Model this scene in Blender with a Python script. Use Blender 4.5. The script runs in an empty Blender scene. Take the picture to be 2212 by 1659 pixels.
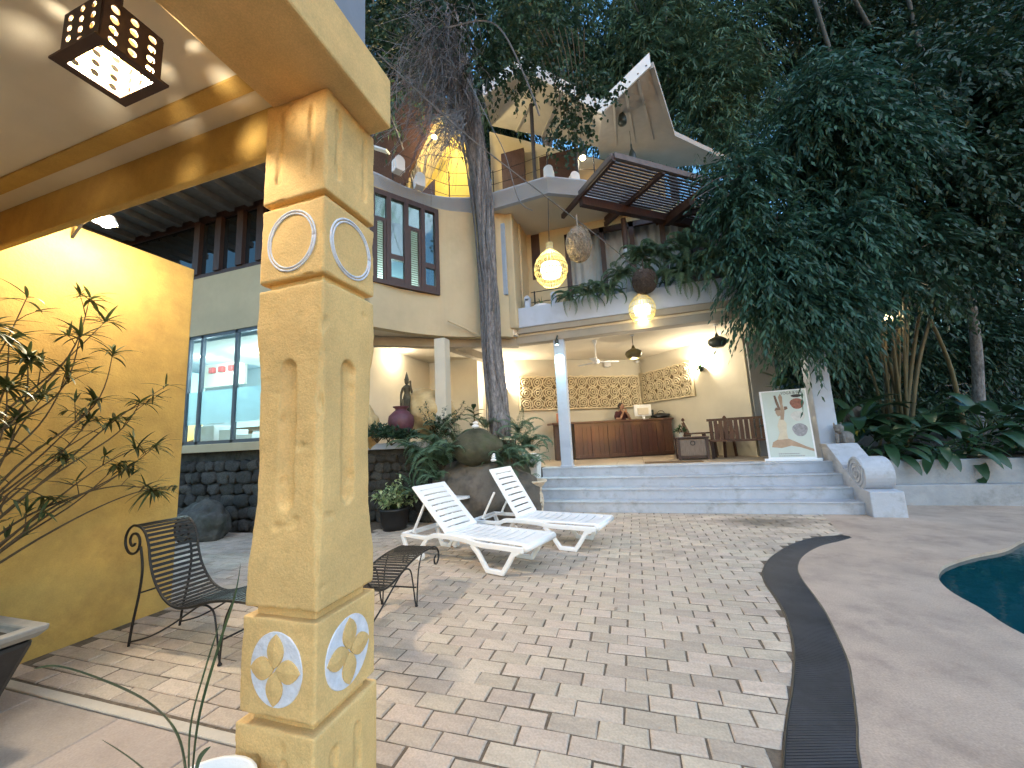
import bpy, math, random
import numpy as np
from mathutils import Vector, Matrix, noise as mnoise
from mathutils.geometry import tessellate_polygon
random.seed(7); rng = np.random.default_rng(11)
R = math.radians
scene = bpy.context.scene
COL = scene.collection

# ------------------------------------------------------------------ camera
PITCH, ROLL, YAW, HC = R(8.0), R(2.8), R(17.2), 1.55
FW = 0.376                                   # focal length / image width
_f = Vector((-math.sin(YAW)*math.cos(PITCH), math.cos(YAW)*math.cos(PITCH), math.sin(PITCH)))
_r0 = Vector((math.cos(YAW), math.sin(YAW), 0.0)); _u0 = _r0.cross(_f)
_r = _r0*math.cos(ROLL) - _u0*math.sin(ROLL)
_u = _u0*math.cos(ROLL) + _r0*math.sin(ROLL)
CAM = Vector((0, 0, HC))
cam = bpy.data.cameras.new('camera'); camo = bpy.data.objects.new('camera', cam); COL.objects.link(camo)
cam.sensor_width = 36.0; cam.lens = 36.0*FW; cam.clip_start = 0.02; cam.clip_end = 2000
m = Matrix((_r, _u, -_f)).transposed().to_4x4(); m.translation = CAM
camo.matrix_world = m
scene.camera = camo
scene.render.resolution_x, scene.render.resolution_y = 1024, 768

# ------------------------------------------------------------------ sky, fill sun, exposure (dusk)
world = bpy.data.worlds.new('World'); scene.world = world; world.use_nodes = True
wn = world.node_tree.nodes; wl = world.node_tree.links
bg = wn['Background']
sky = wn.new('ShaderNodeTexSky'); sky.sky_type = 'NISHITA'; sky.sun_disc = False
SUN_EL, SUN_AZ = R(5.0), R(141.0)
sky.sun_elevation = SUN_EL; sky.sun_rotation = SUN_AZ; sky.altitude = 400
sky.air_density = 1.6; sky.dust_density = 0.3; sky.ozone_density = 4.5
wl.new(sky.outputs['Color'], bg.inputs['Color']); bg.inputs['Strength'].default_value = 0.15
sun = bpy.data.lights.new('sun', 'SUN'); sun.energy = 0.20; sun.angle = R(75); sun.color = (1.0, 0.92, 0.85)  # added soft warm fill, standing well above the dusk sky's own sun
fill_suno = bpy.data.objects.new('sun', sun); COL.objects.link(fill_suno)
fill_suno.rotation_euler = Vector((-0.45, 0.55, -0.85)).to_track_quat('-Z', 'Y').to_euler()
scene.view_settings.view_transform = 'Standard'; scene.view_settings.look = 'None'
scene.view_settings.gamma = 1.0; scene.view_settings.use_curve_mapping = False
scene.view_settings.exposure = 2.9
scene.render.engine = 'CYCLES'
scene.cycles.max_bounces = 4; scene.cycles.diffuse_bounces = 3; scene.cycles.glossy_bounces = 2
scene.cycles.use_adaptive_sampling = True; scene.cycles.adaptive_threshold = 0.04
scene.cycles.transmission_bounces = 4; scene.cycles.transparent_max_bounces = 8
scene.cycles.sample_clamp_indirect = 4.0
scene.cycles.caustics_reflective = False; scene.cycles.caustics_refractive = False

# ------------------------------------------------------------------ measuring helper: a sight line met with a real plane
def P(px, py, X=None, Y=None, z=None, k=None):
    """point of the place seen at (px,py) of a 2212 px wide view, on the plane X=, Y=, z= or at distance k"""
    F = FW*2212
    d = _f + _r*((px-1106)/F) - _u*((py-829.5)/F)
    if X is not None: t = X/d.x
    elif Y is not None: t = Y/d.y
    elif z is not None: t = (z-HC)/d.z
    else: t = k
    return CAM + d*t

# ------------------------------------------------------------------ objects
def root_loc(o):
    while o.parent: o = o.parent
    return o.location.copy()
def tag(o, label=None, cat=None, group=None, kind=None):
    if label: o['label'] = label
    if cat: o['category'] = cat
    if group: o['group'] = group
    if kind: o['kind'] = kind
    return o
def thing(name, label, cat, loc=(0, 0, 0), rz=0.0, group=None):
    o = bpy.data.objects.new(name, None); COL.objects.link(o); o.empty_display_size = 0.1
    o.location = loc; o.rotation_euler = (0, 0, rz)
    return tag(o, label, cat, group)
def link_mesh(name, me, parent=None, loc=None, rot=None):
    o = bpy.data.objects.new(name, me); COL.objects.link(o)
    if parent: o.parent = parent
    if loc is not None: o.location = loc
    if rot is not None: o.rotation_euler = rot
    return o
def copy_tree(o, parent=None):
    c = o.copy(); COL.objects.link(c); c.parent = parent
    for ch in list(o.children): copy_tree(ch, c)
    return c

def frame_from(d, up=Vector((0, 0, 1))):
    d = Vector(d).normalized()
    if abs(d.dot(up)) > 0.98: up = Vector((0, 1, 0))
    s = d.cross(up).normalized(); t = s.cross(d).normalized()
    return d, s, t

class MB:
    def __init__(self): self.v = []; self.f = []
    def add(self, vs, fs):
        n = len(self.v); self.v += [tuple(q) for q in vs]; self.f += [tuple(i+n for i in q) for q in fs]; return self
    def box(self, x0, x1, y0, y1, z0, z1):
        return self.add([(x0,y0,z0),(x1,y0,z0),(x1,y1,z0),(x0,y1,z0),(x0,y0,z1),(x1,y0,z1),(x1,y1,z1),(x0,y1,z1)],
                        [(0,3,2,1),(4,5,6,7),(0,1,5,4),(1,2,6,5),(2,3,7,6),(3,0,4,7)])
    def obox(self, c, sx, sy, sz, rot=None):
        h = [(-sx/2,-sy/2,-sz/2),(sx/2,-sy/2,-sz/2),(sx/2,sy/2,-sz/2),(-sx/2,sy/2,-sz/2),(-sx/2,-sy/2,sz/2),(sx/2,-sy/2,sz/2),(sx/2,sy/2,sz/2),(-sx/2,sy/2,sz/2)]
        Mx = rot if rot is not None else Matrix.Identity(3)
        c = Vector(c)
        return self.add([c + Mx @ Vector(q) for q in h], [(0,3,2,1),(4,5,6,7),(0,1,5,4),(1,2,6,5),(2,3,7,6),(3,0,4,7)])
    def bar(self, a, b, w, h, up=Vector((0,0,1))):
        a, b = Vector(a), Vector(b); d, s, t = frame_from(b-a, up)
        vs = []
        for p in (a, b): vs += [p - s*w/2 - t*h/2, p + s*w/2 - t*h/2, p + s*w/2 + t*h/2, p - s*w/2 + t*h/2]
        return self.add(vs, [(0,3,2,1),(4,5,6,7),(0,1,5,4),(1,2,6,5),(2,3,7,6),(3,0,4,7)])
    def tube(self, pts, rad, n=6, cap=True):
        pts = [Vector(p) for p in pts]
        if not hasattr(rad, '__len__'): rad = [rad]*len(pts)
        base = len(self.v); up = Vector((0.0, 0.0, 1.0)); s = None
        for i, p in enumerate(pts):
            d = (pts[min(i+1, len(pts)-1)] - pts[max(i-1, 0)])
            d = d.normalized() if d.length > 1e-9 else Vector((0,0,1))
            if s is None:
                _, s, _ = frame_from(d)
            s = (s - d*s.dot(d))
            s = s.normalized() if s.length > 1e-6 else frame_from(d)[1]
            t = d.cross(s)
            for j in range(n):
                a = 2*math.pi*j/n; self.v.append(tuple(p + (s*math.cos(a) + t*math.sin(a))*rad[i]))
        for i in range(len(pts)-1):
            for j in range(n):
                a = base+i*n+j; b = base+i*n+(j+1) % n
                self.f.append((a, b, b+n, a+n))
        if cap:
            self.f.append(tuple(base+j for j in range(n))[::-1]); self.f.append(tuple(base+(len(pts)-1)*n+j for j in range(n)))
        return self
    def lathe(self, prof, c=(0,0,0), n=20, jit=0.0):
        base = len(self.v); cx, cy, cz = c
        for r_, z_ in prof:
            for j in range(n):
                a = 2*math.pi*j/n; rr = r_*(1+jit*math.sin(3*a+z_*9))
                self.v.append((cx+rr*math.cos(a), cy+rr*math.sin(a), cz+z_))
        for i in range(len(prof)-1):
            for j in range(n):
                a = base+i*n+j; b = base+i*n+(j+1) % n
                self.f.append((a, b, b+n, a+n))
        self.f.append(tuple(base+j for j in range(n))[::-1]); self.f.append(tuple(base+(len(prof)-1)*n+j for j in range(n)))
        return self
    def prism(self, poly, z0, z1):
        n = len(poly)
        vs = [(x, y, z0) for x, y in poly] + [(x, y, z1) for x, y in poly]
        tri = tessellate_polygon([[Vector((x, y, 0)) for x, y in poly]])
        fs = [tuple(t) for t in tri] + [tuple(i+n for i in t)[::-1] for t in tri]
        fs += [(i, (i+1) % n, (i+1) % n+n, i+n) for i in range(n)]
        return self.add(vs, fs)
    def slab(self, pts, thick, nrm=None):
        """a polygon of 3-D points given thickness along its normal"""
        pts = [Vector(p) for p in pts]; n = len(pts)
        if nrm is None:
            nrm = Vector((0,0,0))
            for i in range(n): nrm += pts[i].cross(pts[(i+1) % n])
            nrm.normalize()
        off = Vector(nrm)*thick
        vs = pts + [p+off for p in pts]
        tri = tessellate_polygon([pts]) if n > 4 else ([(0,1,2,3)] if n == 4 else [(0,1,2)])
        fs = [tuple(t)[::-1] for t in tri] + [tuple(i+n for i in t) for t in tri]
        fs += [(i, (i+1) % n, (i+1) % n+n, i+n) for i in range(n)]
        return self.add(vs, fs)
    def mesh(self, name, mat, smooth=False, off=None):
        me = bpy.data.meshes.new(name)
        v = self.v if off is None else [(q[0]-off[0], q[1]-off[1], q[2]-off[2]) for q in self.v]
        me.from_pydata(v, [], self.f); me.validate(); me.update()
        import bmesh
        b = bmesh.new(); b.from_mesh(me); bmesh.ops.recalc_face_normals(b, faces=b.faces); b.to_mesh(me); b.free()
        if mat: me.materials.append(mat)
        if smooth: me.polygons.foreach_set('use_smooth', [True]*len(me.polygons))
        return me
    def build(self, name, mat, parent=None, smooth=False, local=False, bevel=0.0, loc=None, seg=2):
        if parent is not None and not local: off = root_loc(parent)
        elif loc is not None: off = Vector(loc)
        else: off = None
        me = self.mesh(name, mat, smooth, off)
        o = link_mesh(name, me, parent, None if parent is not None else loc)
        if bevel > 0:
            md = o.modifiers.new('bevel', 'BEVEL'); md.width = bevel; md.segments = seg; md.limit_method = 'ANGLE'; md.angle_limit = R(35)
        return o

def catmull(pts, n=8, closed=False):
    pts = [Vector(p) for p in pts]; out = []
    N = len(pts)
    rngi = range(N if closed else N-1)
    for i in rngi:
        if closed: p0, p1, p2, p3 = pts[(i-1) % N], pts[i], pts[(i+1) % N], pts[(i+2) % N]
        else: p0, p1, p2, p3 = pts[max(i-1,0)], pts[i], pts[i+1], pts[min(i+2,N-1)]
        for j in range(n):
            t = j/n
            out.append(0.5*((2*p1)+(p2-p0)*t+(2*p0-5*p1+4*p2-p3)*t*t+(3*p1-p0-3*p2+p3)*t**3))
    if not closed: out.append(pts[-1])
    return out

def boolean_cut(o, cutter_mb):
    cm = cutter_mb.mesh('cutter', None); co = bpy.data.objects.new('cutter', cm); COL.objects.link(co)
    co.location = root_loc(o) if o.parent else o.location
    co.location = (0, 0, 0) if False else co.location
    md = o.modifiers.new('cut', 'BOOLEAN'); md.object = co; md.operation = 'DIFFERENCE'; md.solver = 'EXACT'; md.use_self = True
    bpy.context.view_layer.update()
    dg = bpy.context.evaluated_depsgraph_get(); dg.update()
    ne = bpy.data.meshes.new_from_object(o.evaluated_get(dg))
    for md in list(o.modifiers): o.modifiers.remove(md)
    o.data = ne; bpy.data.objects.remove(co)

def rock_mesh(name, mat, size, seed, sub=4, rough=0.25, flat=0.0, boxy=0.0):
    import bmesh
    b = bmesh.new(); bmesh.ops.create_icosphere(b, subdivisions=sub, radius=1.0)
    o3 = Vector((seed*3.17, seed*1.3, seed*0.7))
    for v in b.verts:
        p = v.co.copy()
        d = 1 + rough*mnoise.noise(p*1.1+o3) + rough*0.55*mnoise.noise(p*2.3+o3) + rough*0.22*mnoise.noise(p*5.1+o3) + rough*0.1*mnoise.noise(p*11+o3)
        q = p*d
        if boxy: q = q/(max(abs(p.x),abs(p.y),abs(p.z))**boxy)
        if flat: q.z = max(q.z, -flat)
        v.co = Vector((q.x*size[0], q.y*size[1], q.z*size[2]))
    me = bpy.data.meshes.new(name); b.to_mesh(me); b.free()
    me.materials.append(mat); me.polygons.foreach_set('use_smooth', [True]*len(me.polygons))
    return me

# ------------------------------------------------------------------ materials
def _n(nt, t, **kw):
    n = nt.nodes.new(t)
    for k_, v_ in kw.items(): setattr(n, k_, v_)
    return n
def mat(name, col, rough=0.7, var=0.0, vscale=6.0, bump=0.0, bscale=60.0, spec=0.5, metal=0.0, col2=None, island=0.0,
        emit=None, estr=0.0, trans=0.0, coat=0.0, dirt=None, dscale=1.2, damt=0.0, stretch=None, objrand=0.0, grain=0.0, gscale=200.0):
    M = bpy.data.materials.new(name); M.use_nodes = True; nt = M.node_tree; L = nt.links
    b = nt.nodes['Principled BSDF']
    b.inputs['Roughness'].default_value = rough; b.inputs['Metallic'].default_value = metal
    b.inputs['Specular IOR Level'].default_value = spec
    if coat: b.inputs['Coat Weight'].default_value = coat; b.inputs['Coat Roughness'].default_value = 0.08
    tc = _n(nt, 'ShaderNodeTexCoord'); src = tc.outputs['Object']
    if stretch:
        mp = _n(nt, 'ShaderNodeMapping'); mp.inputs['Scale'].default_value = stretch; L.new(src, mp.inputs['Vector']); src = mp.outputs['Vector']
    c4 = (*col, 1)
    cur = None
    if var or col2:
        nz = _n(nt, 'ShaderNodeTexNoise'); nz.inputs['Scale'].default_value = vscale; nz.inputs['Detail'].default_value = 3; nz.inputs['Roughness'].default_value = 0.65
        L.new(src, nz.inputs['Vector'])
        rp = _n(nt, 'ShaderNodeValToRGB'); L.new(nz.outputs['Fac'], rp.inputs['Fac'])
        a = rp.color_ramp.elements[0]; z = rp.color_ramp.elements[1]
        a.position = 0.3; z.position = 0.7
        if col2: a.color = c4; z.color = (*col2, 1)
        else:
            a.color = tuple(max(0, q*(1-var)) for q in col)+(1,); z.color = tuple(min(1, q*(1+var)) for q in col)+(1,)
        cur = rp.outputs['Color']
    if dirt is not None:
        nz = _n(nt, 'ShaderNodeTexNoise'); nz.inputs['Scale'].default_value = dscale; nz.inputs['Detail'].default_value = 5; nz.inputs['Roughness'].default_value = 0.72
        L.new(tc.outputs['Object'], nz.inputs['Vector'])
        rp = _n(nt, 'ShaderNodeValToRGB'); L.new(nz.outputs['Fac'], rp.inputs['Fac'])
        rp.color_ramp.elements[0].position = 0.5; rp.color_ramp.elements[0].color = (0,0,0,1)
        rp.color_ramp.elements[1].position = 0.72; rp.color_ramp.elements[1].color = (damt,)*3+(1,)
        mx = _n(nt, 'ShaderNodeMix', data_type='RGBA'); L.new(rp.outputs['Color'], mx.inputs['Factor'])
        if cur: L.new(cur, mx.inputs['A'])
        else: mx.inputs['A'].default_value = c4
        mx.inputs['B'].default_value = (*dirt, 1); cur = mx.outputs['Result']
    if grain:
        nz = _n(nt, 'ShaderNodeTexNoise'); nz.inputs['Scale'].default_value = gscale; nz.inputs['Detail'].default_value = 1
        L.new(tc.outputs['Object'], nz.inputs['Vector'])
        mr = _n(nt, 'ShaderNodeMapRange'); mr.inputs['From Min'].default_value = 0.3; mr.inputs['From Max'].default_value = 0.7
        mr.inputs['To Min'].default_value = 1-grain; mr.inputs['To Max'].default_value = 1+grain; L.new(nz.outputs['Fac'], mr.inputs['Value'])
        mx = _n(nt, 'ShaderNodeMix', data_type='RGBA', blend_type='MULTIPLY'); mx.inputs['Factor'].default_value = 1
        if cur: L.new(cur, mx.inputs['A'])
        else: mx.inputs['A'].default_value = c4
        L.new(mr.outputs['Result'], mx.inputs['B']); cur = mx.outputs['Result']
    if island or objrand:
        if island:
            g = _n(nt, 'ShaderNodeNewGeometry'); out = g.outputs['Random Per Island']; amt = island
        else:
            g = _n(nt, 'ShaderNodeObjectInfo'); out = g.outputs['Random']; amt = objrand
        mr = _n(nt, 'ShaderNodeMapRange'); mr.inputs['To Min'].default_value = 1-amt; mr.inputs['To Max'].default_value = 1+amt; L.new(out, mr.inputs['Value'])
        hs = _n(nt, 'ShaderNodeHueSaturation'); L.new(mr.outputs['Result'], hs.inputs['Value'])
        mr2 = _n(nt, 'ShaderNodeMapRange'); mr2.inputs['To Min'].default_value = 0.5-amt*0.06; mr2.inputs['To Max'].default_value = 0.5+amt*0.06; 
        fr = _n(nt, 'ShaderNodeMath', operation='FRACT'); ml = _n(nt, 'ShaderNodeMath', operation='MULTIPLY'); ml.inputs[1].default_value = 7.31
        L.new(out, ml.inputs[0]); L.new(ml.outputs[0], fr.inputs[0]); L.new(fr.outputs[0], mr2.inputs['Value']); L.new(mr2.outputs['Result'], hs.inputs['Hue'])
        if cur: L.new(cur, hs.inputs['Color'])
        else: hs.inputs['Color'].default_value = c4
        cur = hs.outputs['Color']
    if cur: L.new(cur, b.inputs['Base Color'])
    else: b.inputs['Base Color'].default_value = c4
    if bump:
        nz = _n(nt, 'ShaderNodeTexNoise'); nz.inputs['Scale'].default_value = bscale; nz.inputs['Detail'].default_value = 3; nz.inputs['Roughness'].default_value = 0.65
        L.new(src, nz.inputs['Vector'])
        bp = _n(nt, 'ShaderNodeBump'); bp.inputs['Strength'].default_value = bump; bp.inputs['Distance'].default_value = 0.02
        L.new(nz.outputs['Fac'], bp.inputs['Height']); L.new(bp.outputs['Normal'], b.inputs['Normal'])
    if emit: b.inputs['Emission Color'].default_value = (*emit, 1); b.inputs['Emission Strength'].default_value = estr
    if trans:
        tr = _n(nt, 'ShaderNodeBsdfTranslucent')
        if cur: L.new(cur, tr.inputs['Color'])
        else: tr.inputs['Color'].default_value = c4
        ms = _n(nt, 'ShaderNodeMixShader'); ms.inputs['Fac'].default_value = trans
        L.new(b.outputs[0], ms.inputs[1]); L.new(tr.outputs[0], ms.inputs[2]); L.new(ms.outputs[0], nt.nodes['Material Output'].inputs['Surface'])
    return M
def glass_mat(name, tint=(0.8,0.9,0.9), rough=0.02, alpha=0.25):
    """thin window glass: part mirror, part see-through"""
    M = bpy.data.materials.new(name); M.use_nodes = True; nt = M.node_tree; L = nt.links
    nt.nodes.remove(nt.nodes['Principled BSDF'])
    t = _n(nt, 'ShaderNodeBsdfTransparent'); t.inputs['Color'].default_value = (*tint, 1)
    g = _n(nt, 'ShaderNodeBsdfGlossy'); g.inputs['Roughness'].default_value = rough
    fr = _n(nt, 'ShaderNodeLayerWeight'); fr.inputs['Blend'].default_value = 0.5
    pw = _n(nt, 'ShaderNodeMath', operation='POWER'); pw.inputs[1].default_value = 4.0; L.new(fr.outputs['Facing'], pw.inputs[0])
    mr = _n(nt, 'ShaderNodeMapRange'); mr.inputs['To Min'].default_value = alpha*0.3; mr.inputs['To Max'].default_value = 0.8; L.new(pw.outputs[0], mr.inputs['Value'])
    ms = _n(nt, 'ShaderNodeMixShader'); L.new(mr.outputs['Result'], ms.inputs['Fac']); L.new(t.outputs[0], ms.inputs[1]); L.new(g.outputs[0], ms.inputs[2])
    L.new(ms.outputs[0], nt.nodes['Material Output'].inputs['Surface'])
    return M

YEL = (0.54, 0.345, 0.095)
m_yel = mat('yellow_plaster', YEL, 0.85, var=0.13, vscale=3.5, bump=0.25, bscale=45, dirt=(0.34,0.20,0.06), dscale=1.7, damt=0.6, grain=0.05, gscale=120)
m_yelp = mat('yellow_rough_plaster', (0.70,0.468,0.195), 0.88, var=0.12, vscale=4, bump=0.25, bscale=90, dirt=(0.46,0.31,0.13), dscale=3.0, damt=0.5, grain=0.08, gscale=160)
m_ceil = mat('white_ceiling_paint', (0.70,0.64,0.52), 0.8, var=0.05, vscale=2, bump=0.06, bscale=30)
m_beige = mat('beige_plaster', (0.51,0.425,0.275), 0.88, var=0.07, vscale=1.6, bump=0.12, bscale=40, dirt=(0.40,0.31,0.20), dscale=0.9, damt=0.35)
m_cream = mat('cream_wall_paint', (0.60,0.56,0.46), 0.85, var=0.05, vscale=1.5, bump=0.08, bscale=40)
m_creamc = mat('cream_ceiling_paint', (0.66,0.60,0.49), 0.85, var=0.04, vscale=1.5)
m_grey = mat('sky_tinted_grey_paint', (0.44,0.49,0.585), 0.7, var=0.06, vscale=2.5, bump=0.12, bscale=50, dirt=(0.30,0.31,0.33), dscale=1.8, damt=0.3)  # grey-white paint with the sky light's blue mixed into its colour
m_white = mat('white_paint', (0.74,0.75,0.76), 0.6, var=0.05, vscale=4, bump=0.1, bscale=60)
m_plastic = mat('white_plastic', (0.80,0.81,0.83), 0.38, var=0.03, vscale=5, spec=0.5, dirt=(0.6,0.58,0.54), dscale=5, damt=0.25)
m_iron = mat('black_wrought_iron', (0.020,0.019,0.019), 0.45, var=0.3, vscale=30, bump=0.1, bscale=150, metal=0.3)
m_wood = mat('red_brown_wood', (0.072,0.027,0.016), 0.42, var=0.35, vscale=5, stretch=(14,14,1.0), bump=0.1, bscale=8, coat=0.2, objrand=0.15)
m_dwood = mat('dark_brown_wood', (0.055,0.026,0.020), 0.5, var=0.35, vscale=6, stretch=(8,8,1), bump=0.1, bscale=8)
m_stonew = mat('dark_rubble_stone', (0.060,0.056,0.050), 0.9, var=0.5, vscale=5, bump=1.0, bscale=14, objrand=0.45, dirt=(0.03,0.035,0.02), dscale=3, damt=.7)
m_rock = mat('grey_boulder', (0.065,0.058,0.050), 0.9, col2=(0.20,0.175,0.15), vscale=3.2, bump=0.9, bscale=9, dirt=(0.05,0.046,0.04), dscale=1.6, damt=0.85)
m_moss = mat('mossy_boulder', (0.034,0.038,0.022), 0.95, col2=(0.095,0.09,0.06), vscale=3.5, bump=0.9, bscale=14, dirt=(0.045,0.062,0.02), dscale=2.2, damt=0.9)
m_gold = mat('ochre_boulder', (0.42,0.30,0.13), 0.9, col2=(0.60,0.46,0.24), vscale=2.6, bump=0.7, bscale=9, dirt=(0.22,0.14,0.07), dscale=1.8, damt=0.6)
m_soil = mat('dark_soil', (0.035,0.028,0.02), 0.95, var=0.4, vscale=12, bump=0.8, bscale=25)
m_black = mat('black_pot_plastic', (0.012,0.012,0.013), 0.45, var=0.2, vscale=10)
m_terr = mat('purple_red_glaze', (0.10,0.034,0.05), 0.5, var=0.25, vscale=8, bump=0.15, bscale=40)
m_carv = mat('pale_carved_stone', (0.60,0.53,0.43), 0.85, var=0.12, vscale=9, bump=0.4, bscale=50, dirt=(0.28,0.22,0.16), dscale=5, damt=0.6)
m_bronze = mat('aged_bronze', (0.045,0.038,0.022), 0.55, col2=(0.11,0.095,0.055), vscale=12, bump=0.4, bscale=60, metal=0.25)
scene.cycles.use_denoising = True
try: scene.cycles.denoiser = 'OPENIMAGEDENOISE'
except Exception: pass
# ================================================================== GROUND
m_bed = mat('joint_sand', (0.15,0.115,0.082), 0.95, var=0.35, vscale=20, bump=0.6, bscale=60)
m_pav = mat('sandstone_paver', (0.50,0.405,0.315), 0.82, var=0.16, vscale=5, bump=0.5, bscale=22, stretch=(1,1.6,1), dirt=(0.25,0.20,0.155), dscale=3.0, damt=0.45, grain=0.10, gscale=70, objrand=0.14)
m_pavi = mat('sandstone_paver_field', (0.50,0.405,0.315), 0.82, var=0.16, vscale=5, bump=0.5, bscale=22, stretch=(1,1.6,1), dirt=(0.25,0.20,0.155), dscale=1.4, damt=0.6, grain=0.10, gscale=70, island=0.14)
m_deck = mat('pinkish_concrete', (0.44,0.335,0.26), 0.72, var=0.16, vscale=1.6, bump=0.35, bscale=26, dirt=(0.25,0.185,0.15), dscale=1.9, damt=0.75, grain=0.12, gscale=90)
m_drain = mat('dark_drain_plastic', (0.040,0.042,0.050), 0.55, var=0.25, vscale=3, dirt=(0.018,0.018,0.022), dscale=2.4, damt=0.9)
m_slabf = mat('porch_flagstone', (0.40,0.325,0.27), 0.8, var=0.13, vscale=2.2, bump=0.4, bscale=18, dirt=(0.22,0.17,0.14), dscale=1.7, damt=0.55, grain=0.08, gscale=80, objrand=0.08)
m_kerb = mat('pale_stone_strip', (0.52,0.46,0.38), 0.85, var=0.12, vscale=4, bump=0.5, bscale=25, dirt=(0.32,0.27,0.2), dscale=4, damt=0.4)
m_gnd = mat('earth', (0.05,0.045,0.03), 0.95, var=0.4, vscale=2, bump=0.6, bscale=8)

# damp, mossy patch on the paving near the end of the drain
nt = m_pavi.node_tree; L = nt.links; bs_n = nt.nodes['Principled BSDF']; src_c = bs_n.inputs['Base Color'].links[0].from_socket
tcn = _n(nt,'ShaderNodeTexCoord'); mpn = _n(nt,'ShaderNodeMapping'); mpn.inputs['Location'].default_value = (-1.95*.95,-7.45*1.7,0); mpn.inputs['Scale'].default_value = (.95,1.7,0); L.new(tcn.outputs['Object'], mpn.inputs['Vector'])
ln_n = _n(nt,'ShaderNodeVectorMath', operation='LENGTH'); L.new(mpn.outputs['Vector'], ln_n.inputs[0])
nzn = _n(nt,'ShaderNodeTexNoise'); nzn.inputs['Scale'].default_value = 5; nzn.inputs['Detail'].default_value = 6; L.new(tcn.outputs['Object'], nzn.inputs['Vector'])
ad = _n(nt,'ShaderNodeMath', operation='ADD'); L.new(ln_n.outputs['Value'], ad.inputs[0]); L.new(nzn.outputs['Fac'], ad.inputs[1])
mrn = _n(nt,'ShaderNodeMapRange'); mrn.inputs['From Min'].default_value = .75; mrn.inputs['From Max'].default_value = 1.35; mrn.inputs['To Min'].default_value = .75; mrn.inputs['To Max'].default_value = 0; L.new(ad.outputs[0], mrn.inputs['Value'])
mxn = _n(nt,'ShaderNodeMix', data_type='RGBA'); L.new(mrn.outputs['Result'], mxn.inputs['Factor']); L.new(src_c, mxn.inputs['A']); mxn.inputs['B'].default_value = (.085,.07,.05,1); L.new(mxn.outputs['Result'], bs_n.inputs['Base Color'])
# pool outline (world metres), drain outline
POOL = [(2.5,3.89),(2.55,4.31),(2.58,4.7),(2.72,5.08),(3.0,5.47),(3.48,5.87),(3.98,6.2),(4.48,6.67),(5.2,7.25),(6.3,7.6),(7.6,7.2),(8.4,5.8),(8.2,3.6),(6.8,1.6),(4.6,0.9),(3.1,1.8),(2.6,3.0)]
POOLC = [(p.x, p.y) for p in catmull([(x,y,0) for x,y in POOL], 5, True)]
def ring_sheet(outer, hole, z):
    """flat sheet with a hole"""
    a = [Vector((x,y,0)) for x,y in outer]; h = [Vector((x,y,0)) for x,y in hole]
    tri = tessellate_polygon([a, h])
    return [(x,y,z) for x,y in outer+hole], [tuple(t) for t in tri]
b = MB(); v, f = ring_sheet([(-120,-60),(120,-60),(120,160),(-120,160)], POOLC, -0.06); b.add(v, f)
tag(b.build('ground', m_gnd), kind='structure')
OUT = [(0.10,1.0),(0.28,1.55),(0.51,2.24),(0.63,2.57),(0.77,2.91),(0.93,3.37),(1.05,3.9),(1.09,4.28),(1.11,4.62),(1.18,4.97),(1.40,5.48),(1.80,6.08),(2.22,6.50),(2.60,6.66)]
INN = [(0.42,0.95),(0.62,1.6),(0.84,2.33),(0.97,2.65),(1.10,2.99),(1.21,3.31),(1.36,3.96),(1.42,4.34),(1.48,4.81),(1.57,5.18),(1.78,5.63),(2.12,6.08),(2.45,6.36),(2.66,6.55)]
OUTC = [(p.x,p.y) for p in catmull([(x,y,0) for x,y in OUT], 8)]
INNC = [(p.x,p.y) for p in catmull([(x,y,0) for x,y in INN], 8)]
# deck round the pool
deck_outer = INNC + [(2.67,6.62),(2.625,6.68),(2.68,6.95),(2.79,7.5),(2.91,8.10),(3.3,8.4),(4.2,9.05),(6.0,9.2),(9.5,9.4),(11.5,8),(11.5,0),(11,-3),(0.5,-3),(0.3,0)]
b = MB(); v, f = ring_sheet(deck_outer, POOLC, 0.0); b.add(v, f)
n = len(POOLC)
b.add([(x,y,0.0) for x,y in POOLC]+[(x,y,-0.14) for x,y in POOLC], [(i,(i+1)%n,(i+1)%n+n,i+n) for i in range(n)])
tag(b.build('pool_deck', m_deck), kind='structure')
b = MB(); cx, cy = 5.4, 4.4
inner = [(cx+(x-cx)*1.01, cy+(y-cy)*1.01) for x,y in POOLC]
b.add([(x,y,-0.02) for x,y in inner]+[(x,y,-1.4) for x,y in inner]+[(cx,cy,-1.4)], [(i,(i+1)%n,(i+1)%n+n,i+n) for i in range(n)]+[(i+n,(i+1)%n+n,2*n) for i in range(n)])
m_tile = mat('dark_teal_pool_tile', (0.004,0.045,0.055), 0.3, var=0.2, vscale=20)
tag(b.build('pool_basin', m_tile), kind='structure')
m_water = mat('pool_water', (0.003,0.050,0.066), 0.05, var=0.1, vscale=2, bump=0.12, bscale=5, spec=0.5)
b = MB(); b.add([(x,y,-0.035) for x,y in inner]+[(cx,cy,-0.035)], [(i,(i+1)%n,n) for i in range(n)])
tag(b.build('pool_water', m_water), kind='structure')
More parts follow.
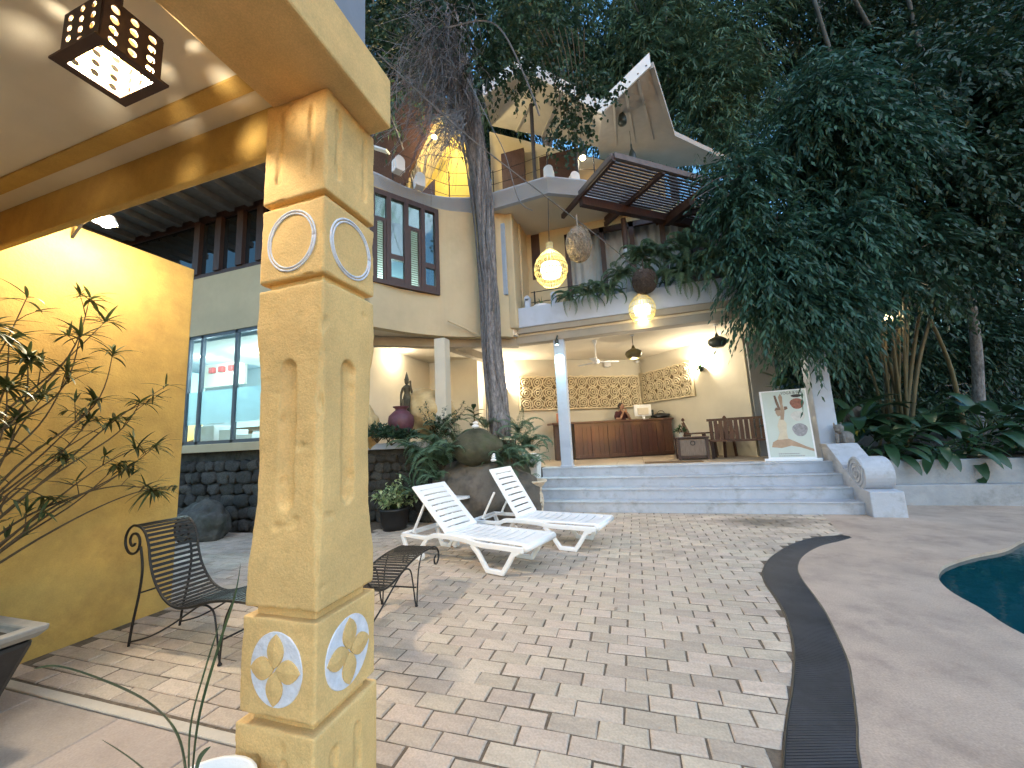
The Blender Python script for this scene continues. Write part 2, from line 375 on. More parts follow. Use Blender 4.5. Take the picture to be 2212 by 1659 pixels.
# drain: channel strip + closely spaced ribs
b = MB(); n = len(OUTC)
b.add([(x,y,-0.03) for x,y in OUTC]+[(x,y,-0.03) for x,y in INNC], [(i,i+1,i+1+n,i+n) for i in range(n-1)])
dr = tag(b.build('drain_channel', m_drain), kind='structure')
b = MB()
L_ = 0.0; step = 0.021; pos = 0.0
for i in range(n-1):
    a0, a1 = Vector((*OUTC[i],0)), Vector((*OUTC[i+1],0)); c0, c1 = Vector((*INNC[i],0)), Vector((*INNC[i+1],0))
    seg = ((a1-a0).length+(c1-c0).length)/2
    while pos < seg:
        t = pos/seg; p = a0.lerp(a1,t); q = c0.lerp(c1,t); d = (q-p)
        b.bar(p+d*0.02+Vector((0,0,-0.004)), q-d*0.02+Vector((0,0,-0.004)), 0.0125, 0.010); pos += step
    pos -= seg
o = b.build('grate_ribs', m_drain, dr); o['kind'] = 'stuff'
for nm, C_ in (('edge_rail', OUTC), ('edge_rail', INNC)):
    MB().tube([(x,y,-0.004) for x,y in C_], 0.008, 5).build(nm, m_black, dr)

# paved patio: bed + pavers, running bond 0.267 x 0.137
PW, PD, PX, PY = 0.2575, 0.1285, 0.267, 0.1372
def xright(y):
    for i in range(len(OUTC)-1):
        if OUTC[i][1] <= y <= OUTC[i+1][1]:
            t = (y-OUTC[i][1])/(OUTC[i+1][1]-OUTC[i][1]+1e-9); return OUTC[i][0]+(OUTC[i+1][0]-OUTC[i][0])*t - 0.012
    if y < OUTC[0][1]: return OUTC[0][0]-0.2
    return 2.645+(y-6.66)*0.2
ys = [1.0+0.1*i for i in range(72)]
poly = [(-13,1.79),(-13,6.0),(-7,8.6)] + [(-2.0,8.6),(2.9,8.12)] + [(xright(y)+0.012,y) for y in reversed(ys)] + [(-1.0,1.0),(-1.0,1.79)]
bed = MB(); bed.add([(x,y,-0.008) for x,y in poly], [tuple(t) for t in tessellate_polygon([[Vector((x,y,0)) for x,y in poly]])])
patio = tag(bed.build('patio', m_bed), kind='structure')
def paver_mesh(w, d, seed, trap=None):
    r2 = random.Random(seed); bv = 0.007
    j = lambda a: r2.uniform(-a, a)
    c = [(-w/2+j(.004),-d/2+j(.003)),(w/2+j(.004),-d/2+j(.003)),(w/2+j(.004),d/2+j(.003)),(-w/2+j(.004),d/2+j(.003))]
    if trap: c[1] = (trap[0], -d/2); c[2] = (trap[1], d/2)
    mx = sum(q[0] for q in c)/4
    ins = [((x-mx)*(1-2*bv/w)+mx+j(.0015), y*(1-2*bv/d)+j(.0015)) for x,y in c]
    return [(x,y,-0.03) for x,y in c]+[(x,y,-0.006+j(.001)) for x,y in c]+[(x,y,j(.0012)) for x,y in ins], \
           [(0,1,5,4),(1,2,6,5),(2,3,7,6),(3,0,4,7),(4,5,9,8),(5,6,10,9),(6,7,11,10),(7,4,8,11),(8,9,10,11)]
pav_me = []
for s in range(8):
    b = MB(); b.add(*paver_mesh(PW, PD, s)); pav_me.append(b.mesh('paver', m_pav))
spots = []
for iy in range(-6, 50):
    y = 1.95 + (iy+0.5)*PY
    for ix in range(-46, 22):
        x = -1.62 + ix*PX + (0.5*PX if iy % 2 else 0.0) + 0.09
        lim0, lim1 = xright(y-PD/2), xright(y+PD/2)
        if y > 8.12 or x-PW/2 > min(lim0, lim1)-0.03: continue
        if x < -1.0 and y < 1.84: continue
        if x < -4.73 and (y < 3.0 or y > 5.75): continue
        if x < -4.2 and y > 6.5: continue
        if x > -1.5 and x < -1.05 and 1.1 < y < 1.5: continue
        if y < 1.0: continue
        spots.append((x, y, lim0, lim1))
def visible_size(x, y):
    d = Vector((x, y, 0))-CAM; kk = d.dot(_f)
    if kk < 0.3: return 0
    u_, v_ = d.dot(_r)/kk*FW, d.dot(_u)/kk*FW
    if abs(u_) > 0.52 or abs(v_) > 0.39: return 0
    sx = (u_+0.5)*2212
    if 525 < sx < 800: return 0.0005/d.length**2          # behind the pillar
    return 1/d.length**2
clipped = lambda s: s[0]+PW/2 > min(s[2], s[3])
full = sorted([s for s in spots if not clipped(s) and visible_size(s[0], s[1]) > 0], key=lambda s: -visible_size(s[0], s[1]))
single = set((s[0], s[1]) for s in full[:300])
rest = MB(); rr = random.Random(4)
for i, s in enumerate(spots):
    x, y = s[0]+rr.uniform(-.004,.004), s[1]+rr.uniform(-.003,.003); z = rr.uniform(-0.005,0.002); a = rr.uniform(-.012,.012)
    if (s[0], s[1]) in single:
        o = link_mesh('paver', pav_me[i % 8], patio, (x, y, z), (rr.uniform(-.008,.008), rr.uniform(-.006,.006), a + (math.pi if rr.random() < .5 else 0)))
    else:
        trap = None
        if clipped(s):
            trap = (min(PW/2, s[2]-x), min(PW/2, s[3]-x))
            if min(trap) < -PW/2+0.02: continue
        v, f = paver_mesh(PW, PD, i, trap)
        rest.add([(px*math.cos(a)-py*math.sin(a)+x, px*math.sin(a)+py*math.cos(a)+y, pz+z) for px, py, pz in v], f)
o = rest.build('paver_field', m_pavi, patio); o['kind'] = 'stuff'

# porch floor: pale strip then larger flagstones
kb = MB().box(-4.73,-1.0,1.725,1.79,-0.05,0.004)
tag(kb.build('kerb_strip', m_kerb, bevel=0.008), kind='structure')
pf = tag(MB().box(-4.73,-0.9,-3.0,1.723,-0.055,-0.014).build('porch_floor', m_bed), kind='structure')
y = 1.722; rr = random.Random(8)
while y > -0.6:
    d = rr.uniform(0.42,0.52); x = -4.73 - rr.uniform(0,.4)
    while x < -0.9:
        w = rr.uniform(0.55,0.85); x1 = min(x+w, -0.9)
        if x1-max(x,-4.73) > .05: MB().box(max(x,-4.73)+.004,x1-.004,y-d+.004,y-.004,-0.04,rr.uniform(-.002,.002)).build('flagstone', m_slabf, pf, bevel=0.006, seg=1)
        x += w
    y -= d

# ================================================================== PORCH (yellow house on the left)
porch = thing('porch_building', 'yellow plastered porch with white ceiling and deep edge beam, on the left', 'building', (-3,0,0))
MB().box(-4.95,-4.73,-3.0,2.98,-0.05,3.68).build('wall', m_yel, porch, bevel=0.012)
MB().box(-4.73,-1.40,-3.0,1.449,3.45,3.55).build('ceiling', m_ceil, porch)
MB().box(-4.73,-1.405,1.245,1.333,3.435,3.4495).build('ceiling_band', m_yel, porch)
MB().box(-4.73,-1.41,1.45,1.50,3.165,3.56).build('cross_beam', m_yel, porch, bevel=0.01)
MB().box(-1.40,-0.985,-3.0,1.43,3.045,3.31).build('edge_beam', m_yelp, porch, bevel=0.012)
m_slate = mat('grey_blue_upper_wall', (0.22,0.25,0.31), 0.8, var=0.08, vscale=3, bump=0.15, bscale=30)
MB().box(-4.9,-1.06,-3.0,1.33,3.56,6.6).build('upper_wall', m_slate, porch)
MB().box(-1.398,-1.06,-3.0,1.33,3.312,3.56).build('upper_wall', m_slate, porch)
MB().box(-6.4,-4.73,-3.2,-3.0,0,3.6).build('wall', m_yel, porch)

# ------------------------------------------------------------------ carved pillar
PXC, PYC = -1.268, 1.303
pil = thing('carved_pillar', 'thick yellow carved pillar with white rings and petal medallions under the porch beam', 'pillar', (PXC,PYC,0))
HW, HD = 0.165, 0.155
def ring8(hw, hd, c, z):
    return [(PXC+x, PYC+y, z) for x, y in ((-hw+c,-hd),(hw-c,-hd),(hw,-hd+c),(hw,hd-c),(hw-c,hd),(-hw+c,hd),(-hw,hd-c),(-hw,-hd+c))]
def loft(rings):
    b = MB(); vs = [q for r_ in rings for q in r_]; fs = []
    for i in range(len(rings)-1):
        for j in range(8): fs.append((i*8+j, i*8+(j+1)%8, (i+1)*8+(j+1)%8, (i+1)*8+j))
    fs.append(tuple(range(8))[::-1]); fs.append(tuple((len(rings)-1)*8+j for j in range(8)))
    return b.add(vs, fs)
def capsule(b, p0, p1, r_, n=10):
    p0, p1 = Vector(p0), Vector(p1); d = (p1-p0).normalized(); pts = []; rad = []
    for i in range(5):
        a = math.pi/2*i/5; pts.append(p0 - d*r_*math.cos(a)); rad.append(max(0.001, r_*math.sin(a)))
    pts.append(p0); rad.append(r_); pts.append(p1); rad.append(r_)
    for i in range(1,6):
        a = math.pi/2*i/5; pts.append(p1 + d*r_*math.sin(a)); rad.append(max(0.001, r_*math.cos(a)))
    b.tube(pts, rad, n)
def flutes(cx, cy, hw, hd, offs, z0, z1, r_, sink):
    c = MB()
    for o_ in offs:
        for s in (-1, 1):
            capsule(c, (cx+o_, cy+s*(hd+sink), z0), (cx+o_, cy+s*(hd+sink), z1), r_)
            capsule(c, (cx+s*(hw+sink), cy+o_, z0), (cx+s*(hw+sink), cy+o_, z1), r_)
    c.v = [(q[0]-PXC, q[1]-PYC, q[2]) for q in c.v]
    return c
def wear(o, seed, amt=0.004, cuts=3):
    import bmesh
    b = bmesh.new(); b.from_mesh(o.data)
    for v in b.verts:
        q = v.co*9+Vector((seed,0,0)); v.co += Vector((mnoise.noise(q), mnoise.noise(q+Vector((5,5,5))), 0))*amt
    b.to_mesh(b_me := o.data); b.free()
def plasterize(o, seed, voxel=.0065):
    """hand-trowelled plaster: rounded, uneven faces with knocked-off arrises"""
    md = o.modifiers.new('remesh','REMESH'); md.mode = 'VOXEL'; md.voxel_size = voxel
    bpy.context.view_layer.update(); dg = bpy.context.evaluated_depsgraph_get(); ne = bpy.data.meshes.new_from_object(o.evaluated_get(dg))
    o.modifiers.clear(); mt_ = o.data.materials[0]; o.data = ne; ne.materials.clear(); ne.materials.append(mt_)
    n_ = len(ne.vertices); nr_ = [v.normal.copy() for v in ne.vertices]; s3 = Vector((seed*2.1,seed,0))
    for v, nn in zip(ne.vertices, nr_):
        p = v.co; edge = min(1.0, max(0.0, (1.0-max(abs(nn.x),abs(nn.y),abs(nn.z)))*4.0))
        c = mnoise.noise(p*13+s3); d = .0022*mnoise.noise(p*7+s3) + .0010*mnoise.noise(p*38+s3) - edge*max(0.0,c-.12)*.022 - max(0.0, mnoise.noise(p*17-s3)-.52)*.02
        v.co = p + nn*d
    ne.polygons.foreach_set('use_smooth',[True]*len(ne.polygons)); ne.update()
def bev(o, w=0.008):
    md = o.modifiers.new('bevel','BEVEL'); md.width = w; md.segments = 2; md.limit_method = 'ANGLE'; md.angle_limit = R(40)
def ringsec(z0, z1, hw, hd, c=0.004, steps=4):
    return [ring8(hw, hd, c, z0+(z1-z0)*i/steps) for i in range(steps+1)]
base = loft(ringsec(0, .600, HW+.010, HD+.010)).build('base_block', m_yelp, pil)
boolean_cut(base, flutes(PXC,PYC,HW+.01,HD+.01,(-.07,.05),.0,.50,.022,.010)); plasterize(base,1)
loft(ringsec(.600,.632, HW-.028, HD-.028)).build('groove', m_yelp, pil)
mb_ = loft(ringsec(.632,.95, HW+.004, HD+.004)).build('medallion_block', m_yelp, pil); plasterize(mb_,2)
loft(ringsec(.95,.982, HW-.028, HD-.028)).build('groove', m_yelp, pil)
prof = [(.982,0,.004),(1.10,0,.004),(1.17,-.003,.006),(1.24,-.005,.014),(1.30,-.007,.019),(1.5,-.008,.019),(1.75,-.007,.019),(1.88,-.005,.014),(1.97,0,.006),(2.04,.002,.004),(2.12,0,.004),(2.198,0,.004)]
sh = loft([ring8(HW+d, HD+d, c, z) for z, d, c in prof]).build('shaft', m_yelp, pil)
boolean_cut(sh, flutes(PXC,PYC,HW-.016,HD-.016,(.0,),1.36,1.86,.042,.022)); plasterize(sh,3)
loft(ringsec(2.198,2.23, HW-.028, HD-.028)).build('groove', m_yelp, pil)
rb = loft(ringsec(2.23,2.555, HW, HD)).build('ring_block', m_yelp, pil); plasterize(rb,4)
loft(ringsec(2.555,2.585, HW-.028, HD-.028)).build('groove', m_yelp, pil)
tb = loft(ringsec(2.585,3.05, HW, HD)).build('capital_block', m_yelp, pil)
boolean_cut(tb, flutes(PXC,PYC,HW,HD,(-.085,.085),2.68,2.98,.020,.010)); plasterize(tb,5)
m_ring = mat('white_painted_ring', (0.66,0.68,0.76), 0.7, var=0.12, vscale=30, bump=0.3, bscale=60)
for nx, ny in ((0,-1),(1,0),(0,1),(-1,0)):
    t = Vector((-ny, nx, 0)); nrm = Vector((nx,ny,0)); c0 = Vector((PXC,PYC,0)) + Vector((nx*HW, ny*HD, 0))
    for rad_, th in ((0.122,.0045),(0.110,.0045)):
        pts = [c0 + nrm*0.001 + Vector((0,0,2.392)) + t*rad_*math.cos(a) + Vector((0,0,1))*rad_*1.06*math.sin(a) for a in [2*math.pi*i/40 for i in range(41)]]
        MB().tube(pts, th, 6).build('painted_ring', m_ring, pil, smooth=True)
    cm = c0 + nrm*0.004 + Vector((0,0,.79)); b = MB(); N = 40
    ring = [t*0.118*math.cos(2*math.pi*i/N)+Vector((0,0,1))*.118*1.05*math.sin(2*math.pi*i/N) for i in range(N)]
    vs = [cm+q-nrm*.002 for q in ring]+[cm+q*0.97+nrm*.0035 for q in ring]+[cm+nrm*.0035]
    b.add(vs, [(i,(i+1)%N,(i+1)%N+N,i+N) for i in range(N)]+[(i+N,(i+1)%N+N,2*N) for i in range(N)])
    md_ = b.build('medallion', m_ring, pil)
    for q in range(4):
        a = q*math.pi/2; du = t*math.cos(a)+Vector((0,0,1.05))*math.sin(a); dv = -t*math.sin(a)+Vector((0,0,1.05))*math.cos(a)
        cc = cm+nrm*.003; rim = []; M_ = 9
        for i in range(M_): s_ = i/(M_-1); rim.append(cc+du*(.004+.106*s_)+dv*.036*math.sin(math.pi*s_)**.8)
        for i in range(M_-2,0,-1): s_ = i/(M_-1); rim.append(cc+du*(.004+.106*s_)-dv*.036*math.sin(math.pi*s_)**.8)
        K = len(rim); ridge0 = cc+du*.03+nrm*.009; ridge1 = cc+du*.085+nrm*.009
        vs = rim+[q2+nrm*.006 for q2 in rim]+[cc+du*.057+nrm*.013]
        MB().add(vs, [(i,(i+1)%K,(i+1)%K+K,i+K) for i in range(K)]+[(i+K,(i+1)%K+K,2*K) for i in range(K)]).build('petal', m_yelp, md_)

# ------------------------------------------------------------------ perforated ceiling lantern
lx0,lx1,ly0,ly1,lz0,lz1 = -1.885,-1.665,0.695,0.875,3.005,3.19
lan = thing('ceiling_lantern', 'dark square ceiling lantern pierced with round holes, lit from inside', 'lamp', ((lx0+lx1)/2,(ly0+ly1)/2,3.0))
m_lan = mat('dark_red_metal', (0.055,0.028,0.026), 0.5, var=0.2, vscale=8)
m_lani = mat('lantern_inner_paint', (0.72,0.56,0.22), 0.6, var=0.1, vscale=20)
T = 0.004
def pierced(nm, o0, du, W_, H_, nrm, cols, rows, mt_=None):
    b = MB(); o0 = Vector(o0); du = Vector(du); nrm = Vector(nrm)
    ps = [o0, o0+du*W_, o0+du*W_+Vector((0,0,H_)), o0+Vector((0,0,H_))]
    b.slab(ps, T if mt_ is None else .0015, nrm); ob = b.build(nm, mt_ or m_lan, lan)
    c = MB()
    for i in range(cols):
        for j in range(rows):
            cx_ = W_*(i+.6)/(cols+.2); cz_ = H_*(j+.55+(.25 if i % 2 else 0))/(rows+.3)
            p = o0+du*cx_+Vector((0,0,cz_)); rr_ = 0.0135
            d, s, t = frame_from(nrm)
            c.tube([p-nrm*.02-lan.location, p+nrm*.03-lan.location], rr_, 16)
    boolean_cut(ob, c)
    return ob
pierced('side_panel',(lx1,ly0,lz0),(0,1,0),ly1-ly0,lz1-lz0,(1,0,0),3,4)
pierced('side_panel',(lx0,ly0,lz0),(1,0,0),lx1-lx0,lz1-lz0,(0,-1,0),3,4)
pierced('side_panel',(lx0,ly0,lz0),(0,1,0),ly1-ly0,lz1-lz0,(-1,0,0),3,4)
pierced('side_panel',(lx0,ly1,lz0),(1,0,0),lx1-lx0,lz1-lz0,(0,1,0),3,4)
b = MB(); fl = .022
b.box(lx0-fl,lx1+fl,ly0-fl,ly0+.012,lz0-.010,lz0-.001); b.box(lx0-fl,lx1+fl,ly1-.012,ly1+fl,lz0-.010,lz0-.001)
b.box(lx0-fl,lx0+.012,ly0+.012,ly1-.012,lz0-.010,lz0-.001); b.box(lx1-.012,lx1+fl,ly0+.012,ly1-.012,lz0-.010,lz0-.001); b.build('rim', m_lan, lan)
q = .003
pierced('inner_liner',(lx1-q,ly0,lz0),(0,1,0),ly1-ly0,lz1-lz0,(1,0,0),3,4,m_lani)
pierced('inner_liner',(lx0,ly0+q,lz0),(1,0,0),lx1-lx0,lz1-lz0,(0,-1,0),3,4,m_lani)
pierced('inner_liner',(lx0+q,ly0,lz0),(0,1,0),ly1-ly0,lz1-lz0,(-1,0,0),3,4,m_lani)
pierced('inner_liner',(lx0,ly1-q,lz0),(1,0,0),lx1-lx0,lz1-lz0,(0,1,0),3,4,m_lani)
MB().box(lx0,lx1,ly0,ly1,lz1+.004,lz1+.010).build('top_plate', m_lan, lan)
MB().tube([(lan.location.x,lan.location.y,lz1+.01),(lan.location.x,lan.location.y,3.45)],.012,8).build('stem', m_lan, lan)
m_bulb = mat('warm_bulb', (1,.8,.5), 0.4, emit=(1.0,.74,.40), estr=9)
bl = MB().lathe([(.004,.0),(.020,.012),(.026,.035),(.018,.06),(.010,.075),(.010,.10)],(lan.location.x+.02,lan.location.y,lz0+.055),12).build('bulb', m_bulb, lan, smooth=True)
LAMPS = 0.30
def point(name, loc, power, col, rad=0.03, parent=None):
    l = bpy.data.lights.new(name,'POINT'); l.energy = power*LAMPS; l.color = col; l.shadow_soft_size = rad
    o = bpy.data.objects.new(name, l); COL.objects.link(o)
    if parent is not None: o.parent = parent; o.location = Vector(loc)-root_loc(parent)
    else: o.location = loc
    return o
WARM = (1.0,.87,.66)
point('lantern_light',(lan.location.x+.02,lan.location.y,lz0+.045),19,WARM,.012,lan)

# ------------------------------------------------------------------ bare bulb lamp on the wall top
wl_ = P(230,478,X=-4.25)
lampw = thing('wall_lamp', 'glaring bare bulb on the top of the yellow porch wall', 'lamp', (-4.73,wl_.y,3.5))
m_glare = mat('bright_bulb', (1,.9,.7), 0.4, emit=(1.0,.86,.62), estr=120)
MB().tube([(-4.73,wl_.y,3.55),(-4.6,wl_.y,3.66),(-4.4,wl_.y,wl_.z+.10),(wl_.x-.02,wl_.y,wl_.z+.09)],.012,8).build('bracket', m_iron, lampw)
MB().lathe([(.012,.0),(.03,-.005),(.03,-.04)],(wl_.x,wl_.y,wl_.z+.09),12).build('socket', m_iron, lampw)
MB().lathe([(.005,-.055),(.03,-.045),(.045,-.015),(.042,.015),(.025,.04)],wl_,14).build('bulb', m_glare, lampw, smooth=True)
bs = bpy.data.lights.new('bulb_light','SPOT'); bs.energy = 230*LAMPS; bs.color = (1.0,.84,.62); bs.spot_size = R(160); bs.spot_blend = 1.0; bs.shadow_soft_size = .22
bso = bpy.data.objects.new('bulb_light', bs); COL.objects.link(bso); bso.parent = lampw; bso.location = Vector((wl_.x+.06,wl_.y,wl_.z-.06))-lampw.location
bso.rotation_euler = Vector((.95,.25,-.50)).to_track_quat('-Z','Y').to_euler()
MB().lathe([(.03,.05),(.07,.02),(.085,-.03),(.08,-.028),(.06,.02)],(wl_.x-.03,wl_.y,wl_.z+.03),14).build('reflector', m_white, lampw)
point('bulb_glow',(wl_.x+.06,wl_.y,wl_.z-.07),26,(1.0,.84,.62),.05,lampw)
# ================================================================== LEAF HELPERS
m_leaf = mat('green_leaf', (0.045,0.085,0.035), 0.5, island=0.35, trans=0.25, spec=0.4)
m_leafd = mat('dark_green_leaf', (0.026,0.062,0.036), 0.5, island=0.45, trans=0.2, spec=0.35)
m_leafb = mat('bamboo_leaf', (0.038,0.098,0.068), 0.5, island=0.5, trans=0.25, spec=0.35)
m_fern = mat('fern_leaf', (0.125,0.215,0.135), 0.55, island=0.25, trans=0.3, objrand=0.0)
m_ole = mat('slender_leaf', (0.060,0.085,0.030), 0.42, island=0.35, trans=0.15)
m_vari = mat('variegated_leaf', (0.17,0.30,0.09), 0.5, col2=(0.62,0.66,0.40), vscale=14, island=0.25, trans=0.25)
m_big = mat('glossy_big_leaf', (0.030,0.075,0.030), 0.35, island=0.3, trans=0.15)
m_twig = mat('grey_twig', (0.14,0.14,0.15), 0.9, var=0.3, vscale=10, island=0.25)
m_stem = mat('brown_stem', (0.085,0.058,0.030), 0.85, var=0.3, vscale=20)
m_bark = mat('grey_bark', (0.10,0.095,0.10), 0.95, col2=(0.32,0.31,0.32), vscale=9, stretch=(3,3,.8), bump=1.0, bscale=14, dirt=(0.05,0.043,0.04), dscale=4, damt=0.8)

def leaves_mesh(name, mat_, pos, dirs, nrm, ln, wd, fold=0.12, droop=0.0):
    """numpy leaf cloud, each leaf two quads folded on its midrib"""
    N = len(pos); d = dirs/np.linalg.norm(dirs, axis=1, keepdims=True)
    s = np.cross(d, nrm); s /= (np.linalg.norm(s, axis=1, keepdims=True)+1e-9); t = np.cross(s, d)
    ln = ln[:,None]; wd = wd[:,None]
    a = pos; m = pos + d*ln*.45 - t*wd*fold; e = pos + d*ln - np.array([0,0,1.0])*ln*droop
    l = pos + d*ln*.42 + s*wd*.5; r_ = pos + d*ln*.42 - s*wd*.5
    V = np.stack([a, l, e, r_, m], 1).reshape(-1, 3)
    idx = (np.arange(N)*5)[:,None]
    Fq = np.concatenate([idx+np.array([0,4,2,1]), idx+np.array([0,3,2,4])], 1).reshape(-1)
    me = bpy.data.meshes.new(name)
    me.vertices.add(len(V)); me.vertices.foreach_set('co', V.astype(np.float32).ravel())
    me.loops.add(len(Fq)); me.loops.foreach_set('vertex_index', Fq.astype(np.int32))
    me.polygons.add(2*N); me.polygons.foreach_set('loop_start', np.arange(2*N, dtype=np.int32)*4)
    me.update(calc_edges=True); me.validate(); me.materials.append(mat_)
    return me

def blade(b, base, d, length, width, nrm=Vector((0,0,1)), bend=0.4, n=6, shape='lance'):
    """one long leaf bending with gravity, two rows of quads folded along the midrib"""
    base = Vector(base); d = Vector(d).normalized(); p = base.copy(); L0 = len(b.v); step = length/n
    for i in range(n+1):
        t = i/n
        if shape == 'lance': w = width*math.sin(math.pi*(0.10+0.90*t)**0.8)
        elif shape == 'strap': w = width*(1-t)**0.45*(0.75+0.25*math.sin(math.pi*t)) if t < 1 else 0
        else: w = width*math.sin(math.pi*min(1,(0.04+0.96*t)))**0.7
        s = d.cross(nrm); s = s.normalized() if s.length > 1e-4 else Vector((1,0,0)); tt = s.cross(d)
        b.v += [tuple(p - s*w/2 + tt*w*.12), tuple(p), tuple(p + s*w/2 + tt*w*.12)]
        d = (d + Vector((0,0,-1))*bend/n).normalized(); p = p + d*step
    for i in range(n):
        a = L0+i*3; b.f += [(a,a+1,a+4,a+3),(a+1,a+2,a+5,a+4)]

# ------------------------------------------------------------------ big pot with slender-leaved plant, far left
pp = thing('potted_shrub', 'spindly slender-leaved shrub in a dark square pot by the yellow wall', 'plant', (-3.93,1.0,0))
m_glaze = mat('dark_glazed_pot', (0.018,0.018,0.019), 0.35, var=0.3, vscale=6, bump=0.2, bscale=20, dirt=(0.07,0.065,0.06), dscale=3.5, damt=0.6)
m_rim = mat('grey_pot_rim', (0.24,0.23,0.21), 0.6, var=0.15, vscale=10)
def sq(cx,cy,hx,hy,z): return [(cx-hx,cy-hy,z),(cx+hx,cy-hy,z),(cx+hx,cy+hy,z),(cx-hx,cy+hy,z)]
def sqloft(rs):
    b = MB(); vs = [q for r_ in rs for q in r_]; fs = [(i*4+j, i*4+(j+1)%4, (i+1)*4+(j+1)%4, (i+1)*4+j) for i in range(len(rs)-1) for j in range(4)]
    fs.append((3,2,1,0)); k = (len(rs)-1)*4; fs.append((k,k+1,k+2,k+3)); return b.add(vs, fs)
sqloft([sq(-3.93,1.0,.24,.30,0),sq(-3.93,1.0,.38,.40,.22),sq(-3.93,1.0,.50,.47,.53)]).build('pot', m_glaze, pp, bevel=.03)
sqloft([sq(-3.93,1.0,.50,.47,.535),sq(-3.93,1.0,.53,.50,.57),sq(-3.93,1.0,.535,.505,.60),sq(-3.93,1.0,.46,.43,.602),sq(-3.93,1.0,.45,.42,.56)]).build('rim', m_rim, pp, bevel=.012)
MB().box(-4.37,-3.49,.59,1.41,.556,.566).build('soil', m_soil, pp)
r5 = random.Random(21)
tips = [(195,640,-4.25,1),(60,770,-4.0,2),(232,690,-4.3,1),(305,865,-4.4,1),(150,800,-4.2,1),(245,760,-4.35,1),(300,965,-4.45,1),(335,1060,-4.45,2),(385,1050,-4.5,0),(100,850,-4.1,1),(200,900,-4.3,1),(40,900,-4.0,1),(260,1000,-4.4,1),(340,960,-4.5,1),(365,830,-4.45,0),(20,730,-3.95,1),(150,980,-4.2,1),(110,1080,-4.2,1),(215,860,-4.3,1),(275,1010,-4.4,1),(60,640,-4.0,0),(-30,700,-3.8,2),(-40,880,-3.8,1),(175,720,-4.2,1),(15,830,-3.9,2),(250,905,-4.3,1)]
stems = MB(); lv = MB()
for px_, py_, X_, kind in tips:
    tip = P(px_, py_, X=X_)
    base = Vector((-3.95+r5.uniform(-.12,.12), 1.02+r5.uniform(-.12,.12), .56))
    mid = base.lerp(tip, .45) + Vector((r5.uniform(-.05,.05), r5.uniform(-.12,.05), r5.uniform(-.05,.18)))
    mid2 = base.lerp(tip, .78) + Vector((r5.uniform(-.05,.05), r5.uniform(-.08,.1), r5.uniform(-.10,.05)))
    if py_ > 1040: mid2.z += .22; mid.z += .15
    pts = catmull([base, mid, mid2, tip], 7)
    stems.tube(pts, [.011-.0085*i/(len(pts)-1) for i in range(len(pts))], 5)
    dirv = (pts[-1]-pts[-4]).normalized()
    for j in range(6, len(pts)-1, 3):            # side twigs
        if r5.random() < .6:
            dd = Vector((r5.uniform(-1,1), r5.uniform(-1,1), r5.uniform(-.2,1))).normalized()
            q = pts[j]+dd*r5.uniform(.08,.2); stems.tube([pts[j], pts[j].lerp(q,.5)+Vector((0,0,.01)), q],[.004,.003,.002],4)
            for _ in range(r5.randint(3,7)):
                d2 = (dd+Vector((r5.uniform(-.8,.8),r5.uniform(-.8,.8),r5.uniform(-.5,.6)))).normalized(); blade(lv, q, d2, r5.uniform(.08,.16), .018, bend=.5, n=4)
    nl = {0:6, 1:20, 2:44}[kind]
    for _ in range(nl):
        a = r5.uniform(0,2*math.pi); el = r5.uniform(-.4,.9)
        dd = Vector((math.cos(a)*math.cos(el), math.sin(a)*math.cos(el), math.sin(el))) + dirv*.35
        blade(lv, tip - dirv*r5.uniform(0,.06), dd, r5.uniform(.12,.24)*(1.15 if kind == 2 else 1), r5.uniform(.016,.027), bend=r5.uniform(.5,1.4), n=5)
stems.build('stems', m_stem, pp); lv.build('leaves', m_ole, pp)

# ------------------------------------------------------------------ strap-leaved plant in the white pot at the pillar's foot
fp = thing('strap_leaf_plant', 'long strap leaves rising from a white pot at the pillar foot', 'plant', (-1.40,.92,0))
MB().lathe([(.09,0),(.12,.10),(.145,.30),(.155,.46),(.165,.50),(.165,.525),(.150,.525),(.145,.49)],(-1.36,.95,0),28).build('pot', m_white, fp, smooth=True)
MB().lathe([(.005,.0),(.144,.0),(.144,.01)],(-1.36,.95,.475),20).build('soil', m_soil, fp)
m_strap = mat('dark_strap_leaf', (0.030,0.062,0.030), 0.4, col2=(0.07,0.12,0.05), vscale=5, stretch=(1,1,4), trans=0.1)
def strap(ctrl, w):
    pts = catmull(ctrl, 8); b = MB(); n_ = len(pts)
    for i, p in enumerate(pts):
        t = i/(n_-1); d = (pts[min(i+1,n_-1)]-pts[max(i-1,0)]).normalized(); view = (p-CAM).normalized()
        s = d.cross(Vector((0.3,0.8,0.5))).normalized(); ww = w*min(1,.55+t*2)*(1-t**2.2)**.8
        up_ = s.cross(d)
        b.v += [tuple(p-s*ww/2+up_*ww*.18), tuple(p), tuple(p+s*ww/2+up_*ww*.18)]
    for i in range(n_-1): a = i*3; b.f += [(a,a+1,a+4,a+3),(a+1,a+2,a+5,a+4)]
    b.build('leaf', m_strap, fp, smooth=True)
bs = Vector((-1.37,.95,.48))
def fpP(x, y, Y): return P(x, y, Y=Y)
strap([bs, fpP(385,1600,1.0), fpP(320,1520,1.02), fpP(205,1465,1.05), fpP(120,1440,1.06), fpP(70,1446,1.06)], .030)
strap([bs, fpP(425,1560,.98), fpP(470,1395,1.02), fpP(505,1290,1.05), fpP(520,1215,1.06)], .024)
strap([bs, fpP(408,1580,.96), fpP(440,1450,1.0), fpP(475,1345,1.02)], .022)
strap([bs, fpP(300,1655,.95), fpP(218,1597,.95)], .026)
strap([bs, fpP(425,1650,.93), fpP(455,1612,.93)], .020)
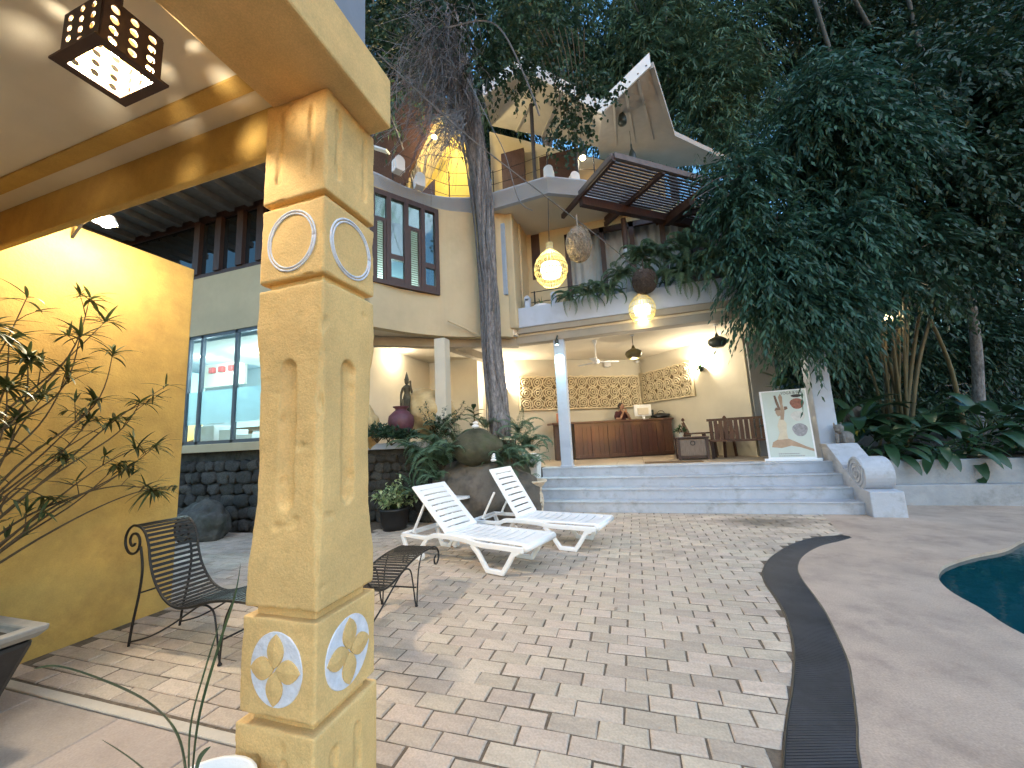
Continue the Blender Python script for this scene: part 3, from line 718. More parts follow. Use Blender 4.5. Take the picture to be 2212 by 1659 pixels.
strap([bs, fpP(395,1640,.97), fpP(393,1585,.98)], .006)

# ================================================================== WROUGHT IRON CHAISES (local: x along, y across)
CW = 0.37
def C1(x, y):                       # profile read off in the plane Y=2.3, origin at the rear foot
    p = P(x, y, Y=2.3); return Vector((p.x+4.14, 0, p.z))
scroll_c = Vector((-.045,0,.825)); sp = []
for i in range(34):
    t = i/33; a = R(-30) - t*R(600) ; r_ = .022+.112*t
    sp.append(scroll_c + Vector((math.cos(a)*r_, 0, math.sin(a)*r_)))
# spiral leaves its top going towards the back rest
ctrl = sp + [Vector((.035,0,.945)), Vector((.105,0,.895)), Vector((.16,0,.80)), Vector((.20,0,.66)), Vector((.27,0,.53)), Vector((.40,0,.405)), Vector((.56,0,.35)), Vector((.74,0,.37)), Vector((.95,0,.425)), Vector((1.15,0,.45)), Vector((1.36,0,.45)), Vector((1.49,0,.435)), Vector((1.57,0,.38)), Vector((1.585,0,.31)), Vector((1.545,0,.255)), Vector((1.49,0,.265)), Vector((1.48,0,.315)), Vector((1.515,0,.335))]
prof_c = catmull(ctrl, 4)
def make_chaise(label):
    t = thing('iron_chaise', label, 'chaise', group='wrought iron chaises')
    off = lambda pts, y: [p+Vector((0,y,0)) for p in pts]
    for y in (0, CW):
        MB().tube(off(prof_c, y), .0105, 6).build('side_rail', m_iron, t, local=True, smooth=True)
        rear = catmull([(.055,0,.79),(.10,0,.62),(.085,0,.42),(.03,0,.18),(0,0,.0)],5)
        MB().tube(off(rear, y), .0105, 6).build('leg', m_iron, t, local=True, smooth=True)
        br = catmull([(0,0,.03),(.25,0,.10),(.50,0,.21),(.72,0,.33),(.86,0,.395),(.98,0,.36),(1.03,0,.22),(1.06,0,.08),(1.085,0,.0)],5)
        MB().tube(off(br, y+.004), .0075, 6).build('brace', m_iron, t, local=True, smooth=True)
        lg = catmull([(1.20,0,.455),(1.13,0,.33),(1.10,0,.16),(1.085,0,.0)],5)
        MB().tube(off(lg, y-.004), .0075, 6).build('leg', m_iron, t, local=True, smooth=True)
        MB().lathe([(.014,0),(.016,.008),(.008,.02)],(1.085,y,0),10).build('foot', m_iron, t, local=True)
    MB().tube([(1.085,0,.17),(1.085,CW,.17)],.007,6).build('crossbar', m_iron, t, local=True)
    MB().tube([(.085,0,.42),(.085,CW,.42)],.007,6).build('crossbar', m_iron, t, local=True)
    # slats at even spacing along the profile from the top of the scroll to the knee
    i0 = min(range(len(prof_c)), key=lambda i: (prof_c[i]-Vector((-.02,0,.955))).length); acc = 0; nxt = 0
    i1 = min(range(len(prof_c)), key=lambda i: (prof_c[i]-Vector((1.575,0,.36))).length)
    sm = None
    for i in range(i0, i1):
        a, c = prof_c[i], prof_c[i+1]; L = (c-a).length
        while nxt < acc+L:
            q = a.lerp(c, (nxt-acc)/L); d = (c-a).normalized(); ang = math.atan2(-d.z, d.x)
            if sm is None: sm = MB().box(-.0125,.0125,.004,CW-.004,-.003,.003).mesh('slat', m_iron)
            link_mesh('slat', sm, t, q+Vector((0,0,.004)), (0, ang, 0)); nxt += .044
        acc += L
    return t
ch1 = make_chaise('black iron slatted chaise with scrolled back standing by the yellow wall'); ch1.location = (-4.14,2.31,.002); ch1.rotation_euler = (0,0,R(-2))
ch2 = copy_tree(ch1); ch2.location = (-2.08,2.38,.002); ch2.rotation_euler = (0,0,R(93)); ch2['label'] = 'black iron slatted chaise half hidden behind the carved pillar'

# ================================================================== WHITE SUN LOUNGERS
def make_lounger(label):
    t = thing('sun_lounger', label, 'sun lounger', group='white plastic sun loungers')
    Wd = .305
    for y in (-Wd, Wd):
        s = 1 if y > 0 else -1
        rail = [(0,y,.285),(.45,y,.285),(.62,y,.33),(1.05,y,.33),(1.30,y,.30),(1.60,y,.30),(1.92,y,.30)]
        pts = catmull(rail,4)
        b = MB(); n_ = len(pts)
        for i in range(n_-1): pass
        vs = []; fs = []
        for i, p in enumerate(pts):
            h = .030 if p.x < .5 else .036
            vs += [(p.x,p.y-.022,p.z-h),(p.x,p.y+.022,p.z-h),(p.x,p.y+.022,p.z+h*.6),(p.x,p.y-.022,p.z+h*.6)]
        for i in range(n_-1):
            for j in range(4): fs.append((i*4+j,i*4+(j+1)%4,(i+1)*4+(j+1)%4,(i+1)*4+j))
        fs += [(3,2,1,0),((n_-1)*4,(n_-1)*4+1,(n_-1)*4+2,(n_-1)*4+3)]
        b.add(vs, fs).build('side_rail', m_plastic, t, local=True, bevel=.008)
        for prof2, nm in (([(.0,.28),(.05,.16),(.115,.022),(.27,.022),(.35,.14),(.47,.27)],'leg'),([(1.20,.28),(1.29,.20),(1.42,.027),(1.63,.027),(1.70,.12),(1.78,.24),(1.86,.275)],'leg')):
            b = MB(); pts2 = [Vector((x,y,z)) for x,z in prof2]; vs = []; fs = []
            for i, p in enumerate(pts2):
                d0 = (pts2[i]-pts2[i-1]).normalized() if i else (pts2[1]-pts2[0]).normalized(); d1 = (pts2[i+1]-pts2[i]).normalized() if i < len(pts2)-1 else d0
                nn = Vector((-(d0.z+d1.z),0,d0.x+d1.x)).normalized(); k_ = 1/max(.5,math.cos(d0.angle(d1)/2))
                w_ = .027*k_
                vs += [p-nn*w_+Vector((0,-.02,0)),p-nn*w_+Vector((0,.02,0)),p+nn*w_+Vector((0,.02,0)),p+nn*w_+Vector((0,-.02,0))]
            for i in range(len(pts2)-1):
                for j in range(4): fs.append((i*4+j,i*4+(j+1)%4,(i+1)*4+(j+1)%4,(i+1)*4+j))
            k2 = (len(pts2)-1)*4; fs += [(3,2,1,0),(k2,k2+1,k2+2,k2+3)]
            b.add(vs, fs).build(nm, m_plastic, t, local=True, bevel=.009)
    # seat deck: two stiles and cross slats; gently dished
    def deck(name, L, nsl, head):
        root = MB()
        for s in (-1,1): root.bar((0,s*(Wd-.045),0),(L,s*(Wd-.045),0),.085,.028)
        root.bar((0.03,-Wd+.08,0),(.03,Wd-.08,0),.07,.026); root.bar((L-.045,-Wd+.08,0),(L-.045,Wd-.08,0),.09,.026)
        o = root.build(name, m_plastic, t, local=True, bevel=.011)
        x0, x1 = .066, L-.092; pitch = (x1-x0)/nsl; gap = .021
        b = MB(); hw = Wd-.085; nn_ = 6; vs = []; fs = []
        for i in range(nn_+1):
            y = -hw+2*hw*i/nn_; z = -.012*(1-(y/hw)**2)
            vs += [(-(pitch-gap)/2,y,z-.010),((pitch-gap)/2,y,z-.010),((pitch-gap)/2,y,z+.011),(-(pitch-gap)/2,y,z+.011)]
        for i in range(nn_):
            for j in range(4): fs.append((i*4+j,i*4+(j+1)%4,(i+1)*4+(j+1)%4,(i+1)*4+j))
        fs += [(3,2,1,0),(nn_*4,nn_*4+1,nn_*4+2,nn_*4+3)]
        sm = b.add(vs, fs).mesh('slat', m_plastic)
        for i in range(nsl): link_mesh('slat', sm, o, (x0+pitch*(i+.5),0,0))
        return o
    seat = deck('seat', 1.22, 9, False); seat.location = (.74,0,.345)
    back = deck('backrest', .80, 7, True); back.location = (.78,0,.36); back.rotation_euler = (0, R(180+50), 0)
    back.rotation_euler = (0, R(-180+42), 0)
    b = MB().tube([(1.935,-Wd-.01,.315),(1.935,Wd+.01,.315)],.042,10); b.build('foot_bar', m_plastic, t, local=True, smooth=True)
    MB().tube([(.01,-Wd,.285),(.01,Wd,.285)],.024,8).build('head_bar', m_plastic, t, local=True, smooth=True)
    for s in (-1,1):
        MB().bar((.40,s*.27,.70),(.17,s*.27,.31),.028,.03).build('back_strut', m_plastic, t, local=True, bevel=.006)
    MB().tube([(.20,-.27,.31),(.20,.27,.31)],.014,8).build('strut_bar', m_plastic, t, local=True)
    for s in (-1,1):
        MB().tube([(.36,s*.30,.055),(.36,s*.345,.055)],.055,14).build('wheel', m_plastic, t, local=True)
    return t
lo1 = make_lounger('nearer white plastic sun lounger with raised slotted backrest, foot towards the pool')
a1 = math.atan2(4.40-4.84, -1.60+3.05)
# near-side front leg of the lounger stands at (-1.60,4.40)
def place_l(o, a, fx, fy, s=1.0):
    lx, ly = 1.525*s, -.305*s
    o.location = (fx-(lx*math.cos(a)-ly*math.sin(a)), fy-(lx*math.sin(a)+ly*math.cos(a)), .003); o.rotation_euler = (0,0,a); o.scale = (s,s,s)
place_l(lo1, a1, -1.68, 4.41, 1.05)
lo2 = copy_tree(lo1); lo2['label'] = 'farther white plastic sun lounger beside the carved stone pedestal'
place_l(lo2, a1+R(4), -1.00, 5.43, 1.05)
b2 = [c for c in lo2.children if c.name.startswith('backrest')][0]; b2.rotation_euler = (0, R(-180+57), 0)

# ------------------------------------------------------------------ round white side table
tc_ = P(980,1070, z=.58)
tb_ = thing('side_table', 'round white plastic side table behind the nearer lounger', 'table', (tc_.x,tc_.y,0))
MB().lathe([(.02,-.012),(.325,-.012),(.34,-.03),(.345,-.03),(.345,.006),(.335,.012),(.02,.010)],(tc_.x,tc_.y,.57),32).build('table_top', m_plastic, tb_)
for i in range(4):
    a = R(20+90*i); MB().bar((tc_.x+.25*math.cos(a),tc_.y+.25*math.sin(a),.555),(tc_.x+.30*math.cos(a),tc_.y+.30*math.sin(a),.0),.05,.022,Vector((-math.sin(a),math.cos(a),0))).build('leg', m_plastic, tb_, bevel=.006)

# ------------------------------------------------------------------ black pot with variegated plant
vb = P(852,1143, z=0)
vp = thing('variegated_plant', 'bushy pale green and white leaved plant in a black pot', 'plant', (vb.x,vb.y,0))
MB().lathe([(.20,0),(.235,.10),(.26,.34),(.275,.345),(.275,.38),(.25,.38),(.25,.33)],(vb.x,vb.y,0),24).build('pot', m_black, vp, smooth=True)
MB().lathe([(.005,0),(.25,0),(.25,.01)],(vb.x,vb.y,.335),18).build('soil', m_soil, vp)
r6 = random.Random(3); st = MB(); lf = MB()
for i in range(46):
    a = r6.uniform(0,2*math.pi); e = r6.uniform(.15,1.5); L = r6.uniform(.28,.55)
    d = Vector((math.cos(a)*math.cos(e),math.sin(a)*math.cos(e),math.sin(e))); b0 = Vector((vb.x,vb.y,.36)); tip = b0+Vector((d.x*L*1.05,d.y*L*1.05,d.z*L*1.0+.03))
    st.tube([b0, b0.lerp(tip,.5)+Vector((0,0,.05)), tip],[.007,.005,.003],4)
    for j in range(11):
        q = b0.lerp(tip, r6.uniform(.45,1.05)); dd = Vector((r6.gauss(0,1),r6.gauss(0,1),r6.gauss(.25,.5)))
        blade(lf, q, dd, r6.uniform(.07,.12), r6.uniform(.035,.05), bend=.8, n=4, shape='oval')
st.build('stems', m_leaf, vp); lf.build('leaves', m_vari, vp)
# ================================================================== FERNS
def frond_mesh(L, seed, arch=1.3, wide=.13, el0=62):
    r_ = random.Random(seed); b = MB(); n = 16; p = Vector((0,0,0)); el = R(el0); pts = [p.copy()]
    for i in range(n):
        d = Vector((math.cos(el),0,math.sin(el))); p = p+d*(L/n); pts.append(p.copy()); el -= arch*(.5+i/n)/n*1.3
    b.tube(pts, [.005*(1-.8*i/n)+.001 for i in range(n+1)], 3)
    for i in range(2, n+1):
        t = i/n; w = wide*math.sin(math.pi*(.12+.85*t))**.8*(1.05-.35*t); d = (pts[i]-pts[i-1]).normalized()
        for q in (0, .5):
            pp_ = pts[i-1].lerp(pts[i], q)
            for s in (-1,1):
                dd = Vector((d.x*.35, s*1.0, d.z*.35+r_.uniform(-.25,.05))); blade(b, pp_, dd, w*r_.uniform(.85,1.1), L/n*.62, bend=.45, n=2, shape='oval')
    return b.mesh('frond', m_fern)
FROND = [frond_mesh(.75, s, a) for s, a in ((1,1.2),(2,1.6),(3,2.0),(4,2.5))]
FROND_D = [frond_mesh(.75, s, a, .11, e) for s, a, e in ((5,2.2,40),(6,2.0,10),(7,2.4,55),(8,1.5,-25))]
def fern(loc, n, scale, label, seed, spread=(0,360), droop=False, tilt=0.0, group='ferns'):
    r_ = random.Random(seed); t = thing('fern', label, 'fern', loc, group=group)
    pool = FROND_D if droop else FROND
    for i in range(n):
        a = R(spread[0]+(spread[1]-spread[0])*(i+r_.random())/n); s = scale*r_.uniform(.7,1.15)
        o = link_mesh('frond', r_.choice(pool), t, (r_.uniform(-.04,.04)*scale, r_.uniform(-.04,.04)*scale, 0), (r_.uniform(-.2,.2), r_.uniform(-.35,.25)+tilt, a)); o.scale = (s,s,s)
    return t

# ================================================================== ROCKERY left of the steps
def boulder(label, c, size, matl, seed, rz=0, rough=.25, cat='boulder'):
    me = rock_mesh('boulder', matl, size, seed, 5 if max(size) > .5 else 4, rough)
    o = link_mesh('boulder', me, None, c, (0,0,rz)); return tag(o, label, cat)
bc = P(1000,1075, k=6.75)
boulder('large grey boulder lying behind the white loungers', (bc.x+.08, bc.y+.78, .50), (1.06,.62,.70), m_rock, 3, R(15), .22)
uc = P(1028,968, k=7.15)
boulder('rounded mossy boulder resting on top of the large grey boulder', (uc.x, uc.y+.1, uc.z), (.46,.42,.36), m_moss, 8, R(30), .16)
boulder('dark boulder at the foot of the stone wall under the office window', (-7.75,5.35,.22), (.52,.35,.42), m_stonew, 14)
boulder('low dark boulder in the shade beside the office wall', (-8.75,5.40,.10), (.62,.30,.30), m_stonew, 16)
gb = P(915,868, k=8.7)
boulder('ochre boulder glowing under the lobby downlight behind the column', (gb.x+.05, gb.y+.1, gb.z-.22), (.60,.45,.56), m_gold, 21, R(20), .2)
boulder('grey pointed rock at the left end of the planting bed', P(806,905,k=8.0)-Vector((.1,0,.2)), (.22,.2,.42), m_gold, 27)
def cairn(px_, py_, k_, label, n=4, s=.05):
    p = P(px_, py_, k=k_); t = thing('pebble_stack', label, 'pebbles', p); z = 0
    for i in range(n):
        r_ = s*(1-.2*i); o = link_mesh('pebble', rock_mesh('pebble', m_white, (r_,r_*.85,r_*.55), 30+i, 2, .1), t, (0.004*i,0,z+r_*.5)); z += r_*.95
cairn(1066,997,6.35,'little stack of white pebbles on the edge of the large boulder',4,.05)
cairn(1027,925,7.0,'white pebbles stacked on the mossy boulder',2,.07)

# planting wall with pale coping
wallp = thing('planter_wall', 'dark rubble stone planting wall with a pale coping behind the black pot', 'wall', (-5.2,6.95,0))
cz = P(840,957, Y=6.8).z
MB().box(-6.9,-3.75,6.95,7.25,-.05,cz-.13).build('core', m_stonew, wallp)
MB().box(-6.9,-3.72,6.78,7.3,cz-.125,cz).build('coping', m_grey, wallp, bevel=.015)
r7 = random.Random(5); z = 0
STN = [rock_mesh('stone', m_stonew, (1,1,1), 50+i, 3, .30, boxy=.55) for i in range(6)]
def rubble(parent, x0, x1, yf, z0, z1, s=.16, seed=1):
    r_ = random.Random(seed); z = z0
    while z < z1-.03:
        h = r_.uniform(.75,1.15)*s; x = x0
        while x < x1:
            w = r_.uniform(.8,1.7)*s
            if z+h < z1+.06:
                o = link_mesh('stone', r_.choice(STN), parent, Vector((x+w/2, yf+r_.uniform(.0,.05), min(z+h/2, z1-h/2)))-root_loc(parent), (r_.choice((0,math.pi))+r_.uniform(-.1,.1),r_.uniform(-.22,.22),r_.choice((0,math.pi))+r_.uniform(-.1,.1)))
                o.scale = (w*.50,.085,h*.52)
            x += w
        z += h
rubble(wallp, -5.5,-3.8, 6.93, 0, cz-.14, .20, 2)
# soil behind
tag(MB().box(-6.9,-2.75,7.31,9.0,-.05,cz-.06).build('planting_bed', m_soil), kind='structure')

# ferns and plants in the rockery
fern(P(960,1005,Y=6.62), 16, 1.15, 'large arching fern spilling over the stone wall beside the grey boulder', 1, (120,330))
fern(P(925,995,Y=6.70), 14, 1.05, 'fern hanging down the rubble wall left of the boulder', 2, (150,330), True)
fern(P(985,955,Y=7.2), 14, .95, 'fern growing behind the mossy boulder', 3)
fern(P(905,1075,Y=6.62), 12, .85, 'small fern low on the wall above the variegated plant', 4, (160,340))
fern(P(1105,990,Y=7.15), 18, 1.05, 'bushy fern at the foot of the tree trunk by the steps', 5, (0,360))
fern(P(1135,965,Y=7.6), 16, 1.0, 'tall fern between the tree trunk and the white column', 6)
fern(P(1095,1030,Y=6.9), 12, .8, 'fern tucked behind the farther lounger', 7, (180,360))
fern(P(955,930,Y=7.3), 13, .9, 'fern below the fine-leaved shrub on the planting bed', 8)
fern(P(1150,1010,Y=8.3), 12, .85, 'fern at the left end of the steps by the white planter', 9)
boulder('earthy rock under the ferns at the foot of the tree', (-2.62,8.05,.55), (.45,.55,.62), m_moss, 33)
for i_, (x_, y_, Y_, n_, s_, sp__, lb_) in enumerate(((900,985,6.62,12,.9,(170,350),'fern trailing over the coping left of the big fern'),(945,965,6.72,13,.95,(120,360),'fern growing up against the wall beside the mossy boulder'),(975,985,6.5,12,.85,(180,330),'fern leaning over the large grey boulder'),(945,1040,6.45,11,.8,(180,340),'low fern between wall and large boulder'),(878,965,6.75,10,.75,(150,360),'small fern under the red urn'),(1085,1000,6.95,12,.85,(180,360),'fern between the mossy boulder and the carved bowl'),(1130,1005,7.3,14,.85,(150,390),'fern behind the carved bowl'),(1150,975,7.75,13,.85,(100,400),'fern just left of the white planter'),(1120,935,7.7,13,.9,(0,360),'upright fern at the right side of the trunk'),(1050,925,7.9,12,.8,(0,360),'fern at the left side of the trunk'))):
    fern(P(x_,y_,Y=Y_), n_, s_, lb_, 300+i_, sp__)
def lumpy_plant(name, label, cat, c, rad, n, lsz, matl, seed, group=None, wz=.7):
    t = thing(name, label, cat, c, group=group); g = np.random.default_rng(seed)
    d = g.normal(size=(n,3)); d /= np.linalg.norm(d,axis=1,keepdims=True); d[:,2] = np.abs(d[:,2])*wz
    pos = d*rad*g.uniform(.3,1.0,(n,1)); dirs = d+g.normal(size=(n,3))*.5
    me = leaves_mesh('foliage', matl, pos, dirs, g.normal(size=(n,3)), g.uniform(.7,1.3,n)*lsz, g.uniform(.35,.5,n)*lsz)
    link_mesh('foliage', me, t); b = MB()
    for i in range(6): b.tube([(0,0,-.15), tuple(pos[i*7 % n])],[.012,.005],4)
    b.build('stems', m_stem, t, local=True); return t
for i, (x_, y_, k_, rd, lb) in enumerate(((815,940,7.6,.33,'dark green ground cover bush on the planter by the pillar'),(845,945,7.5,.30,'dark green ground cover bush in front of the red urn'),(875,945,7.6,.24,'low leafy bush right of the red urn'))):
    lumpy_plant('low_bush', lb, 'bush', P(x_,y_,k=k_), rd, 420, .085, m_leafd, 60+i, 'bushes on the planter wall')
# fine-leaved shrub round the column
def sprig_shrub(label, c, tips_, seed):
    r_ = random.Random(seed); t = thing('fine_leaved_shrub', label, 'shrub', c); st = MB(); lf = MB()
    for tp in tips_:
        tp = Vector(tp); md = Vector(c).lerp(tp,.5)+Vector((r_.uniform(-.08,.08),r_.uniform(-.08,.08),.05)); pts = catmull([c,md,tp],7)
        st.tube(pts,[.006-.004*i/(len(pts)-1) for i in range(len(pts))],4)
        for j in range(3,len(pts)):
            for s in range(6):
                dd = Vector((r_.gauss(0,1),r_.gauss(0,1),r_.gauss(.1,.6))); blade(lf, pts[j]+dd*.01, dd, r_.uniform(.035,.07), .022, bend=.3, n=3, shape='oval')
    st.build('stems', m_stem, t); lf.build('leaves', m_leafd, t)
sb_ = P(950,950,k=7.75)
sprig_shrub('fine-leaved shrub with long sprigs in front of the lobby column', sb_, [P(x_,y_,k=7.6+.3*random.random()) for x_,y_ in ((905,880),(920,870),(935,890),(950,900),(965,905),(985,885),(1003,868),(1008,880),(990,900),(940,915),(975,920),(915,905),(960,880),(1000,895),(930,930),(985,930))], 9)
def rubber(label, c, hgt, n, L, seed, cat='plant', name='rubber_plant', wd=.42):
    r_ = random.Random(seed); t = thing(name, label, cat, c); top = Vector(c)+Vector((.03,0,hgt))
    MB().tube([c, Vector(c).lerp(top,.5)+Vector((.02,0,0)), top],[.014,.011,.007],6).build('stem', m_stem, t)
    for i in range(n):
        a = i*2.4+r_.uniform(-.3,.3); h = .25+.75*i/(n-1); q = Vector(c).lerp(top,h); e = -.1+.9*h*r_.uniform(.7,1.1)
        b = MB(); blade(b, q, (math.cos(a)*math.cos(e),math.sin(a)*math.cos(e),math.sin(e)), L*r_.uniform(.8,1.15), L*wd, bend=.5, n=6, shape='oval'); b.build('leaf', m_big, t, smooth=True)
rubber('young rubber plant with dark oval leaves behind the mossy boulder', P(1022,930,k=7.5), .42, 11, .24, 4)

# urn and standing figure
ub = P(867,945,k=7.95)
ur = thing('glazed_urn', 'purple red glazed round urn on the planter wall', 'urn', ub)
MB().lathe([(.10,0),(.14,.03),(.23,.18),(.27,.33),(.25,.46),(.16,.55),(.115,.58),(.115,.61),(.165,.645),(.17,.66),(.13,.655),(.10,.60)],(ub.x,ub.y,ub.z-.02),28).build('body', m_terr, ur, smooth=True)
fg = Vector((ub.x-.05, ub.y+.30, ub.z+.46))
fi = thing('deity_statue', 'slim aged bronze standing figure with a tall crown behind the urn', 'statue', fg)
b = MB().lathe([(.12,-.30),(.12,-.02),(.10,0),(.085,.02),(.08,.20),(.085,.32),(.105,.42),(.11,.47),(.085,.55),(.075,.60),(.105,.68),(.12,.745),(.09,.785),(.035,.80),(.032,.83)],fg,16); b.v = [(x,(y-fg.y)*.7+fg.y,z) for x,y,z in b.v]; b.build('robed_body', m_bronze, fi, smooth=True)
MB().lathe([(.02,.82),(.05,.84),(.06,.88),(.055,.92),(.062,.94),(.05,.98),(.035,1.04),(.012,1.12),(.003,1.15)],fg,14).build('crowned_head', m_bronze, fi, smooth=True)
for s in (-1,1):
    if s < 0: pts = [fg+Vector((-.11,0,.74)),fg+Vector((-.155,-.02,.58)),fg+Vector((-.16,-.03,.42)),fg+Vector((-.165,-.03,.26)),fg+Vector((-.18,-.02,.04))]; rd = [.032,.028,.024,.02,.008]
    else: pts = [fg+Vector((.11,0,.74)),fg+Vector((.165,-.03,.60)),fg+Vector((.16,-.06,.72)),fg+Vector((.15,-.07,.84)),fg+Vector((.15,-.07,.90))]; rd = [.032,.026,.022,.026,.010]
    MB().tube(catmull(pts,4), [rd[min(4,int(i/4))] for i in range(17)], 7).build('arm', m_bronze, fi, smooth=True)
b = MB()
for i in range(5): b.tube([fg+Vector((-.08+.04*i,-.075,.44)),fg+Vector((-.09+.045*i,-.085,.25)),fg+Vector((-.085+.042*i,-.075,.03))],[.012,.016,.010],5)
b.build('robe_folds', m_bronze, fi, smooth=True); fi.scale = (.84,.84,.84)

# carved stone bowl on pierced pedestal by the steps
pc = P(1145,1100,z=0.02); pc = Vector((pc.x-.02, 7.55, 0)); pc.x = P(1150,1090,Y=7.55).x
bw = thing('stone_bowl', 'pale carved stone bowl on a pierced round pedestal beside the steps', 'bowl', pc)
MB().lathe([(.18,0),(.185,.03),(.20,.06),(.225,.20),(.235,.32),(.215,.45),(.19,.50),(.205,.51),(.205,.555),(.18,.56)],pc,28).build('pedestal', m_carv, bw, smooth=True)
ob = [c for c in bw.children][0]
c = MB()
for j in range(4):
    for i in range(14):
        a = 2*math.pi*(i+.5*(j % 2))/14; p0 = Vector((math.cos(a),math.sin(a),0)); c.tube([p0*.18+Vector((0,0,.12+.085*j)), p0*.30+Vector((0,0,.12+.085*j))], .022, 6)
boolean_cut(ob, c)
MB().lathe([(.05,.08),(.17,.09),(.185,.2),(.19,.32),(.17,.44),(.05,.46)],pc,16).build('core', m_soil, bw)
MB().lathe([(.14,.56),(.22,.585),(.26,.63),(.275,.66),(.31,.68),(.315,.705),(.30,.715),(.25,.70),(.05,.69)],pc,32).build('bowl', m_carv, bw, smooth=True)
fern(Vector((pc.x-.05,pc.y+.1,.72)), 8, .45, 'small fern drooping over the carved bowl', 12, (0,360), True)
# white planter box beside the steps
wb = P(1155,1000,Y=8.75)
pb = thing('white_planter', 'white square planter with shells on its rim at the top of the steps', 'planter', (wb.x,8.75,.82))
sqloft([sq(wb.x-.08,8.75,.17,.17,.82-.3),sq(wb.x-.08,8.75,.20,.20,1.16)]).build('box', m_white, pb, bevel=.012)
for i in range(7):
    o = link_mesh('shell', rock_mesh('shell', m_white, (.03,.03,.02), 80+i, 2, .2), pb, Vector((wb.x-.08-.15+.3*(i/6), 8.75-.16+.02*(i%2), 1.175))-pb.location)

# ================================================================== STEPS AND LANDING
LZ = .82; RS = LZ/4; TR = .30; SY = 8.13
m_step = mat('pale_grey_step_paint', (0.425,0.45,0.505), 0.75, var=0.10, vscale=3, bump=0.2, bscale=40, dirt=(0.22,0.22,0.22), dscale=3.2, damt=0.7)  # pale grey with some blue sky light put into the colour
m_floor = mat('lobby_floor_tile', (0.42,0.33,0.235), 0.5, var=0.12, vscale=4, dirt=(0.26,0.2,0.14), dscale=3, damt=0.3, objrand=0.06)
stp = thing('steps', 'four wide pale grey steps up to the open lobby', 'steps', (.7,SY,0))
for i in range(4):
    y0 = SY+i*TR; y1 = y0+TR+.02 if i < 3 else 9.75
    MB().box(-2.15,3.62,y0,y1+(.3 if i < 3 else 0),-.05 if i == 0 else RS*i-.002,RS*(i+1)-.03).build('riser', m_step, stp)
    for j in range(6):
        x0 = -2.16+5.78*j/6; MB().box(x0+.002,x0+5.78/6-.002,y0-.018,(y1+.0) if i < 3 else 9.45,RS*(i+1)-.0299,RS*(i+1)).build('tread', m_step, stp, bevel=.006, seg=1)
lob = tag(MB().box(-9.5,7.0,9.44,16.0,-.05,LZ-.016).build('lobby_floor', m_soil), kind='structure')
for i in range(14):
    for j in range(10):
        x0 = -4.2+i*.62; y0 = 9.452+j*.5
        MB().box(x0+.004,x0+.616,y0+.004,y0+.496,LZ-.0155,LZ-.001).build('tile', m_floor, lob)
# scrolled cheek wall on the right of the steps
ck = thing('scroll_balustrade', 'pale grey stair cheek ending in a carved spiral scroll', 'balustrade', (3.7,8.0,0))
x0, x1 = 3.56, 4.02
def extr(poly, xa, xb, nm, mt, bvl=.012):
    b = MB(); n_ = len(poly); vs = [(xa,y,z) for y,z in poly]+[(xb,y,z) for y,z in poly]
    tri = tessellate_polygon([[Vector((y,z,0)) for y,z in poly]]); fs = [tuple(t) for t in tri]+[tuple(i+n_ for i in t)[::-1] for t in tri]+[(i,(i+1)%n_,(i+1)%n_+n_,i+n_) for i in range(n_)]
    return b.add(vs, fs).build(nm, mt, ck, bevel=bvl)
extr([(7.92,-.05),(9.7,-.05),(9.7,1.06),(9.10,1.06),(8.20,.42),(7.92,.40)], x0, x1, 'cheek_wall', m_step)
extr([(8.62,.78),(9.12,1.14),(9.45,1.14),(9.45,1.065),(9.10,1.065),(8.62,.70)], x0-.02, x1+.02, 'sloping_cap', m_step)
cy_, cz_, rr_ = 8.30, .66, .285
extr([(cy_+rr_*math.cos(R(a)), cz_+rr_*math.sin(R(a))) for a in range(0,360,12)], x0+.03, x1-.02, 'scroll_drum', m_step)
spir = [Vector((x0+.028, cy_+(.03+.24*t)*math.cos(R(60)+t*R(1180)), cz_+(.03+.24*t)*math.sin(R(60)+t*R(1180)))) for t in [i/70 for i in range(71)]]
MB().tube(spir, .016, 6).build('spiral_carving', m_step, ck, smooth=True)
# low white garden wall on the right
m_gwall = mat('shade_greyed_stained_wall', (0.34,0.345,0.36), 0.85, var=0.15, vscale=3, bump=0.3, bscale=30, dirt=(0.12,0.12,0.11), dscale=1.5, damt=0.8)  # white wall greyed and blotched with dirt in place of the overhanging trees' shade
gw = thing('garden_wall', 'low pale retaining wall below the dark planting on the right', 'wall', (5.5,9.25,0))
MB().box(4.022,12,9.22,9.52,-.05,.78).build('upper_course', m_gwall, gw, bevel=.015)
MB().box(4.022,12,9.02,9.218,-.05,.36).build('lower_ledge', m_gwall, gw, bevel=.015)
bank = MB(); nx_, ny_ = 26, 14
for j in range(ny_):
    for i in range(nx_):
        x = 3.9+ i*.9; y = 9.53+j*1.6; bank.v.append((x,y,.70+ (j**1.35)*.09 + .18*mnoise.noise(Vector((x*.5,y*.5,0)))*min(1,j)))
for j in range(ny_-1):
    for i in range(nx_-1): a = j*nx_+i; bank.f.append((a,a+1,a+1+nx_,a+nx_))
tag(bank.build('bank', m_soil, smooth=True), kind='structure')
hill = MB()
for j in range(10):
    for i in range(30): x = -45+i*3.4; y = 19+j*5; hill.v.append((x,y,-.3+ j*1.5 + 1.0*mnoise.noise(Vector((x*.1,y*.1,3)))))
for j in range(9):
    for i in range(29): a = j*30+i; hill.f.append((a,a+1,a+31,a+30))
tag(hill.build('hillside', m_soil, smooth=True), kind='structure')
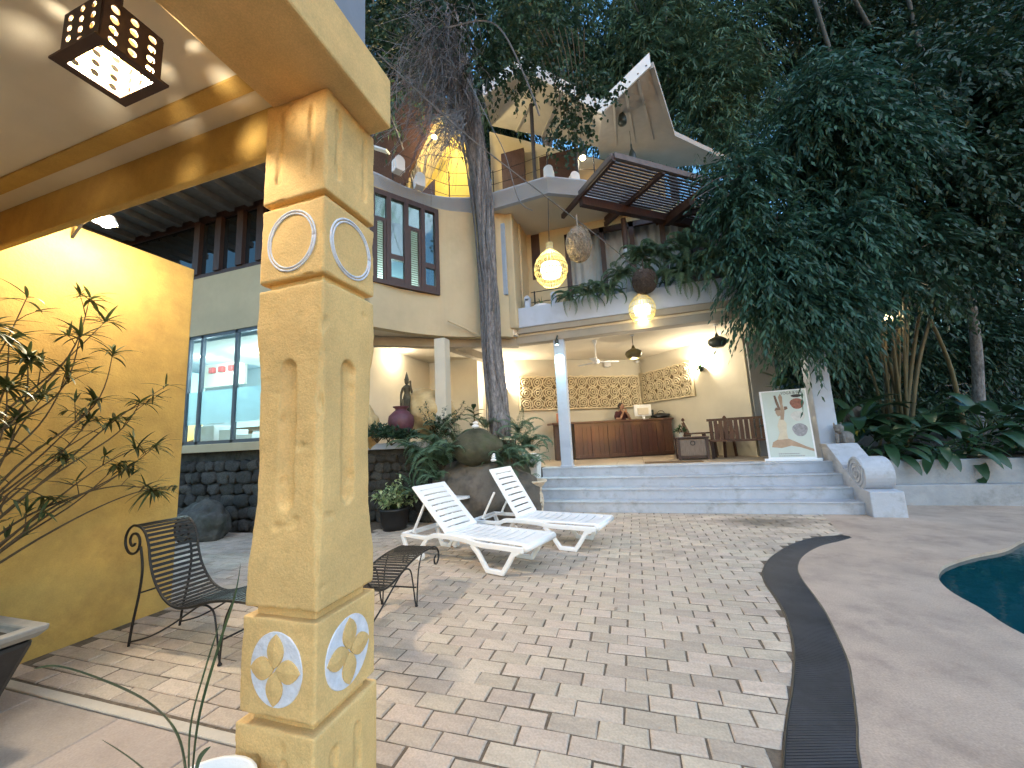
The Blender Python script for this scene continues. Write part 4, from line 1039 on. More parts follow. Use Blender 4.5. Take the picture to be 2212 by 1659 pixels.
# small seated stone guardian on the balustrade shoulder
gs = P(1805,945,Y=9.35); gs = Vector((gs.x+.10,9.30,1.065))
gd = thing('stone_animal', 'small grey stone seated animal statue beside the right column', 'statue', gs)
m_gst = mat('weathered_grey_stone', (0.16,0.155,0.15), 0.9, var=0.3, vscale=14, bump=0.8, bscale=40)
MB().box(gs.x-.17,gs.x+.17,gs.y-.13,gs.y+.13,gs.z,gs.z+.05).build('plinth', m_gst, gd, bevel=.01)
link_mesh('body', rock_mesh('body', m_gst, (.15,.11,.14), 91, 3, .2), gd, (0.03,0,.17))
link_mesh('head', rock_mesh('head', m_gst, (.085,.08,.09), 92, 3, .25), gd, (-.06,-.04,.36))
link_mesh('muzzle', rock_mesh('muzzle', m_gst, (.05,.04,.035), 93, 2, .2), gd, (-.11,-.09,.335))
for s in (-1,1):
    MB().tube([gs+Vector((-.07+.05*s,-.07,.26)),gs+Vector((-.08+.06*s,-.10,.06))],[.035,.028],7).build('foreleg', m_gst, gd, smooth=True)
    MB().tube([gs+Vector((-.06+.05*s,-.01,.42)),gs+Vector((-.06+.06*s,-.01,.48))],[.025,.008],6).build('ear', m_gst, gd)
# ================================================================== HOTEL BUILDING
m_beam = mat('taupe_beam_paint', (0.34,0.30,0.24), .85, var=.1, vscale=3, dirt=(.2,.17,.13), dscale=1.5, damt=.5)
CZ = 4.05                                       # lobby ceiling
FZ0, FZ1 = 7.22, 7.64                           # upper slab edge
hb = thing('hotel_building', 'beige hotel building with curved wall, pale grey slab edges tinted sky blue and open lobby', 'building', (-2,10,0))
# curved upper wall (plan), from behind the pillar to the pilaster
wall_pl = [(p.x,p.y) for p in catmull([(-10.5,5.8,0),(-7.2,5.80,0),(-6.0,5.98,0),(-5.15,6.45,0),(-4.62,7.30,0),(-4.06,7.95,0),(-3.40,8.38,0),(-2.85,8.62,0),(-2.62,8.80,0)],8)]
def strip_wall(pl, z0, z1, th, nm, mt, parent=hb, out=True):
    b = MB(); n_ = len(pl); ins = []
    for i,(x,y) in enumerate(pl):
        a = Vector(pl[max(i-1,0)]); c = Vector(pl[min(i+1,n_-1)]); d = (c-a).normalized(); ins.append((x-d.y*th, y+d.x*th))
    for (x,y),(xi,yi) in zip(pl,ins): b.v += [(x,y,z0),(x,y,z1),(xi,yi,z1),(xi,yi,z0)]
    for i in range(n_-1):
        for j in range(4): a = i*4+j; c = i*4+(j+1)%4; b.f.append((a,c,c+4,a+4))
    b.f += [(0,3,2,1),((n_-1)*4,(n_-1)*4+1,(n_-1)*4+2,(n_-1)*4+3)]
    return b.build(nm, mt, parent, smooth=False)
# window opening between plan stations: window occupies the px 808..940
def sta(px_, z_):                # plan station whose sight line matches px
    best = None
    for i,(x,y) in enumerate(wall_pl):
        d = Vector((x,y,z_))-CAM; kk = d.dot(_f); sx = (d.dot(_r)/kk*FW+.5)*2212
        if best is None or abs(sx-px_) < best[0]: best = (abs(sx-px_), i)
    return best[1]
iA, iB = sta(795,5.8), sta(943,5.8)
WZ0, WZ1 = 4.98, 7.16
strip_wall(wall_pl[iA-6:iB+1], 4.0, WZ0, .2, 'curved_wall', m_beige)
strip_wall(wall_pl[iB:], 4.0, 7.22, .2, 'curved_wall', m_beige)
strip_wall(wall_pl[iA-10:iA+1], 4.0, 7.22, .2, 'curved_wall', m_beige)
strip_wall(wall_pl[iA:iB+1], WZ1, 7.22, .2, 'curved_wall', m_beige)
# shuttered window: chord between stations
m_glassd = glass_mat('window_glass', (0.55,0.62,0.62), .03, .5)
m_cool = mat('cool_lit_room_wall', (0.62,0.74,0.72), .8, var=.04, vscale=3)
pA, pB = Vector((*wall_pl[iA],0)), Vector((*wall_pl[iB],0)); du = (pB-pA).normalized(); nw = Vector((du.y,-du.x,0)); WL = (pB-pA).length
win = MB()
def wpt(s, z, o=0.0): return pA+du*s+nw*o+Vector((0,0,z))
def wbox(s0,s1,z0,z1,o0,o1):
    b = MB(); q = [wpt(s0,z0,o0),wpt(s1,z0,o0),wpt(s1,z0,o1),wpt(s0,z0,o1)]; q += [p+Vector((0,0,z1-z0)) for p in q]
    return b.add(q, [(0,3,2,1),(4,5,6,7),(0,1,5,4),(1,2,6,5),(2,3,7,6),(3,0,4,7)])
mrg = lambda bs: (lambda B: ([B.add(x.v, x.f) for x in bs], B)[1])(MB())
fr = mrg([wbox(0,WL,WZ0,WZ0+.10,-.06,.05),wbox(0,WL,WZ1-.12,WZ1,-.06,.05)]+[wbox(WL*q-.05,WL*q+.05,WZ0+.1,WZ1-.12,-.06,.05) for q in (0.03,.25,.5,.75,.97)])
wino = fr.build('window', m_dwood, hb)
for k_ in range(4):
    s0, s1 = WL*(.03,.25,.5,.75)[k_]+.05, WL*(.25,.5,.75,.97)[k_]-.05
    if k_ % 2 == 0:                  # louvred leaf below a small pane
        zt = WZ0+1.45
        mrg([wbox(s0,s1,zt,zt+.08,-.04,.03),wbox(s0,s0+.06,WZ0+.1,zt,-.04,.03),wbox(s1-.06,s1,WZ0+.1,zt,-.04,.03)]).build('shutter_frame', m_dwood, wino)
        nl = 24
        for i in range(nl):
            z = WZ0+.14+(zt-WZ0-.16)*i/nl; b = MB(); 
            b.add([wpt(s0+.06,z,.02),wpt(s1-.06,z,.02),wpt(s1-.06,z+.03,-.02),wpt(s0+.06,z+.03,-.02),wpt(s0+.06,z+.006,.02),wpt(s1-.06,z+.006,.02),wpt(s1-.06,z+.036,-.02),wpt(s0+.06,z+.036,-.02)],[(0,3,2,1),(4,5,6,7),(0,1,5,4),(1,2,6,5),(2,3,7,6),(3,0,4,7)])
            b.build('louvre', m_dwood, wino)
        wbox(s0,s1,zt+.08,WZ1-.12,-.012,-.008).build('pane', m_glassd, wino)
    else:
        wbox(s0,s1,WZ0+.10,WZ0+.20,-.04,.03).build('sash_rail', m_dwood, wino); wbox(s0,s1,WZ0+.62,WZ0+.74,-.04,.03).build('sash_rail', m_dwood, wino)
        wbox(s0,s1,WZ0+.20,WZ0+.62,-.012,-.008).build('pane', m_glassd, wino); wbox(s0,s1,WZ0+.74,WZ1-.12,-.012,-.008).build('pane', m_glassd, wino)
# the room behind the window, coolly lit low down
MB().add([wpt(-.2,WZ0-.1,-1.1),wpt(WL+.2,WZ0-.1,-1.1),wpt(WL+.2,WZ1+.1,-1.1),wpt(-.2,WZ1+.1,-1.1)],[(0,1,2,3)]).build('room_wall', m_cool, hb)
rl = point('room_tube_light', wpt(WL*.5,WZ0+.15,-.75), 40, (.72,.95,.92), .12, hb)
MB().add([wpt(-.3,WZ1+.02,-1.1),wpt(WL+.3,WZ1+.02,-1.1),wpt(WL+.3,WZ1+.02,-.1),wpt(-.3,WZ1+.02,-.1)],[(0,1,2,3)]).build('room_ceiling', m_cool, hb)

# upper slab edge (fascia) with its soffit
fas_pl = [(p.x,p.y) for p in catmull([(-10.5,5.65,0),(-7.2,5.66,0),(-6.0,5.88,0),(-5.20,6.52,0),(-4.70,7.42,0),(-4.2,7.98,0),(-3.5,8.33,0),(-2.9,8.38,0)],8)]+[(-1.45,8.27),(-.65,8.72),(4.0,12.3)]
poly = fas_pl+[(4,16),(-10.5,16)]
MB().prism(poly, FZ0-.002, FZ1-.03).build('upper_slab', m_creamc, hb)
strip_wall([(x,y) for x,y in fas_pl], FZ0-.01, FZ1, .12, 'slab_edge', m_grey)
bo = [c for c in hb.children if c.name.startswith('slab_edge')][0]
# push the fascia strip just outside the slab
for v_ in bo.data.vertices: pass
# first floor slab over the lobby, planter balcony
MB().prism([(-10.5,6.0),(-6.0,6.2),(-5.05,6.75),(-4.5,7.55),(-3.95,8.15),(-3.3,8.55),(-2.6,8.80),(-2.55,9.02),(3.75,9.02),(3.75,12),(7,16),(-10.5,16)], CZ, 4.20).build('first_slab', m_creamc, hb)
MB().box(-2.62,2.95,8.90,9.018,4.24,4.74).build('balcony_planter', m_grey, hb, bevel=.012)
MB().box(-2.62,2.95,9.018,9.35,4.201,4.42).build('planter_soil', m_soil, hb)
MB().box(-2.62,2.95,9.35,9.45,4.201,4.60).build('planter_back', m_grey, hb)
MB().box(-2.62,3.3,9.02,9.30,3.86,CZ-.001).build('edge_beam', m_beam, hb, bevel=.01)
MB().box(-2.6,2.95,8.93,9.02,4.10,4.238).build('edge_drip', m_beam, hb)
# beam under the curved wall to the left column
MB().bar((-4.33,8.30,3.93),(-2.60,9.15,3.93),.22,.22).build('lobby_beam', m_beam, hb)
MB().bar((-4.33,8.30,3.93),(-6.3,6.9,3.93),.22,.22).build('lobby_beam', m_beam, hb)
MB().bar((-4.33,8.30,3.94),(-3.9,12.0,3.94),.22,.20).build('lobby_beam', m_beam, hb)
MB().bar((3.1,9.2,3.93),(2.6,13.0,3.93),.22,.22).build('lobby_beam', m_beam, hb)
# lobby back walls
c0 = Vector((.39,14.0)); cl = Vector((-3.4,11.75)); cr = Vector((1.85,12.2))
dl = (cl-c0).normalized(); drr = (cr-c0).normalized()
wl0 = c0+dl*5.6; wr1 = c0+drr*4.2
wr1 = Vector((P(1617,800,Y=10).x, 10)); 
# find where the right wall is seen at px 1617
best = None
for i in range(200):
    s = i*.03; q = c0+drr*s; d = Vector((q.x,q.y,2.5))-CAM; kk = d.dot(_f); sx = (d.dot(_r)/kk*FW+.5)*2212
    if best is None or abs(sx-1617) < best[0]: best = (abs(sx-1617), q)
wr1 = best[1]
strip_wall([tuple(wl0),tuple(c0)], LZ-.05, CZ, .15, 'lobby_wall', m_cream)
strip_wall([tuple(c0),tuple(wr1)], LZ-.05, CZ, .15, 'lobby_wall', m_cream)
strip_wall([(-11.5,wl0.y-.35),(wl0.x+.0,wl0.y-.35)], 0, CZ, .15, 'lobby_wall', m_cream)
strip_wall([(wl0.x,wl0.y-.348),(wl0.x+.001,wl0.y+.02)], 0, CZ, .12, 'lobby_wall', m_cream)
strip_wall([(-6.2,6.4),(-6.2,wl0.y-.3)], 0, CZ, -.12, 'lobby_wall', m_cream)
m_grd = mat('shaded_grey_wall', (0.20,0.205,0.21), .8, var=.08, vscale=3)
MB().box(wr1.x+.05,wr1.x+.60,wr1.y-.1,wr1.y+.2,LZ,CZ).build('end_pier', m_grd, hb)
# pilaster and balcony room
MB().box(-2.86,-2.50,8.74,9.3,4.201,7.22).build('pilaster', m_beige, hb, bevel=.03)
MB().box(-2.86,-2.62,9.0,9.3,3.95,4.20).build('pilaster_foot', m_beige, hb, bevel=.03)
u39 = Vector((.78,.626,0)); 
bw0 = Vector((-2.5,9.95,0)); 
nX0 = P(1143,470,Y=9.95).x; nX1 = P(1162,470,Y=9.95).x; nz1 = P(1150,470,Y=9.95).z; nz0 = P(1152,605,Y=9.95).z
dX0 = P(1216,480,Y=9.95).x; dX1 = 2.6; dz1 = P(1290,492,Y=9.95).z
b = MB().box(-2.5,nX0,9.95,10.1,4.2,7.22).box(nX1,dX0,9.95,10.1,4.2,7.22).box(nX0,nX1,9.95,10.1,4.2,nz0).box(nX0,nX1,9.95,10.1,nz1,7.22).box(dX0,4.5,9.95,10.1,dz1,7.22)
b.build('balcony_wall', m_beige, hb)
MB().box(nX0,nX1,10.0,10.03,nz0,nz1).build('slot_window', m_dwood, hb)
MB().box(-2.5,-2.45,9.3,9.95,4.2,7.22).build('return_wall', m_beige, hb)
# sliding door with curtains
dfr = mrg([MB().box(x_-.06,x_+.06,9.97,10.06,4.2,dz1) for x_ in (dX0+.06,dX0+1.0,dX0+1.75,dX0+2.5)]+[MB().box(dX0,4.5,9.97,10.06,dz1-.14,dz1)]).build('balcony_door', m_dwood, hb)
m_curt = mat('pale_curtain', (0.46,0.50,0.55), .9, var=.06, vscale=4, trans=.2)
cu = MB(); N = 90
for i in range(N+1):
    x = dX0+.1+ (2.8)*i/N; y = 10.22+.035*math.sin(i*.95)+.02*math.sin(i*.37); cu.v += [(x,y,4.22),(x,y,dz1-.05)]
cu.f = [(2*i,2*i+2,2*i+3,2*i+1) for i in range(N)]
cu.build('curtain', m_curt, dfr, smooth=True)
MB().box(-2.4,4.5,11.5,11.6,4.2,7.2).build('room_wall', m_dwood, hb)
# blue-grey wing seen between trunk and pilaster
m_blue = mat('blue_grey_shutter', (0.30,0.37,0.47), .7, var=.1, vscale=4)
q = P(1085,540,Y=8.70); MB().box(q.x-.12,q.x+.10,8.66,8.72,5.05,6.95).build('blue_shutter', m_blue, hb, bevel=.02)
# hairline pipe on the curved wall
MB().tube([P(968,693,Y=7.86),P(1010,712,Y=8.2),P(1040,727,Y=8.3)],.022,6).build('drain_pipe', m_beige, hb)

# lower left wing: stone base, office window, clerestory
OY = 5.80
oz0, oz1 = P(480,958,Y=OY).z, P(480,716,Y=OY).z
MB().box(-12.5,-6.35,OY+.14,OY+.5,-.05,oz0-.16).build('stone_base', m_stonew, hb)
rub = thing('rubble_wall', 'dark rough rubble wall below the lit office window', 'wall', (-8.2,OY,0))
rubble(rub, -10.2,-6.3, OY+.06, 0, oz0-.18, .26, 7)
MB().box(-12.5,-6.2,OY-.05,OY+.35,oz0-.165,oz0).build('window_sill', m_beige, hb, bevel=.01)
bz1 = P(480,590,Y=OY).z
MB().box(-12.5,-6.35,OY,OY+.2,oz1,bz1).build('band_wall', m_beige, hb)
MB().box(-6.58,-6.2,OY,OY+.35,oz0,oz1).build('pier', m_beige, hb)
m_alu = mat('grey_aluminium', (0.10,0.115,0.14), .45, var=.08, vscale=8, metal=.4)
xs = [P(x_,840,Y=OY).x for x_ in (400,428,503,575)]
ow = mrg([MB().box(x_-.035,x_+.035,OY+.02,OY+.09,oz0,oz1) for x_ in xs+[-10.6,-11.6]]+[MB().box(-12.0,-6.58,OY+.02,OY+.09,oz1-.07,oz1-.001),MB().box(-12.0,-6.58,OY+.02,OY+.09,oz0+.001,oz0+.07)]).build('office_window', m_alu, hb)
m_oglass = glass_mat('office_glass', (0.86,0.95,0.96), .02, .15)
m_frost = mat('frosted_film', (0.66,0.80,0.84), .6, var=.03, vscale=3, trans=.6)
fz0, fz1 = P(480,925,Y=OY).z-.0, P(480,855,Y=OY).z
fz0, fz1 = P(480,913,Y=OY).z, P(480,840,Y=OY).z
edges = [-11.6,-10.6]+xs
edges = sorted(edges)+[-6.58]
for a, c in zip(edges[:-1], edges[1:]):
    if c-a < .1: continue
    po = MB().box(a+.036,c-.036,OY+.05,OY+.056,oz0+.071,oz1-.071).build('pane', m_oglass, ow)
    MB().box(a+.036,c-.036,OY+.062,OY+.065,fz0,fz1).build('frosted_band', m_frost, ow)
# the office itself
m_off = mat('office_wall_paint', (0.66,0.74,0.76), .8, var=.03, vscale=3)
b = MB(); b.add([(-14,OY+3.6,.9),(-6.3,OY+3.6,.9),(-6.3,OY+3.6,4.9),(-14,OY+3.6,4.9)],[(0,1,2,3)]); b.add([(-6.35,OY+.4,.9),(-6.35,OY+3.6,.9),(-6.35,OY+3.6,4.9),(-6.35,OY+.4,4.9)],[(0,1,2,3)])
b.add([(-14,OY+.2,4.25),(-6.25,OY+.2,4.25),(-6.25,OY+3.6,4.25),(-14,OY+3.6,4.25)],[(0,1,2,3)]); b.add([(-14,OY+.2,1.2),(-6.25,OY+.2,1.2),(-6.25,OY+3.6,1.2),(-14,OY+3.6,1.2)],[(0,1,2,3)])
b.build('office_room', m_off, hb)
m_tube = mat('fluorescent_tube', (1,1,1), .5, emit=(.80,.97,1.0), estr=9)
tl = thing('tube_light', 'fluorescent tube light on the office ceiling behind the window', 'lamp', (-10.6,OY+1.5,4.2))
MB().box(-11.3,-9.9,OY+1.45,OY+1.55,4.19,4.24).build('housing', m_white, tl); MB().tube([(-11.25,OY+1.5,4.165),(-9.95,OY+1.5,4.165)],.018,8).build('tube', m_tube, tl)
for x_ in (-11.0,-9.0,-7.6): point('tube_glow',(x_,OY+1.5,4.0),120,(.78,.95,1.0),.25,tl)
def inoffice(px_,py_,dy): return P(px_,py_,Y=OY+dy)
d0 = inoffice(530,925,1.6)
dk = thing('office_desk', 'dark wooden desk inside the lit office', 'desk', (d0.x,d0.y,1.2))
MB().box(d0.x-.5,d0.x+.9,d0.y-.3,d0.y+.4,d0.z-.08,d0.z).build('top', m_dwood, dk); MB().box(d0.x-.45,d0.x-.35,d0.y-.25,d0.y-.15,1.2,d0.z-.08).build('leg', m_dwood, dk); MB().box(d0.x+.3,d0.x+.42,d0.y-.25,d0.y-.13,1.2,d0.z-.08).build('leg', m_dwood, dk); MB().box(d0.x-.35,d0.x+.3,d0.y-.2,d0.y-.17,d0.z-.45,d0.z-.08).build('apron', m_dwood, dk)
m_box = mat('white_cardboard', (.70,.74,.78), .7, var=.05, vscale=5)
def carton(x_,y_,w,h,dy,lb):
    q = inoffice(x_,y_,dy); tag(MB().box(q.x-w/2,q.x+w/2,q.y-.2,q.y+.2,1.2,q.z+h/2).build('carton', m_box, None, bevel=.01, loc=(q.x,q.y,1.2)), lb, 'box', 'cartons in the office')
carton(460,935,.62,.30,.6,'white carton below the office window on the left'); carton(505,940,.36,.24,.6,'small white carton beside the wide one in the office'); carton(545,945,.45,.14,.7,'low white carton at the right end of the office window')
m_red = mat('red_enamel', (.42,.05,.04), .4); q = inoffice(462,912,.7)
tag(MB().box(q.x-.28,q.x+.2,q.y-.12,q.y+.12,q.z-.03,q.z+.02).box(q.x-.2,q.x+.28,q.y-.1,q.y+.1,q.z+.021,q.z+.06).build('file_stack', m_dwood, None, loc=tuple(q)), 'dark files stacked on the carton in the office', 'files')
q = inoffice(485,798,2.6); sh_ = thing('wall_shelf', 'pale wall panel with red electrical boxes inside the office', 'shelf', q)
MB().box(q.x-.9,q.x+.8,q.y,q.y+.1,q.z-.5,q.z+.45).build('back_board', m_cream, sh_)
for i in range(3): MB().box(q.x-.52+i*.40,q.x-.34+i*.40,q.y-.12,q.y-.001,q.z-.09,q.z+.09).build('red_box', m_red, sh_, bevel=.02)
# clerestory band above, dark timber and mirror-like glass, eave with rafters
ez1 = P(480,455,Y=OY).z
cw = MB().box(-12.5,-6.0,OY+.02,OY+.14,bz1,bz1+.10).box(-12.5,-6.0,OY+.02,OY+.14,ez1-.15,ez1).build('clerestory_window', m_dwood, hb)
for x_ in (425,470,517,560): q = P(x_,540,Y=OY); MB().box(q.x-.09,q.x+.09,OY-.02,OY+.14,bz1+.1,ez1-.15).build('mullion', m_dwood, cw)
m_mir = mat('dark_window_glass', (0.012,0.014,0.016), .03, spec=.9)
MB().box(-12.4,-6.1,OY+.07,OY+.08,bz1+.1,ez1-.15).build('pane', m_mir, cw)
m_eave = mat('grey_timber_eave', (0.16,0.155,0.15), .8, var=.15, vscale=6)
MB().box(-12.5,-5.0,OY-1.1,OY+.3,ez1,ez1+.08).build('eave_board', m_eave, hb)
for i in range(13): MB().box(-12+i*.55,-11.85+i*.55,OY-1.15,OY-.05,ez1-.14,ez1-.001).build('rafter', m_eave, hb)

# ------------------------------------------------------------------ columns
def column(c, w, z0, z1, label, mt, capw=0):
    t = thing('column', label, 'column', (c[0],c[1],z0), group='lobby columns')
    MB().box(c[0]-w/2,c[0]+w/2,c[1]-w/2,c[1]+w/2,z0,z1).build('shaft', mt, t, bevel=.012)
    MB().box(c[0]-w/2-.02,c[0]+w/2+.02,c[1]-w/2-.02,c[1]+w/2+.02,z0+.001,z0+.05).build('base', mt, t, bevel=.008); return t
x1_ = P(1225,990,Y=9.16).x
column((x1_,9.16),.25,LZ,3.86,'square pale sky-tinted grey column left of the lobby steps', m_grey)
x2_ = P(1768,850,Y=9.55).x
column((x2_,9.55),.34,LZ,CZ,'wide pale grey column behind the scrolled balustrade', m_grey)
lc = P(956,800,k=8.55)
column((lc.x,lc.y),.26,cz-.1,3.82,'beige square column in the planting bed behind the shrub', m_cream)
m_ghost = None
# ------------------------------------------------------------------ lobby ceiling details, lamps
def pendant(px_, py_, k_, label, lit, prof, mt, drop, group):
    p = P(px_, py_, k=k_); t = thing('pendant_lamp', label, 'lamp', p, group=group)
    MB().lathe(prof, p, 20).build('shade', mt, t, smooth=True)
    MB().tube([(p.x,p.y,p.z+prof[-1][1]-.01),(p.x,p.y,drop)],.008,5).build('cord', m_black, t)
    MB().lathe([(.05,-.03),(.05,-.002)],(p.x,p.y,drop),10).build('ceiling_rose', m_white, t)
    if lit: 
        MB().lathe([(.004,-.01),(.05,.01),(.05,.05),(.02,.07)],(p.x,p.y,p.z+.015),12).build('bulb', m_bulb, t, smooth=True)
        point('pendant_light',(p.x,p.y,p.z-.06),lit,WARM,.06,t)
m_dgreen = mat('dark_green_enamel', (0.02,0.03,0.03), .4, var=.1, vscale=5); m_brass = mat('brass_green_enamel', (0.10,0.085,0.03), .4, var=.1, vscale=5)
shp = [(.13,.0),(.18,.05),(.215,.13),(.20,.19),(.12,.24),(.05,.27),(.03,.33),(.012,.36)]
pendant(1370,775,9.9,'bulbous green pendant lamp glowing over the reception desk',40,shp,m_brass,CZ,'lobby pendants')
pendant(1551,750,9.3,'bulbous dark pendant lamp hanging unlit near the lobby corner',0,shp,m_dgreen,CZ,'lobby pendants')
fp_ = P(1288,782,k=10.3); fan = thing('ceiling_fan', 'white ceiling fan hanging in the lobby', 'fan', fp_)
MB().lathe([(.06,-.05),(.09,-.02),(.09,.05),(.03,.09),(.03,.14)],fp_,16).build('motor', m_white, fan, smooth=True)
MB().tube([(fp_.x,fp_.y,fp_.z+.1),(fp_.x,fp_.y,CZ)],.018,8).build('rod', m_white, fan)
MB().lathe([(.07,0),(.03,-.12),(.02,-.14)],(fp_.x,fp_.y,CZ),12).build('canopy', m_white, fan)
for i in range(3):
    a = R(25+120*i); d = Vector((math.cos(a),math.sin(a),0)); MB().bar(fp_+d*.09,fp_+d*.62,.13,.008).build('blade', m_white, fan)
def onwall(o2, dir2, px_, off=.0):
    best = None
    for i in range(400):
        s = i*.016; q_ = o2+dir2*s; d = Vector((q_.x,q_.y,2.5))-CAM; kk = d.dot(_f); sx = (d.dot(_r)/kk*FW+.5)*2212
        if best is None or abs(sx-px_) < best[0]: best = (abs(sx-px_), s)
    s = best[1]; q_ = o2+dir2*s; return s, q_
def zat(q_, py_, px_):
    best = None
    for i in range(400):
        z = .8+i*.01; d = Vector((q_.x,q_.y,z))-CAM; kk = d.dot(_f); sy = 829.5-d.dot(_u)/kk*FW*2212
        if best is None or abs(sy-py_) < best[0]: best = (abs(sy-py_), z)
    return best[1]
# relief panels of roses: frame slab + rows of rose reliefs
m_rose = mat('cream_relief_plaster', (0.72,0.62,0.43), .8, var=.08, vscale=12)
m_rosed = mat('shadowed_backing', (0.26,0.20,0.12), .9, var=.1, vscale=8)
def rose_mesh():
    b = MB(); r_ = random.Random(2)
    for ring, (rad, n_) in enumerate(((.040,3),(.090,4),(.140,5))):
        for i in range(n_):
            a0 = 2*math.pi*i/n_+ring*.7; a1 = a0+2*math.pi/n_*1.12; pts = []
            for j in range(7):
                t = j/6; a = a0+(a1-a0)*t; rr_ = rad*(1+.16*math.sin(math.pi*t))*(1.0+.06*(1-2*t)); pts.append((rr_*math.cos(a), -.018-.012*(3-ring)-.006*math.sin(math.pi*t), rr_*math.sin(a)))
            b.tube(pts, .0165, 5)
    return b.mesh('rose', m_rose, True)
RM = rose_mesh()
def relief(label, o2, dir2, pxa, pxb, pya, pyb, ncol, flip):
    sa, qa = onwall(o2, dir2, pxa); sb, qb = onwall(o2, dir2, pxb)
    z1_ = zat(qa, pya, pxa); z0_ = zat(qa, pyb, pxa); W_ = abs(sb-sa); o3 = Vector((qa.x,qa.y,0)); dd = Vector((qb.x-qa.x,qb.y-qa.y,0)).normalized(); nr = Vector((dd.y,-dd.x,0))
    t = thing('rose_relief', label, 'wall relief', (qa.x,qa.y,z0_), group='rose reliefs')
    def pt(s,z,o): return o3+dd*s+nr*o+Vector((0,0,z))
    def pbox(s0,s1,za,zb,oa,ob): return MB().add([pt(s0,za,oa),pt(s1,za,oa),pt(s1,za,ob),pt(s0,za,ob),pt(s0,zb,oa),pt(s1,zb,oa),pt(s1,zb,ob),pt(s0,zb,ob)],[(0,3,2,1),(4,5,6,7),(0,1,5,4),(1,2,6,5),(2,3,7,6),(3,0,4,7)])
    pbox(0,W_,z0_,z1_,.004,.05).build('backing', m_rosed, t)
    fw = .045
    mrg([pbox(0,W_,z0_,z0_+fw,.051,.11),pbox(0,W_,z1_-fw,z1_,.051,.11),pbox(0,fw,z0_+fw,z1_-fw,.051,.11),pbox(W_-fw,W_,z0_+fw,z1_-fw,.051,.11)]).build('frame', m_rose, t)
    H_ = z1_-z0_; r_ = random.Random(ncol); cw_ = (W_-.06)/ncol; ch_ = (H_-.06)/3
    for i in range(ncol):
        for j in range(3):
            p = pt(.03+cw_*(i+.5), z0_+.03+ch_*(j+.5), .062); sc = min(cw_,ch_)/.31
            o = link_mesh('rose', RM, t, p-t.location, (0, r_.uniform(0,6), math.atan2(dd.y,dd.x)), ); o.rotation_mode = 'XYZ'
            o.matrix_local = Matrix.Translation(p-t.location) @ Matrix.Rotation(math.atan2(dd.y,dd.x),4,'Z') @ Matrix.Rotation(r_.uniform(0,6),4,'Y') @ Matrix.Diagonal((cw_/.30,1.3,ch_/.30,1))
    return t
relief('long cream relief of carved roses on the lobby wall behind the desk', c0, dl, 1121, 1382, 815, 888, 11, False)
relief('short cream relief of carved roses right of the lobby corner', c0, drr, 1389, 1505, 808, 872, 6, True)
# sconces
def sconce(px_, py_, o2, dir2, pw, label, leafy):
    s, q_ = onwall(o2, dir2, px_); z = zat(q_, py_, px_); d3 = Vector((dir2.x,dir2.y,0)); nr = Vector((d3.y,-d3.x,0)); 
    if nr.dot(CAM-Vector((q_.x,q_.y,CAM.z))) < 0: nr = -nr
    p = Vector((q_.x,q_.y,z))+nr*.10; t = thing('wall_sconce', label, 'lamp', p, group='lobby sconces')
    MB().lathe([(.02,-.10),(.07,-.04),(.09,.03),(.08,.05),(.06,.0)],p,12).build('cup', m_dgreen, t, smooth=True)
    MB().lathe([(.01,.02),(.035,.03),(.03,.07)],p,10).build('bulb', m_bulb, t)
    MB().bar(p-nr*.099,p-nr*.03,.03,.03).build('bracket', m_dgreen, t)
    if leafy:
        b = MB(); r_ = random.Random(4)
        for i in range(18): blade(b, p+nr*.06, Vector((r_.gauss(0,1),r_.gauss(0,1),r_.gauss(.2,.8)))+nr*.4, r_.uniform(.10,.2), .06, n=3, shape='oval')
        b.build('leaves', m_big, t)
    point('sconce_light', p+nr*.05+Vector((0,0,.14)), pw, WARM, .05, t)
sconce(1527,795,c0,drr,64,'wall sconce wreathed in dark leaves right of the rose relief',True)
sconce(1088,835,c0,dl,78,'bright wall sconce half hidden behind the tree trunk',False)
dlp = P(862,757,z=CZ-.02); dn = thing('downlight', 'small recessed downlight in the lobby ceiling above the statue', 'lamp', dlp)
MB().lathe([(.09,-.01),(.09,.018)],dlp,16).build('trim', m_white, dn); MB().lathe([(.06,-.018),(.06,-.011)],dlp,16).build('lens', m_bulb, dn); point('downlight_light', dlp-Vector((0,0,.10)), 20, WARM, .06, dn)
s_, q_ = onwall(c0, dl, 1320); zz = zat(q_, 787, 1320); tag(MB().obox((q_.x,q_.y-.1,zz),.22,.12,.22).build('wall_speaker', m_white, None, loc=(q_.x,q_.y-.1,zz-.11), bevel=.03), 'white rounded speaker box high on the lobby wall', 'speaker')
s_, q_ = onwall(c0, drr, 1393); zz = zat(q_, 783, 1393); tag(MB().tube([(q_.x-.12,q_.y-.2,zz),(q_.x-.12,q_.y-.08,zz+.03)],.05,10).build('security_camera', m_white, None, loc=(q_.x,q_.y-.1,zz)), 'small white security camera in the lobby corner', 'camera')
